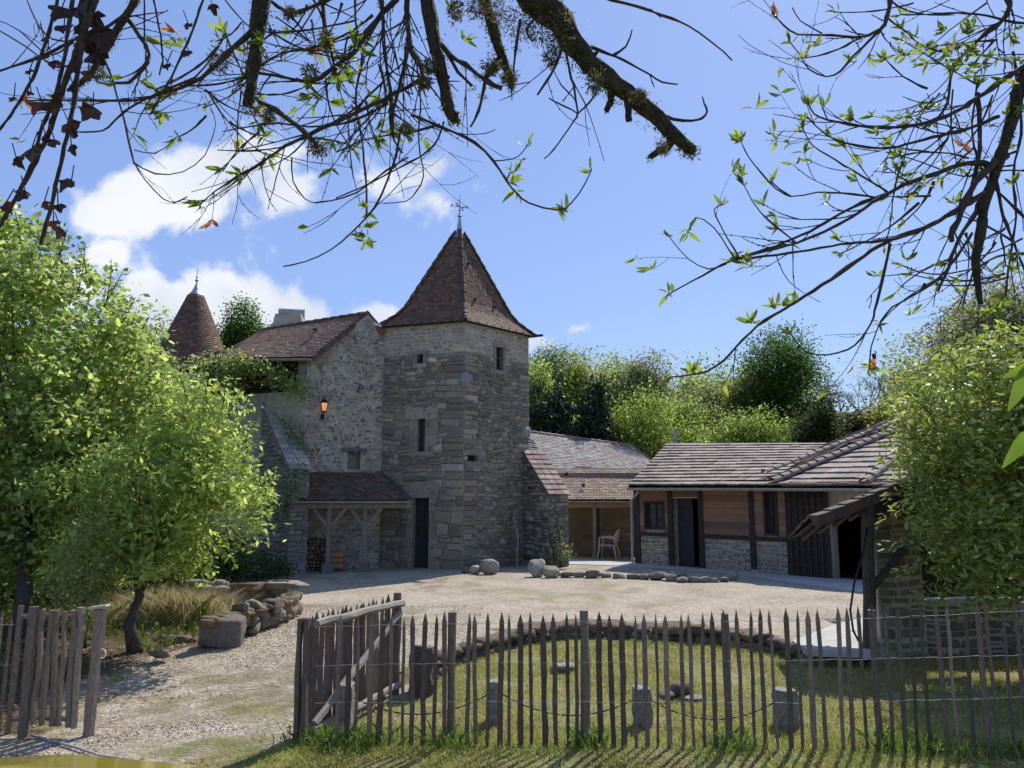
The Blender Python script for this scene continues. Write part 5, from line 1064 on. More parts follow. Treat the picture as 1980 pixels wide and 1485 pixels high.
for (px, py, qx, qy) in ((40, 440, 25, 395), (100, 475, 130, 445), (150, 520, 165, 470), (190, 560, 240, 520), (220, 600, 262, 575), (240, 640, 290, 612), (120, 480, 105, 440), (170, 500, 150, 470), (265, 690, 312, 700), (10, 430, -5, 380), (60, 450, 75, 425), (205, 540, 215, 500), (270, 650, 305, 640)):
    a, b = P(px, py + 50, 12), P(qx, qy, 12); mb.tube([a, a.lerp(b, .5) + Vector((.03, 0, .03)), b], [.012, .008, .004], 4, col=(.1, .09, .07)); tt = rs.uniform(0, 1, 34); pts = np.array([list(a.lerp(b, float(t))) for t in tt]) + rs.normal(0, .045, (34, 3)); leaves(mb, pts, .085, .7, HZ, rs)
mb.build('shoots', 'leaf', hz)
# small fruit tree in front
PC = [(0.244, 0.323, 0.09), (0.305, 0.387, 0.107), (0.202, 0.267, 0.08), (0.366, 0.436, 0.138)]
ells = [E_(370, 850, 10.7, 62, 100, .6), E_(425, 890, 10.4, 52, 75, .6), E_(310, 930, 10.4, 85, 120, .9), E_(395, 1000, 10.3, 75, 55, .6), E_(490, 955, 10.3, 30, 30, .4), E_(485, 1010, 10.1, 30, 22, .3), E_(280, 1050, 10.2, 70, 50, .7), E_(350, 755, 10.9, 35, 45, .4), E_(425, 770, 10.8, 45, 40, .4), E_(395, 735, 10.8, 25, 25, .3), E_(455, 960, 10.2, 50, 45, .5), E_(240, 960, 10.3, 75, 110, .6), E_(200, 1060, 10.3, 80, 60, .6), E_(150, 980, 10.5, 80, 90, .6), E_(330, 1080, 10.1, 60, 40, .5)]
tree('fruit_tree', 'small light green fruit tree with dark trunk beside the planter', 'tree', ells, G(262, 1262, -.07), P(262, 950, 10.4), 1450, 15, .115, .095, .42, PC, 'leaf', 2, .08, 46, gap=.36, gs=2.4, droop=.6, tint=.35, lv=.5)
ft = [o for o in bpy.data.objects if o.name.startswith('fruit_tree')][0]; mb = MB(); rs = R_(10)
for (px, py, qx, qy) in ((400, 780, 392, 700), (430, 790, 440, 725), (360, 770, 345, 720), (450, 830, 478, 790), (460, 880, 505, 850), (480, 930, 535, 915), (490, 960, 540, 965), (480, 1000, 520, 1020), (455, 1020, 490, 1060), (430, 1040, 455, 1090), (470, 860, 495, 815), (400, 1050, 410, 1120), (350, 1080, 350, 1140), (300, 1080, 290, 1140), (320, 800, 300, 750)):
    a, b = P(px, py, 10.3), P(qx, qy, 10.25); mb.tube([a, a.lerp(b, .5) + Vector((0, 0, .03)), b], [.009, .006, .003], 4, col=(.1, .09, .07)); tt = rs.uniform(0, 1, 36); pts = np.array([list(a.lerp(b, float(t))) for t in tt]) + rs.normal(0, .035, (36, 3)); leaves(mb, pts, .085, .42, PC, rs, droop=.6)
mb.build('shoots', 'leaf', ft)
# dark shrubs and undergrowth under the left trees
tree('elder_shrub', 'pale ivy-clad shrub rising behind the left gate post', 'shrub', [E_(170, 1080, 9.6, 45, 90, .4), E_(135, 1130, 9.5, 40, 50, .3)], G(165, 1260, -.1), P(165, 1080, 9.6), 260, 14, .09, .04, .5, [(.24, .28, .1), (.3, .33, .15), (.18, .22, .07)], 'leaf', 3, .02, 18, gap=.1, gs=3)
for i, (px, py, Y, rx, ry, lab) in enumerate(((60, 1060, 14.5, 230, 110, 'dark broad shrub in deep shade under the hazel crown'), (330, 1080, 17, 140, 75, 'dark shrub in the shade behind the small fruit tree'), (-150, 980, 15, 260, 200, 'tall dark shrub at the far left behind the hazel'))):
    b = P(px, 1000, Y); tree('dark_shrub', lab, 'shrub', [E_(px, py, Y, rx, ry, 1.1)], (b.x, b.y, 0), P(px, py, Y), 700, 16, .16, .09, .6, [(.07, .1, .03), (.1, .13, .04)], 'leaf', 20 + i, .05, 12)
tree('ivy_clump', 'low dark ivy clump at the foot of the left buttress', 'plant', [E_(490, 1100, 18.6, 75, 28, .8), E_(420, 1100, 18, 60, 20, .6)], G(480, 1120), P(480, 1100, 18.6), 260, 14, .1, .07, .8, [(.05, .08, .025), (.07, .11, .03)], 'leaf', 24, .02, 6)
# climbing plants on the house
def climber(name, label, paths, spread, L, cols, seed, ncol=26, asp=.6):
    rs, rng = R_(seed), random.Random(seed); p0 = paths[0][0]; t = thing(name, p0, label, 'climbing plant'); mb = MB(); mt = MB()
    for pts in paths:
        mt.tube([Vector(p) + Vector((0, -.03, 0)) for p in pts], [.02 * (1 - .6 * i / len(pts)) for i in range(len(pts))], 5, col=(.1, .08, .06)); P_ = np.array([list(p) for p in pts]); n = ncol * (len(pts) - 1); tt = rs.uniform(0, len(pts) - 1.001, n); i = tt.astype(int); f = (tt - i)[:, None]; c = P_[i] * (1 - f) + P_[i + 1] * f
        c = c + rs.normal(0, 1, (n, 3)) * spread; c[:, 1] -= .08; leaves(mb, c, L, asp, cols, rs)
    mb.build('leaves', 'leaf', t); mt.build('stem', 'twig', t)
VC = [(.2, .26, .07), (.24, .3, .1), (.16, .21, .06), (.28, .32, .13)]
climber('wisteria', 'green creeper growing over the upper gallery and along its rail', [[P(440, 900, 20), P(445, 780, 20.6), P(462, 700, 20.5)], [P(450, 770, 20.5), P(455, 730, 20.5), P(480, 700, 20.5)], [P(470, 705, 20.5), P(510, 715, 20.4), P(540, 730, 20.3), P(570, 750, 20.1), P(590, 752, 20)], [P(380, 712, 21), P(420, 705, 20.8), P(460, 695, 20.6)], [P(440, 760, 20.5), P(440, 720, 20.5), P(455, 700, 20.5)]], .17, .085, VC, 51, 330)
climber('ivy', 'pale ivy creeping over the left buttress and down to the porch', [[P(548, 1000, 19.2), P(565, 940, 19.2), P(575, 900, 19.6)], [P(535, 930, 19.3), P(520, 950, 19.3), P(525, 990, 19.2)], [P(545, 810, 20.2), P(570, 840, 20.1), P(595, 880, 20.1)], [P(575, 930, 19.2), P(560, 960, 19.0)]], .12, .075, [(.24, .28, .16), (.18, .24, .11), (.3, .33, .2)], 52, 240, .8)
climber('ivy', 'dark ivy trailing down the end of the mossy right buttress', [[G(1085, 1096) + Vector((0, -.1, 0)), P(1082, 1040, 20.9), P(1070, 970, 21)], [P(1075, 1090, 20.9), P(1060, 1020, 21)]], .1, .06, [(.05, .07, .03), (.07, .09, .04)], 53, 110, .8)
tree('potted_shrub', 'small glossy shrub behind the smooth boulder at the buttress', 'plant', [E_(1090, 1062, 20.9, 17, 15, .2)], G(1090, 1092), P(1090, 1068, 20.9), 28, 10, .06, .085, .4, [(.14, .2, .06), (.2, .26, .1)], 'gloss', 54, .01, 6)

# big laurel on the right
LC = [(0.209, 0.273, 0.069), (0.267, 0.326, 0.085), (0.171, 0.213, 0.06), (0.344, 0.376, 0.117)]
ells = [E_(1910, 830, 9.4, 160, 190, 1.0), E_(1990, 950, 9.2, 190, 200, 1.2), E_(1870, 980, 9.3, 100, 140, .8), E_(2090, 800, 9.6, 170, 190, 1.2), E_(1990, 760, 9.6, 130, 110, .9), E_(1800, 870, 9.6, 62, 80, .5), E_(1890, 1100, 9.0, 80, 70, .6), E_(1990, 1100, 8.9, 150, 90, .9), E_(2250, 950, 9.5, 200, 250, 1.3)]
lau = tree('bay_laurel', 'large glossy bay laurel bush overhanging the shed at the right edge', 'bush', ells, Vector((6.6, 9.3, -.2)), P(1960, 900, 9.4), 2900, 16, .12, .115, .34, LC, 'gloss', 5, .1, 40, gap=.25, gs=1.8, tint=.3, upb=.3, lv=.3)
mb = MB(); rs = R_(71)
for (px, py, qx, qy) in ((1790, 930, 1712, 965), (1770, 960, 1705, 1000), (1790, 1010, 1715, 1060), (1780, 850, 1728, 850), (1800, 800, 1765, 770), (1850, 720, 1835, 680), (1900, 700, 1890, 650), (1770, 890, 1735, 905), (1800, 1080, 1735, 1110), (1930, 680, 1935, 625), (1810, 820, 1790, 790), (1830, 1140, 1780, 1160), (1870, 730, 1862, 700)):
    a, b = P(px, py, 9.2), P(qx, qy, 9.1); mb.tube([a, a.lerp(b, .6) + Vector((0, 0, .02)), b], [.01, .007, .003], 4, col=(.12, .12, .06)); n = 30; tt = rs.uniform(0.1, 1, n); pts = np.array([list(a.lerp(b, float(t))) for t in tt]) + rs.normal(0, .03, (n, 3)); d = np.array(list((b - a).normalized())); leaves(mb, pts, .1, .3, LC, rs, dirs=d[None] * .8, upb=.3)
mb.build('shoots', 'gloss', lau)

# ---------------------------------------------------------------- background trees
def bgtree(name, label, px, top, wpx, Y, kind, seed, bot=None, cat='tree', group=None):
    c = P(px, top, Y); k = M2P(Y); gx = c.x; g = gzf(gx, Y); Hh = c.z - g; w = wpx / k / 2 * (1.3 if kind in ('mid', 'light', 'olive', 'bright', 'deep') and Y > 24 and seed < 230 else 1); rs_ = random.Random(seed)
    if kind == 'fir':
        ells = [(gx + rs_.uniform(-.3, .3) * w, Y, g + Hh * f, w * 1.35 * (1.1 - f), w * 1.2 * (1.1 - f), Hh * .16) for f in np.linspace(.12, .9, 8)] ; cols = [(.02, .035, .015), (.03, .045, .02), (.045, .065, .03)]; m = 'fir'; L, asp, ncl, per, sp, gap = .34, .3, 1100, 12, .2, .12
        return tree(name, label, cat, ells, (gx, Y, g - .2), (gx, Y, c.z), ncl, per, sp, L, asp, cols, m, seed, .16, 30, group, gap, droop=.9, tint=.3)
    if kind == 'bare':
        t = thing(name, (gx, Y, g - .2), label, cat, group); mb = MB(); b = Vector((gx, Y, g - .2)); rg_ = random.Random(seed)
        def rec(p, d, ln, r, lv):
            q = p + d * ln; mb.tube([p, p.lerp(q, .5) + Vector((rg_.uniform(-.05, .05) * ln, 0, 0)), q], [r, r * .8, r * .6], 4, caps=False, col=(1, 1, 1))
            if lv: 
                for _ in range(3 if lv > 1 else 4): dd_ = (d + Vector((rg_.uniform(-.55, .55), rg_.uniform(-.5, .5), rg_.uniform(-.1, .4)))).normalized(); rec(p.lerp(q, rg_.uniform(.5, 1)), dd_, ln * rg_.uniform(.55, .8), r * .55, lv - 1)
        rec(b, Vector((0, 0, 1)), Hh * .36, .11, 5); mb.build('trunk', 'oldpost', t)
        mb = MB(); rs2 = R_(seed); leaves(mb, np.array([gx, Y, g + Hh * .65]) + rs2.normal(size=(500, 3)) * [w * .7, w * .7, Hh * .22], .1, .7, [(.2, .24, .1)], rs2); mb.build('young_leaves', 'leaf', t); return t
    pal = {'mid': [(0.17, 0.195, 0.056), (0.227, 0.242, 0.07), (0.142, 0.158, 0.053)], 'light': [(0.187, 0.25, 0.074), (0.24, 0.297, 0.091), (0.154, 0.204, 0.06)], 'bright': [(0.17, 0.237, 0.057), (0.21, 0.274, 0.066), (0.13, 0.19, 0.049)],
           'deep': [(0.122, 0.174, 0.047), (0.164, 0.218, 0.056), (0.096, 0.137, 0.042)], 'dark': [(.028, .045, .016), (.04, .06, .02), (.05, .05, .025)], 'olive': [(0.164, 0.182, 0.094), (0.208, 0.218, 0.115), (0.131, 0.145, 0.075)], 'pale': [(.2, .23, .1), (.17, .2, .08)]}[kind]
    n = 9; ells = [(gx, Y, g + Hh * .55, w * .72, w * .72, Hh * .36)]
    for i in range(n):
        a = rs_.uniform(0, 6.28); f = rs_.uniform(.35, .85); rr = w * (1.15 - f) * rs_.uniform(.5, .95); ells.append((gx + math.cos(a) * rr, Y + math.sin(a) * rr, g + Hh * f, w * rs_.uniform(.34, .52), w * .45, min(Hh * rs_.uniform(.12, .2), w * .6)))
    ells.append((gx + rs_.uniform(-.25, .25) * w, Y, c.z - Hh * .14, w * .55, w * .5, Hh * .14)); ells.append((gx + rs_.uniform(-.6, .6) * w, Y, c.z - Hh * .24, w * .5, w * .5, Hh * .15))
    sz = max(.11, 4.6 / k * 1.0); area = (wpx * Hh * k) / 9000
    ncl = int(min(1500, 330 * area ** .8 + 120)); 
    if kind == 'pale': ncl //= 3
    if name in ('maple_tree', 'ash_tree'): ncl *= 2; pal = [(.05, .1, .02), (.065, .12, .025), (.04, .08, .018)]
    return tree(name, label, cat, ells, (gx, Y, g - .2), (gx, Y, g + Hh * .75), ncl, 15, .36 * (w / 2) ** .4, sz, .7, pal, 'farleaf', seed, .14, 26, group, .22, gs=.55, tint=.4, shell=.75)
BG = [('oak_tree', 'dark green oak crown just right of the tower eave on the skyline', 1062, 668, 90, 50, 'deep'), ('oak_tree', 'rounded green tree next right of the oak on the skyline', 1112, 680, 90, 52, 'mid'),
      ('woodland_tree', 'yellowish skyline tree left of the peach twig tip', 1178, 690, 90, 50, 'light'), ('woodland_tree', 'loose feathery skyline tree above the round bright tree', 1250, 682, 100, 48, 'olive'), ('woodland_tree', 'pale open skyline tree behind the orange leaf', 1345, 726, 120, 50, 'light'),
      ('woodland_tree', 'yellow green tree low against the tower wall edge', 1035, 700, 110, 42, 'light'), ('fir_tree', 'drooping dark conifer nearest the tower above the barn roof', 1085, 728, 100, 36.5, 'fir'), ('fir_tree', 'slimmer dark conifer right of the first conifer', 1150, 718, 84, 36.5, 'fir'), ('fir_tree', 'small dark conifer pressed against the tower edge', 1040, 760, 80, 36, 'fir'),
      ('lime_tree', 'round bright green tree above the end of the barn roof', 1238, 748, 130, 37, 'bright'), ('woodland_tree', 'medium green tree filling the gap left of the flue pipe', 1185, 790, 80, 38, 'mid'), ('woodland_tree', 'light bushy tree right of the round bright tree', 1320, 760, 90, 40, 'light'), ('woodland_tree', 'grey green tree standing over the timber roof ridge', 1385, 735, 100, 44, 'olive'),
      ('ash_tree', 'tallest dense green tree rising over the timber roof', 1505, 634, 165, 42, 'deep'), ('woodland_tree', 'dark twiggy shoulder tree left of the tallest tree', 1432, 720, 70, 41, 'mid'),
      ('yew_tree', 'nearly black evergreen rising directly behind the timber roof', 1580, 745, 100, 33, 'dark'), ('woodland_tree', 'bright shrubby tree behind the ridge of the timber roof', 1480, 788, 130, 36, 'bright'), ('woodland_tree', 'light green bushy tree above the left end of the timber roof', 1390, 795, 110, 36, 'light'), ('woodland_tree', 'young yellow green tree just right of the flue pipe', 1325, 810, 70, 34, 'bright'),
      ('bare_tree', 'thin bare tree left of the meadow gap', 1618, 685, 90, 50, 'bare'), ('bare_tree', 'thin bare tree in the middle of the meadow gap', 1662, 690, 70, 48, 'bare'), ('bare_tree', 'thin bare tree at the right of the meadow gap', 1705, 690, 80, 50, 'bare'),
      ('holly_tree', 'dark shrub below the meadow gap behind the roof', 1660, 785, 90, 34, 'dark'), ('woodland_tree', 'green shrubby tree between the meadow and the roof hip', 1715, 770, 80, 33, 'mid'),
      ('oak_tree', 'leftmost tree of the wooded slope on the right', 1775, 640, 110, 30, 'mid'), ('oak_tree', 'olive oak higher up the right slope', 1850, 590, 150, 28, 'olive'), ('oak_tree', 'oak crown at the right edge above the laurel', 1950, 540, 190, 26, 'olive'), ('woodland_tree', 'low slope tree directly above the laurel top', 1870, 690, 140, 24, 'mid'), ('woodland_tree', 'shady slope tree beside the roof hip apex', 1790, 720, 100, 26, 'deep'), ('oak_tree', 'large slope oak beyond the right edge', 2080, 500, 200, 26, 'mid'),
      ('maple_tree', 'dense round green tree behind the cone roof', 462, 583, 112, 36, 'deep'), ('birch_tree', 'pale thin-leaved tree left of the cone roof', 312, 610, 75, 34, 'pale'), ('woodland_tree', 'dark tree standing behind the farmhouse at left', 250, 760, 200, 34, 'mid'), ('woodland_tree', 'tree behind the hazel at far left', 20, 700, 260, 32, 'mid'), ('woodland_tree', 'tree beyond the left edge', -250, 600, 300, 30, 'mid')]
for i, (nm, lab, px, top, wpx, Y, kd) in enumerate(BG): bgtree(nm, lab, px, top, wpx, Y, kd, 200 + i)
# far wood closing the slope behind: one mass
mb = MB(); rs = R_(300); n = 3800
X = rs.uniform(-45, 50, n); Y = rs.uniform(44, 66, n); keep = ~((np.abs(X / Y * F + 990 - 1662) < 75) & (Y > 30)); X, Y = X[keep], Y[keep]; n = len(X)
Zt = gz(X, Y) + rs.uniform(.15, 1, n) * 5.2 * (.6 + .8 * vnoise(np.stack([X, Y, X * 0], 1) * .16)); d = rs.normal(size=(n, 26, 3)) * [.8, .8, .6]; pts = (np.stack([X, Y, Zt], 1)[:, None] + d).reshape(-1, 3); leaves(mb, pts, .26, .75, [(0.11, 0.165, 0.03), (0.184, 0.247, 0.054), (0.082, 0.132, 0.028), (0.221, 0.28, 0.061)], rs, vary=.35)
tag(mb.build('woodland', 'farleaf'), 'mixed spring woodland covering the far hillside', 'wood', kind='stuff')
mb = MB(); n = 900; X = rs.uniform(11, 45, n); Y = rs.uniform(20, 44, n); keep = ~((np.abs(X / Y * F + 990 - 1662) < 50)) ; X, Y = X[keep], Y[keep]; n = len(X); pts = (np.stack([X, Y, gz(X, Y) + rs.uniform(.0, .8, n)], 1)[:, None] + rs.normal(size=(n, 22, 3)) * [.5, .5, .4]).reshape(-1, 3)
leaves(mb, pts, .14, .7, [(.05, .085, .02), (.09, .13, .03)], rs); tag(mb.build('undergrowth', 'leaf'), 'green undergrowth covering the slope on the right', 'undergrowth', kind='stuff')

# ---------------------------------------------------------------- grass, weeds, pebbles
def blades(mb, X, Y, h, w, cols, rs, lean=.5, z=None):
    n = len(X); z = gz(X, Y) if z is None else z; a = rs.uniform(0, 6.28, n); hh_ = h * rs.uniform(.5, 1.4, n); b = np.stack([np.cos(a), np.sin(a), a * 0], 1) * (w * rs.uniform(.6, 1.4, n))[:, None]
    ld = rs.normal(size=(n, 3)) * lean * hh_[:, None]; ld[:, 2] = 0; p = np.stack([X, Y, z], 1); mid = p + ld * .35 + np.stack([a * 0, a * 0, hh_ * .6], 1); tip = p + ld + np.stack([a * 0, a * 0, hh_], 1)
    c = np.array(cols)[rs.randint(0, len(cols), n)] * (1 + rs.uniform(-.25, .25, (n, 1))); V = np.stack([p - b, p + b, mid + b * .7, tip, mid - b * .7], 1); mb.add(V.reshape(-1, 3), np.arange(n * 5).reshape(n, 5), np.repeat(c, 5, 0))
mb = MB(); rs = R_(400); n = 260000; Y = 4.6 + (12 - 4.6) * rs.uniform(0, 1, n) ** 1.5; X = rs.uniform(-3, 9, n); k = lawn(X, Y); nv = vnoise(np.stack([X, Y, X * 0], 1) * 2.2 + 4); k &= (rs.uniform(size=n) < np.clip((nv - .12) * 2.0, .12, 1)); X, Y, nv = X[k], Y[k], nv[k]
GC = [(0.281, 0.307, 0.085), (0.352, 0.345, 0.114), (0.422, 0.358, 0.157), (0.211, 0.256, 0.065)]
blades(mb, X, Y, .035 + 0 * X, .004, GC, rs, .7)
k = 14000; X = rs.uniform(-2.6, 9, k); Y = np.where(rs.uniform(size=k) < .6, 6.9 + rs.normal(0, .16, k), rs.uniform(4.6, 6.9, k)); q = lawn(X, Y); X, Y = X[q], Y[q]; blades(mb, X, Y, .045 + 0 * X, .003, [(.2, .28, .06), (.28, .34, .08), (.33, .34, .12)], rs, .6)
tag(mb.build('lawn_grass', 'grass'), 'short dry green grass of the sunken lawn', 'grass', kind='stuff')
mb = MB(); 
for cx, cy, r, h, n in [(P(px, 1000, fy(px)).x, fy(px), .11, .15, 240) for px in (640, 720, 875, 1130, 1403, 1687, 1770)] + [(4.3, 6.6, .4, .15, 500), (5.6, 6.6, .6, .16, 600), (-1.5, 7.0, .25, .13, 400)]:
    X = cx + rs.normal(0, r, n); Y = cy + rs.normal(0, .1, n); blades(mb, X, Y, h + 0 * X, .0035, [(.15, .23, .05), (.22, .3, .08), (.1, .16, .035)], rs, .5)
    pts = np.stack([X[:n // 3], Y[:n // 3], gz(X[:n // 3], Y[:n // 3]) + rs.uniform(0, h * .9, n // 3)], 1); leaves(mb, pts, .04, .6, [(.07, .12, .03), (.12, .18, .05)], rs)
tag(mb.build('fence_weeds', 'grass'), 'taller green weeds round the feet of the fence posts', 'weeds', kind='stuff')
mb = MB(); n = 42000; X = rs.uniform(-12, -4.1, n); Y = rs.uniform(5.8, 15, n); edge = np.interp(Y, [-50, 5.5, 6.6, 7.2, 8.9, 10.1, 12, 14.3, 16, 19, 40], [-6, -5.6, -4.9, -4.35, -4.95, -4.4, -3.9, -4.4, -6.5, -7, -9]) - .15; nv = vnoise(np.stack([X, Y, X * 0], 1) * 1.7 + 4); q = (X < edge) & (nv > .42); X, Y = X[q], Y[q]
blades(mb, X, Y, .09 + 0 * X, .006, [(.12, .17, .035), (.17, .22, .06), (.2, .2, .08), (.07, .11, .025)], rs, .6); m_ = rs.uniform(size=len(X)) < .2; leaves(mb, np.stack([X[m_], Y[m_], gz(X[m_], Y[m_]) + rs.uniform(0, .16, m_.sum())], 1), .06, .6, [(.08, .12, .03), (.13, .18, .05)], rs)
tag(mb.build('ground_cover', 'grass'), 'rough grass and weeds in the shady garden at left', 'ground cover', kind='stuff')
mb = MB(); rt = R_(61)
c = G(330, 1215, 0); n = 6500; r = np.abs(rt.normal(0, .36, n)); a = rt.uniform(0, 6.28, n); X = c.x - .15 + r * np.cos(a) * 1.25; Y = c.y + .4 + r * np.sin(a) * .6; blades(mb, X, Y, .36 + .1 * rt.uniform(size=n), .0035, [(.42, .35, .2), (.5, .43, .27), (.3, .28, .13), (.2, .24, .08)], rt, .7)
tag(mb.build('dry_grass_tuft', 'grass'), 'straw-coloured tuft of dry grass between small tree and planter', 'grass tuft')
mb = MB(); n = 38000; Y = 5 + 9 * rs.uniform(size=n) ** 1.6; X = rs.uniform(-5.2, -.5, n); ed = np.interp(Y, [5, 6.6, 7.2, 8.9, 10.1, 12, 14.3], [-5.6, -4.9, -4.35, -4.95, -4.4, -3.7, -3.7]); q = (X > ed - .2) & ~lawn(X, Y); X, Y = X[q], Y[q]; n = len(X); s = rs.uniform(.0045, .0135, n); z = gz(X, Y) + s * .35
o8 = np.array([(1, 0, 0), (0, 1, 0), (-1, 0, 0), (0, -1, 0), (0, 0, .7), (0, 0, -.7)]); a = rs.uniform(0, 6.28, n); ca, sa = np.cos(a), np.sin(a); st = np.stack([rs.uniform(.7, 1.5, n), rs.uniform(.6, 1.1, n), rs.uniform(.5, .9, n)], 1)
V = o8[None] * st[:, None] * s[:, None, None]; V = np.stack([V[..., 0] * ca[:, None] - V[..., 1] * sa[:, None], V[..., 0] * sa[:, None] + V[..., 1] * ca[:, None], V[..., 2]], -1) + np.stack([X, Y, z], 1)[:, None]
T = np.array([(0, 1, 4), (1, 2, 4), (2, 3, 4), (3, 0, 4), (1, 0, 5), (2, 1, 5), (3, 2, 5), (0, 3, 5)]); cP = np.array([(.4, .34, .26), (.28, .235, .17), (.52, .47, .39), (.2, .16, .11), (.34, .25, .165)])[rs.randint(0, 5, n)] * rs.uniform(.8, 1.2, (n, 1))
mb.add(V.reshape(-1, 3), (np.arange(n)[:, None, None] * 6 + T[None]).reshape(-1, 3), np.repeat(cP, 6, 0)); tag(mb.build('gravel', 'pebble'), 'loose pale gravel on the drive', 'gravel', kind='stuff')
mb = MB(); n = 9000; Y = 5 + 8 * rs.uniform(size=n) ** 1.4; X = rs.uniform(-5.6, -2, n); q = ~lawn(X, Y) & (vnoise(np.stack([X, Y, X * 0], 1) * 1.3 + 9) > .4); X, Y = X[q], Y[q]; leaves(mb, np.stack([X, Y, gz(X, Y) + .012], 1), .035, .55, [(.4, .28, .16), (.3, .19, .1), (.5, .4, .26)], rs, upb=3)
tag(mb.build('fallen_leaves', 'pebble'), 'dry brown leaf litter scattered over the drive', 'leaf litter', kind='stuff')

# ---------------------------------------------------------------- yellow car at the lower left
car = thing('parked_car', Vector((-.92, 1.35, -.2)), 'yellow car whose roof just shows along the bottom left edge', 'car')
def cs(y, zt, hw):  # cross section across the car width, along world y
    return [(y - hw, .25), (y - hw * 1.02, .6), (y - hw * .98, .82), (y - hw * .74, zt - .06), (y - hw * .4, zt - .005), (y, zt), (y + hw * .4, zt - .005), (y + hw * .74, zt - .06), (y + hw * .98, .82), (y + hw * 1.02, .6), (y + hw, .25)]
mb = MB(); st_ = [(-3.3, .5), (-3.15, .68), (-2.8, .78), (-2.5, .82), (-2.1, 1.06), (-1.75, 1.2), (-1.5, 1.238), (-1.2, 1.252), (-.85, 1.224), (-.5, 1.165), (-.2, 1.08), (.1, .93), (.28, .82), (.36, .6)]
V = []; cy_ = 1.62; roofz = P(200, 1466, 2.18).z + .06; dz_ = roofz - 1.252
for x, zt in st_:
    for y, z in cs(cy_, max(zt, .9) if zt > .86 else zt, (.8 if -3.1 < x < .3 else .7)): V.append((x, y, (min(z, zt) + (dz_ if z > .83 else 0)) - .0))
k = 11; F_ = [(i * k + j, i * k + j + 1, (i + 1) * k + j + 1, (i + 1) * k + j) for i in range(len(st_) - 1) for j in range(k - 1)] + [tuple(range(k)), tuple((len(st_) - 1) * k + j for j in range(k))]
mb.add([Vector(v) - Vector((0, 0, .2 if v[2] < .8 else .0)) for v in V], F_); cb2 = mb.build('body', 'paint', car, smooth=True)
mb = MB(); mb.tube([Vector((x, cy_ - .3, roofz + zz)) for x, zz in ((-1.6, -.03), (-1.2, -.002), (-.95, -.012))], .004, 4); mb.build('roof_strip', 'rubber', car)
for x in (-2.7, -.15):
    for y in (cy_ - .8, cy_ + .62): mb = MB(); mb.tube([(x, y, .08), (x, y + .18, .08)], .28, 18); wh = mb.build('wheel', 'tyre', car); mb = MB(); mb.tube([(x, y - .006, .08), (x, y + .186, .08)], .17, 12); mb.build('rim', 'gutter', wh)
for sgn in (-1, 1):
    mb = MB()
    for x0, x1 in ((-2.1, -1.3), (-1.22, -.3)): y0, y1 = cy_ + sgn * .79, cy_ + sgn * .64; mb.quad((x0 - .1, y0, .72 + 0), (x1 + .05, y0, .72), (x1 - .02, y1, roofz - .17), (x0 + .06, y1, roofz - .17))
    mb.build('side_window', 'glass', car)
for sgn in (-1, 1): mb = MB(); rock(mb, (-3.2, cy_ + sgn * .55, .42), .2, .28, .14, rk, (1, 1, 1), rot=0); mb.build('headlight', 'glass', car)
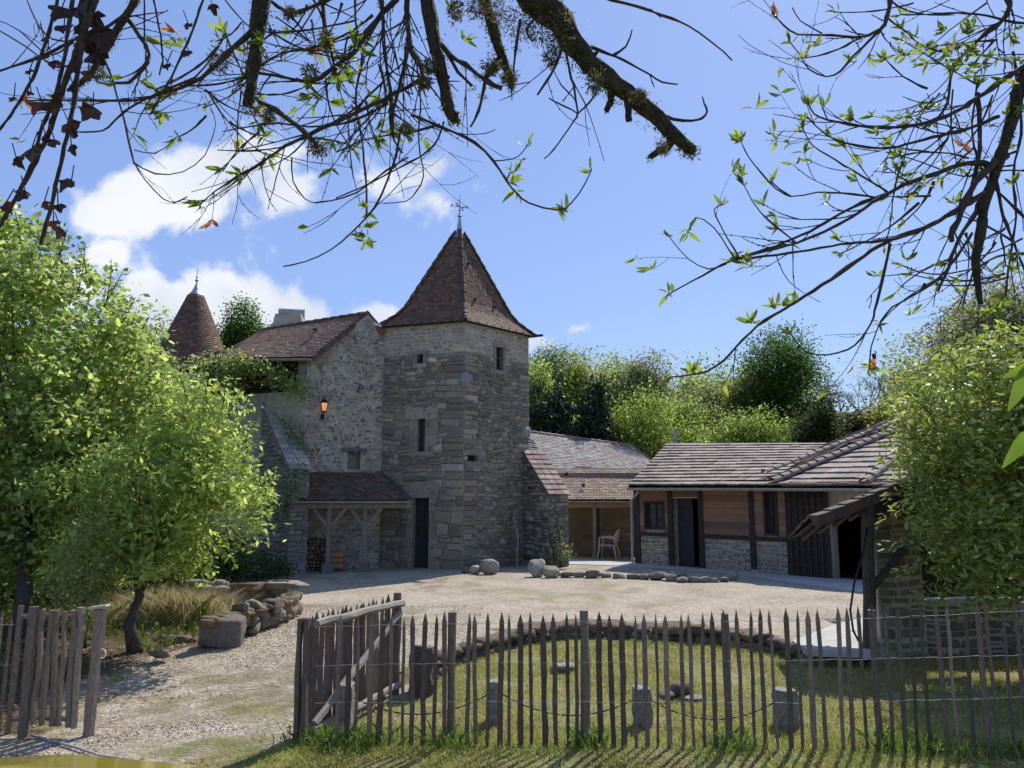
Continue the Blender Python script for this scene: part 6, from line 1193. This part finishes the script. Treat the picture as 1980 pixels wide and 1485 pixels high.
# ---------------------------------------------------------------- overhanging branches near the camera
rd = random.Random(99); rn = R_(99)
LP = [(.13, .19, .035), (.16, .22, .04), (.1, .155, .03), (.2, .24, .05)]; LO = [(.26, .1, .05), (.28, .16, .07)]
class Canopy:
    def __init__(s, name, label, hub, trunk):
        s.t = thing(name, trunk[0], label, 'tree'); s.hub = Vector(hub); s.limb = []; s.tw = MB(); s.leaf = MB(); s.moss = MB(); s.tips = []; s.trunk = trunk; s.nleaf = 0
    def path(s, pts, Y0, Y1, r0, r1, kind='twig', grow=0, side=1.0, leafy=0, mossy=0, knots=True, join=False):
        """pts in photo pixels, depth from Y0 to Y1, radius in photo pixels"""
        n = len(pts); Q = []
        for i, (x, y) in enumerate(pts): f = i / max(1, n - 1); Q.append(P(x, y, Y0 + (Y1 - Y0) * f))
        R = [(r0 + (r1 - r0) * (i / max(1, n - 1)) ** .8) / F * Q[i].y for i in range(n)]
        # resample with a smooth curve and knots
        S = []; SR = []
        for i in range(n - 1):
            a, b = Q[i], Q[i + 1]; m0 = (Q[i + 1] - Q[max(i - 1, 0)]) * .5; m1 = (Q[min(i + 2, n - 1)] - Q[i]) * .5; k = max(2, int((b - a).length / .05))
            for j in range(k):
                t = j / k; h = (2 * t ** 3 - 3 * t * t + 1) * a + (t ** 3 - 2 * t * t + t) * m0 + (-2 * t ** 3 + 3 * t * t) * b + (t ** 3 - t * t) * m1; S.append(h); SR.append(R[i] + (R[i + 1] - R[i]) * t)
        S.append(Q[-1]); SR.append(R[-1])
        SR0 = list(SR); S = [p + Vector((rd.uniform(-1, 1), rd.uniform(-1, 1), rd.uniform(-1, 1))) * r * (.35 if kind != 'thick' else .12) for p, r in zip(S, SR)]
        SR = [r * (rd.uniform(.85, 1.1) if rd.random() > .22 else rd.uniform(1.15, 1.5)) if kind != 'thick' else r * rd.uniform(.88, 1.12) for r in SR]
        if join: S = [s.hub.lerp(S[0], f) + Vector((0, 0, .25 * math.sin(f * 3.1))) for f in (0, .3, .6, .85)] + S; SR = [SR[0] * k_ for k_ in (1.7, 1.5, 1.25, 1.1)] + SR; SR0 = [SR0[0]] * 4 + SR0
        if kind == 'thick':
            mb = MB(); mb.tube(S, SR, 12, jit=.16, rng=rd); mb.build('limb', 'mossbark', s.t, smooth=True)
            for p, r in zip(S, SR):
                for _ in range(5): d = Vector((rd.uniform(-1, 1), rd.uniform(-1, 1), rd.uniform(-1, .8))).normalized(); q = p + d * r * .95; mb2 = s.moss; rock(mb2, q, r * rd.uniform(.3, .6), r * rd.uniform(.3, .6), r * rd.uniform(.25, .5), rd, jc(rd, [(.05, .045, .025), (.08, .075, .035), (.035, .03, .022)], .2), seg=(6, 4), rough=.5)
        else: s.tw.tube(S, SR, 5 if r0 < 4 else 7, jit=.12, rng=rd, col=(1, 1, 1))
        if mossy:
            for p, r in zip(S, SR0):
                if rd.random() < mossy: s.tuft(p + Vector((0, 0, -r * .6)), max(r * 1.6, .022), int(44 + 70 * mossy))
        if grow:
            Ln = sum((a - b).length for a, b in zip(S[:-1], S[1:])); k = int(Ln * grow)
            for _ in range(k):
                i = rd.randrange(max(1, len(S) // 6), len(S) - 1) if len(S) > 3 else 0; d = (S[i + 1] - S[i]).normalized(); s.shoot(S[i], d, rd.uniform(.12, .45) * side, max(.0016, min(SR0[i] * .5, .0042)), leafy)
        if leafy: s.spray(S[-1], (S[-1] - S[-2]).normalized(), rd.randint(5, 8))
        return S
    def shoot(s, p, d, ln, r, leafy, lv=1):
        ax = Vector((rd.uniform(-1, 1), rd.uniform(-.5, .5), rd.uniform(-1, .6))); d = (d * .9 + ax * .8).normalized(); pts = [p]; q = p; k = 6; cur = Vector((rd.uniform(-.2, .2), 0, rd.uniform(-.1, .35)))
        for i in range(k): d = (d + cur * .35 + Vector((rd.uniform(-1, 1), rd.uniform(-1, 1), rd.uniform(-1, 1))) * .1).normalized(); q = q + d * ln / k; pts.append(q)
        s.tw.tube(pts, [r * (1 - .09 * i) * (1.35 if rd.random() < .25 else 1) for i in range(k + 1)], 4, jit=.1, rng=rd)
        for i in range(1, k):       # buds
            if rd.random() < .5: b = pts[i]; s.tw.tube([b, b + Vector((rd.uniform(-1, 1), rd.uniform(-1, 1), rd.uniform(-1, 1))) * .008 + d * .003], [r * 1.3, r * .5], 4)
        if lv and rd.random() < .55: s.shoot(pts[rd.randint(2, 4)], d, ln * .55, r * .75, leafy, 0)
        if leafy and rd.random() < leafy: s.spray(q, d, rd.randint(3, 7))
    def spray(s, p, d, n, L=.066):
        C = np.array([list(p - d * rd.uniform(0, .03)) for _ in range(n)]); leaves(s.leaf, C, L, .27, LP if rd.random() > .025 else LO, rn, upb=.3, fold=1, dirs=np.array(list(d))[None] * .5 + np.array([[0, 0, .2]]), vary=.3, lv=.4)
        s.nleaf += n
    def tuft(s, p, r, n):
        C = np.array(list(p)) + rn.normal(0, 1, (n, 3)) * r * .38 * np.array([[rn.uniform(.7, 1.3), .8, rn.uniform(.6, 1.4)]]); d = unit(C - np.array(list(p)) + 1e-6); leaves(s.moss, C, min(r * .5, .018), .3, [(.16, .15, .07), (.2, .19, .1), (.11, .1, .05), (.07, .06, .03)], rn, dirs=d * 1.2 + np.array([[0, 0, -.3]]))
    def done(s):
        s.tw.build('twigs', 'twig', s.t)
        if s.leaf.V: s.leaf.build('leaves', 'leaf', s.t)
        if s.moss.V: s.moss.build('moss', 'moss', s.t)
        mb = MB(); mb.tube(s.trunk + [s.hub], [.28, .24, .2, .16][:len(s.trunk) + 1], 12, jit=.1, rng=rd); mb.build('trunk', 'bark', s.t, smooth=True)
A_ = Canopy('old_peach_tree', 'old mossy fruit tree whose lichened limbs hang over the top centre and left', (-.6, 2.6, 5.2), [Vector((-1.9, -1.6, -.3)), Vector((-1.7, -.9, 2.2)), Vector((-1.2, .8, 4.1))])
T = A_.path
T([(506, -60), (505, 0), (498, 70), (488, 141), (479, 205)], 3.4, 3.4, 19, 11, 'thick', mossy=.6, join=True)
T([(818, -60), (825, 0), (840, 78), (856, 150), (872, 222), (884, 228)], 3.5, 3.45, 16, 11, 'thick', mossy=.6, join=True)
T([(1000, -70), (1030, 0), (1074, 30), (1109, 86), (1156, 136), (1214, 180), (1272, 229), (1325, 282), (1340, 288)], 3.4, 3.7, 34, 10, 'thick', mossy=.95, join=True)
T([(1298, 270), (1292, 285), (1275, 292), (1258, 302)], 3.66, 3.66, 8, 6, 'thick', mossy=.4); T([(1212, 190), (1215, 215), (1216, 234)], 3.6, 3.6, 8, 7, 'thick'); T([(1180, 155), (1180, 195), (1172, 215)], 3.6, 3.6, 9, 5, 'thick', mossy=.6)
T([(280, -50), (262, 0), (226, 57), (209, 88), (190, 120), (177, 141), (150, 165)], 3.3, 3.2, 9, 5, 'thick', mossy=.7, join=True)
T([(905, -40), (935, -5), (957, 70), (973, 117), (985, 150), (989, 168)], 3.5, 3.5, 15, 6, 'thick', mossy=.9, join=True); T([(989, 168), (990, 195)], 3.5, 3.5, 2, 1)
T([(830, 60), (868, 105), (900, 125), (922, 144), (938, 155), (932, 185), (925, 215), (910, 245)], 3.5, 3.45, 6, 2, mossy=.5, grow=3)
T([(970, 105), (950, 135), (938, 152)], 3.5, 3.5, 6, 6, mossy=.3); T([(938, 155), (955, 165), (969, 171)], 3.45, 3.45, 6, 5, mossy=.3); T([(868, 105), (885, 140), (912, 165)], 3.5, 3.5, 4, 3, mossy=.4)
T([(491, 60), (450, 95), (424, 120), (389, 152), (350, 170), (318, 180), (262, 193), (170, 195), (110, 194), (39, 194)], 3.4, 3.2, 6.5, 1.2, mossy=.25, grow=9, leafy=.06)
T([(500, 195), (530, 212), (570, 240), (601, 265), (612, 285)], 3.4, 3.4, 4, 5, mossy=.6, grow=5)
T([(767, -20), (765, 0), (728, 39), (700, 80), (681, 105), (636, 138), (601, 156), (560, 152), (500, 141), (470, 150)], 3.6, 3.4, 8, 2, mossy=.1, grow=10, leafy=.12, join=True)
T([(789, -20), (788, 0), (790, 78), (805, 112), (817, 150), (759, 183), (701, 212), (650, 236), (601, 257), (551, 283), (505, 315), (463, 339), (414, 371), (385, 398)], 3.6, 3.3, 7, 1.3, mossy=.12, grow=11, leafy=.04, join=True)
T([(790, 80), (774, 163), (762, 210), (755, 241), (763, 272), (778, 296)], 3.6, 3.5, 4, 2, mossy=.2, grow=7); T([(735, -20), (740, 30), (743, 93), (755, 175), (758, 215), (760, 260)], 3.55, 3.5, 5, 2.5, mossy=.25, grow=9, leafy=.1, join=True)
T([(685, -20), (690, 60), (700, 110), (687, 194), (700, 272), (708, 369), (708, 420)], 3.7, 3.6, 3, 2, grow=6, leafy=.5); T([(620, -20), (630, 60), (640, 100), (650, 145), (655, 175)], 3.5, 3.5, 4, 2, mossy=.15, grow=8)
T([(190, 90), (209, 131), (226, 184), (244, 247), (258, 311), (283, 350), (315, 384), (339, 391), (362, 380)], 3.2, 3.2, 2.5, 1, grow=5); T([(258, 315), (300, 336), (354, 332), (396, 300), (417, 240), (407, 212)], 3.2, 3.2, 1.6, .8, grow=2); T([(260, 290), (300, 297), (334, 273)], 3.2, 3.2, 1.3, .9)
T([(-20, 140), (0, 136), (71, 113), (141, 78), (209, 50), (250, 20)], 3.1, 3.3, 1.5, 4, grow=8); T([(-5, 39), (39, 60), (85, 103), (118, 100), (150, 70)], 3.1, 3.2, 1, 2, grow=6); T([(50, -5), (75, 50), (100, 75), (130, 80)], 3.1, 3.2, 1.2, 2, grow=6); T([(0, 60), (50, 90), (110, 130), (160, 120)], 3.1, 3.2, 1, 2, grow=6)
T([(141, 255), (185, 255), (209, 246), (240, 215), (280, 192), (330, 170), (380, 150)], 3.2, 3.3, 1.2, 3, grow=6, mossy=.1)
T([(240, 30), (270, 70), (290, 105), (275, 135), (250, 160), (215, 160)], 3.3, 3.2, 5, 3, grow=8, mossy=.1, leafy=.3)
T([(795, 222), (830, 236), (860, 249), (918, 276), (953, 311), (980, 350), (1000, 375), (1023, 393), (1078, 406), (1105, 393), (1132, 354), (1144, 327)], 3.4, 3.4, 3.6, 1.3, leafy=1); T([(953, 311), (992, 307), (1010, 295), (1023, 276)], 3.4, 3.4, 1.6, 1, leafy=1); T([(980, 350), (985, 335), (1000, 330)], 3.4, 3.4, 1.3, 1, leafy=1); T([(860, 252), (900, 260), (940, 258), (958, 250)], 3.4, 3.4, 1.2, .9)
for p, d in (((1095, 402), (.3, 0, 1)), ((1078, 408), (0, 0, -1)), ((985, 350), (.5, 0, .3)), ((1000, 372), (.5, 0, -1)), ((705, 400), (-1, 0, 0)), ((712, 440), (1, 0, -.2)), ((705, 465), (-.5, 0, -1)), ((690, 460), (-1, 0, -.3)), ((335, 60), (-1, 0, .3)), ((345, 85), (1, 0, .4)), ((300, 205), (-1, 0, -.2)), ((310, 190), (.6, 0, .6)), ((320, 225), (.3, 0, -1)), ((295, 215), (-.5, 0, -1)), ((690, 70), (0, 0, 1)), ((700, 95), (1, 0, 0)), ((605, 165), (1, 0, .6)), ((610, 190), (-.6, 0, -.8)), ((700, 130), (.3, 0, 1)), ((430, 60), (0, 0, 1)), ((870, 10), (0, 0, 1)), ((905, 75), (1, 0, .5)), ((600, 190), (-1, 0, .1))): A_.spray(P(p[0], p[1], 3.45), Vector(d).normalized(), 7)
T([(650, 383), (700, 362), (747, 338), (813, 303), (840, 280), (852, 255), (858, 235)], 3.5, 3.4, 1.5, 2.2, grow=4); T([(548, 515), (590, 506), (640, 483), (680, 450), (725, 400), (748, 350), (765, 300), (775, 250)], 3.5, 3.5, 1.2, 2.4, grow=2); T([(805, 117), (813, 194), (809, 272), (819, 340), (805, 370), (785, 389), (741, 393)], 3.5, 3.5, 2.2, 1, grow=4); T([(610, 392), (640, 388), (690, 372), (747, 330), (790, 305)], 3.5, 3.5, 1.3, 2, grow=4)
T([(564, 305), (566, 350), (590, 385), (610, 392)], 3.4, 3.5, 1.8, 1.3, grow=2); T([(650, 295), (700, 272), (745, 262), (800, 255), (850, 240)], 3.5, 3.5, 1.6, 2.2, grow=5, mossy=.05); T([(430, 255), (480, 245), (540, 238), (600, 245), (680, 235), (750, 200)], 3.4, 3.5, 1.2, 2.6, grow=8); T([(420, 290), (470, 292), (540, 285), (600, 262), (680, 215), (740, 160)], 3.4, 3.5, 1.2, 2.4, grow=7); T([(340, 165), (400, 165), (470, 150), (540, 105), (610, 92), (680, 60), (720, 30)], 3.4, 3.5, 1.2, 2.6, grow=8, mossy=.08)
T([(435, 0), (470, 40), (500, 60), (560, 62), (640, 50), (690, 38)], 3.4, 3.5, 1.5, 2, grow=6); T([(520, 0), (560, 25), (600, 15), (640, -5)], 3.45, 3.5, 3, 4, mossy=.3, grow=5); T([(600, -10), (625, 40), (628, 90), (650, 150), (655, 165)], 3.5, 3.5, 3, 2, grow=6, mossy=.2)
# under the big mossy limb
T([(1074, 40), (1085, 93), (1075, 125), (1058, 155), (1039, 183)], 3.45, 3.4, 4, 1.5, mossy=.35, grow=5); T([(1085, 60), (1093, 97), (1105, 150), (1109, 167), (1117, 218), (1110, 232), (1089, 264), (1070, 290), (1052, 307)], 3.45, 3.4, 3.5, 1.3, grow=4, mossy=.06); T([(1160, 150), (1150, 185), (1130, 208), (1115, 222)], 3.55, 3.4, 2, 1.8); T([(1062, 190), (1080, 200), (1105, 212), (1117, 220)], 3.4, 3.4, 1.5, 2); T([(1070, 135), (1085, 165), (1110, 190), (1117, 210)], 3.4, 3.4, 1, 1.4)
T([(1005, 40), (1000, 75), (995, 110), (994, 140)], 3.4, 3.4, 4, 2, mossy=.3, grow=3); T([(1030, 40), (1018, 60), (1030, 80), (1036, 72)], 3.4, 3.4, 3, 1.5, mossy=.2)
T([(1140, 92), (1159, 97), (1190, 110), (1214, 120), (1257, 144), (1280, 159), (1311, 163)], 3.6, 3.6, 4, 1.5, grow=2); T([(1187, 107), (1210, 89), (1218, 72), (1222, 58)], 3.6, 3.6, 2.8, 1.5); T([(1257, 144), (1262, 160), (1265, 168)], 3.6, 3.6, 1.5, 1)
T([(1140, -15), (1183, 0), (1230, 12), (1264, 23), (1300, 36), (1330, 50), (1373, 78), (1416, 117)], 3.3, 3.3, 3.6, 1.6, grow=1, side=.15, join=True); T([(1275, 222), (1300, 230), (1338, 233), (1358, 228), (1367, 215), (1362, 200), (1358, 187)], 3.66, 3.7, 4, 1.2)
for p, r in (((190, 140), .05), ((520, 225), .04), ((615, 285), .06), ((630, 75), .05), ((425, 120), .06), ((785, 250), .05), ((600, 140), .05), ((560, 25), .04), ((960, 20), .09), ((1000, 45), .09), ((920, 15), .07), ((880, 20), .06), ((1040, 60), .08), ((1080, 80), .07), ((1065, 110), .05), ((950, 130), .05), ((985, 150), .05), ((1150, 160), .06), ((1235, 185), .05), ((1085, 45), .08), ((830, 130), .05), ((820, 160), .05), ((1280, 285), .03)):
    A_.tuft(P(p[0], p[1], 3.42), r * .85, 420)
rd2 = random.Random(7)
for _ in range(36):   # criss-crossing fine growth
    x, y = rd2.uniform(380, 800), rd2.uniform(0, 260); a = rd2.uniform(-2.9, -.2); ln = rd2.uniform(60, 170); b = rd2.uniform(-.6, .6); pts = [(x, y)]
    for i in range(4): a += b * .35; x += math.cos(a) * ln / 4; y -= math.sin(a) * ln / 4; pts.append((x, y))
    if all(p[1] < 400 - .5 * max(0, p[0] - 700) for p in pts): Yd = rd2.uniform(3.3, 3.8); T(pts, Yd, Yd + .05, rd2.uniform(1.6, 3.0), 1, grow=5, leafy=.05)
A_.done()

B_ = Canopy('peach_tree', 'leafy peach tree branches sweeping in from the top right', (2.6, 2.2, 5.0), [Vector((3.6, -.6, -.3)), Vector((3.5, -.2, 2.0)), Vector((3.2, 1.0, 3.8))])
T = B_.path
T([(2030, 60), (1980, 148), (1957, 230), (1926, 328), (1905, 390), (1900, 425)], 4.0, 4.0, 13, 9, 'thick', mossy=.15, join=True); T([(1900, 425), (1887, 512), (1892, 560), (1895, 588)], 4.0, 4.0, 10, 5, 'thick', mossy=.1)
T([(1924, 330), (1900, 315), (1850, 320), (1803, 338), (1760, 352), (1716, 374), (1660, 410), (1619, 435), (1540, 470), (1419, 502), (1342, 542), (1289, 571)], 4, 3.7, 6.5, 1.4, grow=4, leafy=.6, mossy=.06)
T([(1716, 374), (1650, 400), (1580, 440), (1500, 475), (1419, 500)], 3.95, 3.75, 4, 2, grow=4, leafy=.5)
T([(1918, 362), (1844, 410), (1790, 440), (1716, 466), (1639, 517), (1557, 573), (1465, 630), (1388, 706), (1337, 724), (1296, 729)], 4, 3.7, 6, 1.3, grow=2.2, leafy=.45)
T([(1839, 410), (1790, 440), (1731, 461), (1680, 468), (1639, 471), (1527, 489), (1440, 500)], 3.95, 3.75, 4, 2, grow=4, leafy=.5)
T([(2040, 100), (1980, 128), (1905, 179), (1860, 210), (1829, 225), (1780, 240), (1731, 246), (1665, 243), (1600, 232), (1573, 220), (1563, 200)], 4, 3.8, 6, 1.5, grow=5, leafy=.45, join=True)
T([(1725, -25), (1721, 0), (1711, 46), (1690, 62), (1665, 72), (1590, 67), (1542, 67), (1515, 48), (1496, 28)], 3.9, 3.8, 5, 1, grow=4, leafy=.15, join=True, mossy=.1); T([(1711, 46), (1680, 80), (1644, 113), (1625, 138), (1598, 148), (1565, 135), (1547, 107), (1524, 77)], 3.9, 3.8, 3.5, 1, grow=5, leafy=.4); T([(1665, 72), (1620, 95), (1580, 108), (1547, 112)], 3.9, 3.8, 2.5, 1.2, grow=3, leafy=.3); T([(1590, 65), (1548, 40), (1532, 15)], 3.85, 3.85, 1.6, 1)
T([(1931, 225), (1870, 250), (1803, 266), (1750, 280), (1701, 287), (1640, 278), (1598, 261), (1560, 225)], 4, 3.8, 4, 1.3, grow=6, leafy=.6); T([(1926, 310), (1875, 370), (1859, 409), (1845, 440), (1839, 466)], 3.95, 3.95, 7, 5, grow=5); T([(1946, 300), (1900, 380), (1880, 420), (1854, 461), (1835, 515), (1813, 563)], 4.05, 3.95, 5, 3, grow=4)
T([(1880, 450), (1840, 510), (1803, 548), (1760, 575), (1726, 594), (1705, 620), (1695, 640), (1685, 670), (1680, 717)], 4, 3.8, 3, 1.3, grow=2.5, leafy=.2); T([(1721, 471), (1712, 520), (1701, 563), (1692, 600), (1685, 624), (1665, 655), (1639, 676), (1598, 686), (1565, 683), (1547, 670), (1525, 640)], 3.9, 3.8, 3.4, 1, grow=2.5, leafy=.35)
T([(1951, -20), (1945, 30), (1900, 70), (1860, 110), (1840, 140), (1832, 200), (1800, 240)], 4.1, 4, 6, 2, grow=7, leafy=.6, join=True); T([(2040, 30), (1980, 45), (1905, 30), (1850, 25), (1790, 28), (1740, 28)], 4.1, 4, 3, 1.4, grow=7, leafy=.35)
T([(1890, 180), (1895, 250), (1890, 310), (1875, 380)], 4, 4, 5, 4, grow=5, mossy=.1); T([(1980, 330), (1930, 330), (1860, 340), (1800, 320), (1740, 300)], 4.1, 4, 2, 1.3, grow=5, leafy=.4); T([(1990, 430), (1940, 380), (1905, 340), (1880, 260), (1890, 160)], 4.1, 4, 3, 2, grow=5, leafy=.4); T([(1980, 490), (1930, 495), (1880, 520), (1800, 530), (1740, 512)], 4.05, 4, 3, 1.2, grow=4, leafy=.25)
T([(1960, 100), (1975, 240), (1960, 330), (1965, 420), (1950, 520), (1945, 570)], 4.15, 4.1, 3, 2, grow=6, leafy=.4); T([(1925, 330), (1935, 400), (1960, 470), (1990, 540)], 4.1, 4.1, 4, 2, grow=6, leafy=.4); T([(1900, 480), (1870, 560), (1860, 600)], 4.1, 4.1, 2.5, 1.5, grow=5, leafy=.5)
T([(1420, 500), (1380, 440), (1345, 420), (1330, 450)], 3.75, 3.75, 1.6, 1, grow=2, leafy=1); T([(1530, 380), (1500, 365), (1460, 320), (1440, 290), (1430, 265)], 3.85, 3.8, 1.8, 1, leafy=1); T([(1700, 384), (1650, 375), (1580, 372), (1530, 380), (1490, 350)], 3.9, 3.85, 2.5, 1.4, grow=4, leafy=.8); T([(1540, 470), (1470, 410), (1445, 370), (1435, 352)], 3.8, 3.8, 1.8, 1, grow=4, leafy=.9); T([(1430, 500), (1395, 440), (1380, 405), (1400, 395)], 3.75, 3.75, 1.5, 1, grow=3, leafy=1); T([(1405, 510), (1370, 520), (1330, 500), (1300, 465), (1290, 450)], 3.75, 3.7, 1.5, 1, grow=3, leafy=1); T([(1720, 374), (1650, 330), (1600, 300), (1570, 280), (1550, 245)], 3.9, 3.8, 2.5, 1.2, grow=6, leafy=.8)
for p, d in (((1450, 620), (-.5, 0, .5)), ((1500, 590), (.2, 0, 1)), ((1520, 585), (.6, 0, .6)), ((1430, 270), (-.7, 0, .6)), ((1850, 90), (0, 0, 1)), ((1860, 120), (-1, 0, .2)), ((1880, 95), (.5, 0, .7)), ((1820, 60), (-1, 0, 0)), ((1840, 140), (0, 0, -1)), ((1870, 60), (0, 0, 1)), ((1680, 710), (0, 0, -1)), ((1340, 715), (.3, 0, 1)), ((1780, 95), (-1, 0, -.2)), ((1900, 130), (1, 0, -.4)), ((1920, 600), (-1, 0, -.3)), ((1940, 590), (.5, 0, -1)), ((1960, 500), (.3, 0, 1)), ((1960, 350), (.2, 0, .8))): B_.spray(P(p[0], p[1], 3.95), Vector(d).normalized(), 12)
for x, y, dx, dz in ((1345, 713, .9, -.3), (1690, 690, .1, -.9), (1830, 80, .4, -.7), (1445, 610, -.6, -.6), (1650, 705, -.1, -1), (1310, 700, -.2, .4)):
    leaves(B_.leaf, np.array([list(P(x, y, 3.8))]), .085, .32, LO, rn, fold=1, dirs=np.array([[dx, 0, dz]]) * 2)
rd2 = random.Random(17)
for _ in range(34):
    x, y = rd2.uniform(1740, 1980), rd2.uniform(-10, 560); a = rd2.uniform(2.4, 5.2); ln = rd2.uniform(60, 190); b = rd2.uniform(-.5, .5); pts = [(x, y)]
    for i in range(4): a += b * .35; x += math.cos(a) * ln / 4; y -= math.sin(a) * ln / 4; pts.append((x, y))
    if all(p[1] < 640 for p in pts): Yd = rd2.uniform(3.9, 4.3); T(pts, Yd, Yd + .05, rd2.uniform(1.6, 3.2), 1, grow=4, leafy=.35)
mb = MB(); rock(mb, P(1690, 689, 3.8), .025, .022, .032, rd, (.03, .03, .03), boxy=.1, rough=.1); rock(mb, P(1788, 552, 3.9), .022, .022, .028, rd, (.03, .03, .03), boxy=.1, rough=.1); mb.build('dried_fruit', 'rock', B_.t, smooth=True)
bl = MB()
def bigleaf(pa, pb, Yd, wpx, curl):
    A = P(pa[0], pa[1], Yd); B = P(pb[0], pb[1], Yd - .03); ax = B - A; L = ax.length; t = ax.normalized(); s = Vector((-t.z, .35, t.x)).normalized(); W = wpx / F * Yd; n = 12; V = []
    for i in range(n + 1):
        f = i / n; hw = W * .5 * math.sin(math.pi * f ** .75) ** .8 + .0004; c = A + ax * f + Vector((0, 0, 1)) * curl * math.sin(f * math.pi) * L
        for k in (-1, -.5, 0, .5, 1): V.append(c + s * hw * k + Vector((0, -.25, .1)) * hw * abs(k) * .7 + Vector((0, 0, 1)) * hw * .06 * math.sin(f * 30) * abs(k))
    bl.add(V, [(i * 5 + k, i * 5 + k + 1, (i + 1) * 5 + k + 1, (i + 1) * 5 + k) for i in range(n) for k in range(4)], (.12, .2, .035))
bigleaf((2012, 712), (1938, 730), 1.3, 22, .05); bigleaf((2008, 712), (1948, 796), 1.3, 46, .1); bigleaf((2015, 845), (1937, 906), 1.3, 42, .12); bl.build('near_leaves', 'leaf', B_.t, smooth=True)
B_.tw.tube([P(2010, 712, 1.3), P(2018, 780, 1.3), P(2018, 845, 1.3), P(2060, 850, 1.3), P(2160, 700, 1.6), P(2300, 300, 2.4), Vector((3.2, 1.2, 3.8))], [.002, .003, .003, .004, .006, .01, .02], 5)
B_.done()

# ivy stems with dry leaves, nearest the camera at the left
iv = thing('hanging_ivy', P(150, -600, 1.9), 'dry brown ivy stems with lobed leaves hanging close at the top left', 'ivy'); ms, ml = MB(), MB()
def istem(pts, r0, r1, Y=1.75):
    q = [P(x, y, Y + .02 * i) for i, (x, y) in enumerate(pts)]; q = [q[0] + Vector((.05, .4, 1.3)), q[0] + Vector((.02, .1, .35))] + q; n = len(q); r = [(r0 + (r1 - r0) * i / (n - 1)) / F * Y for i in range(n)]; S = []; R2 = []
    for i in range(n - 1):
        for j in range(6): S.append(q[i].lerp(q[i + 1], j / 6) + Vector((rd.uniform(-1, 1), 0, rd.uniform(-1, 1))) * r[i] * .3); R2.append(r[i] * rd.uniform(.85, 1.2))
    S.append(q[-1]); R2.append(r[-1]); ms.tube(S, R2, 7, jit=.1, rng=rd)
istem([(184, 0), (152, 88), (120, 177), (92, 265), (46, 354), (10, 420), (-10, 450)], 7, 4); istem([(170, 0), (155, 106), (141, 212), (117, 318), (99, 400), (78, 474)], 6, 3.2); istem([(112, 0), (92, 71), (64, 152), (28, 212), (0, 251), (-20, 265)], 4, 2.4); istem([(140, 0), (125, 110), (108, 184), (80, 250), (63, 310)], 5, 3); istem([(395, -8), (368, 71), (332, 148), (308, 190), (290, 222)], 3, 2, 1.9); istem([(279, -5), (279, 95)], 2, 1.5, 1.9); istem([(297, 0), (311, 71), (315, 117), (308, 145)], 2.2, 1.8, 1.9); istem([(160, 0), (160, 60), (150, 130)], 9, 7, 1.8)
def ivyleaf(px, py, r, Y):
    c = P(px, py, Y); R = r / F * Y * 1.15; a0 = rd.uniform(-2.2, -.9); tilt = rd.uniform(-.5, .5); V = [c + Vector((0, 0, 0))]
    out = [(-.3, .3), (0, .62), (.3, .85), (.6, .95), (.85, .78), (1.15, .92), (1.45, 1.15), (1.6, 1.25), (1.75, 1.12), (2.0, .9), (2.3, .78), (2.6, .95), (2.9, .85), (3.2, .6), (3.5, .3)]
    ex = Vector((math.cos(a0 - 1.57), tilt * .6, math.sin(a0 - 1.57))).normalized(); ey = Vector((math.cos(a0), rd.uniform(-.5, .5), math.sin(a0))).normalized()
    for g, q in out: q *= rd.uniform(.82, 1.1); V.append(c + (ex * math.cos(g) + ey * math.sin(g)) * q * R + Vector((0, rd.uniform(-.25, .25) * R, 0)))
    ml.add(V, [(0, i, i + 1) for i in range(1, len(out))] + [(0, len(out), 1)], jc(rd, [(.075, .035, .024), (.1, .042, .03), (.05, .03, .022)], .25))
    ms.tube([c, c + Vector((rd.uniform(-.02, .02), 0, .04))], .0014, 4)
for x, y, r in ((62, 285, 28), (32, 307, 16), (138, 350, 24), (138, 283, 13), (49, 371, 19), (9, 396, 15), (117, 442, 18), (103, 428, 14), (85, 392, 12), (112, 396, 13), (180, 209, 26), (133, 237, 24), (81, 198, 26), (110, 184, 20), (57, 136, 11), (27, 189, 10), (194, 60, 34), (187, 103, 30), (120, 14, 26), (124, 49, 20), (106, 120, 15), (141, 163, 16), (412, 11, 14), (364, 46, 12), (364, 99, 14), (322, 124, 10), (331, 168, 9), (106, 272, 15), (92, 106, 11), (155, 46, 24), (145, 127, 16), (88, 262, 13), (165, 75, 28), (150, 15, 26), (175, 30, 26), (98, 200, 18), (60, 178, 8), (85, 75, 10), (170, 140, 14), (196, 85, 26)): ivyleaf(x, y, r * 1.05, rd.uniform(1.68, 1.82) if x < 300 else 1.92)
ms.build('stems', 'twig', iv, smooth=True); ml.build('leaves', 'ivyleaf', iv)
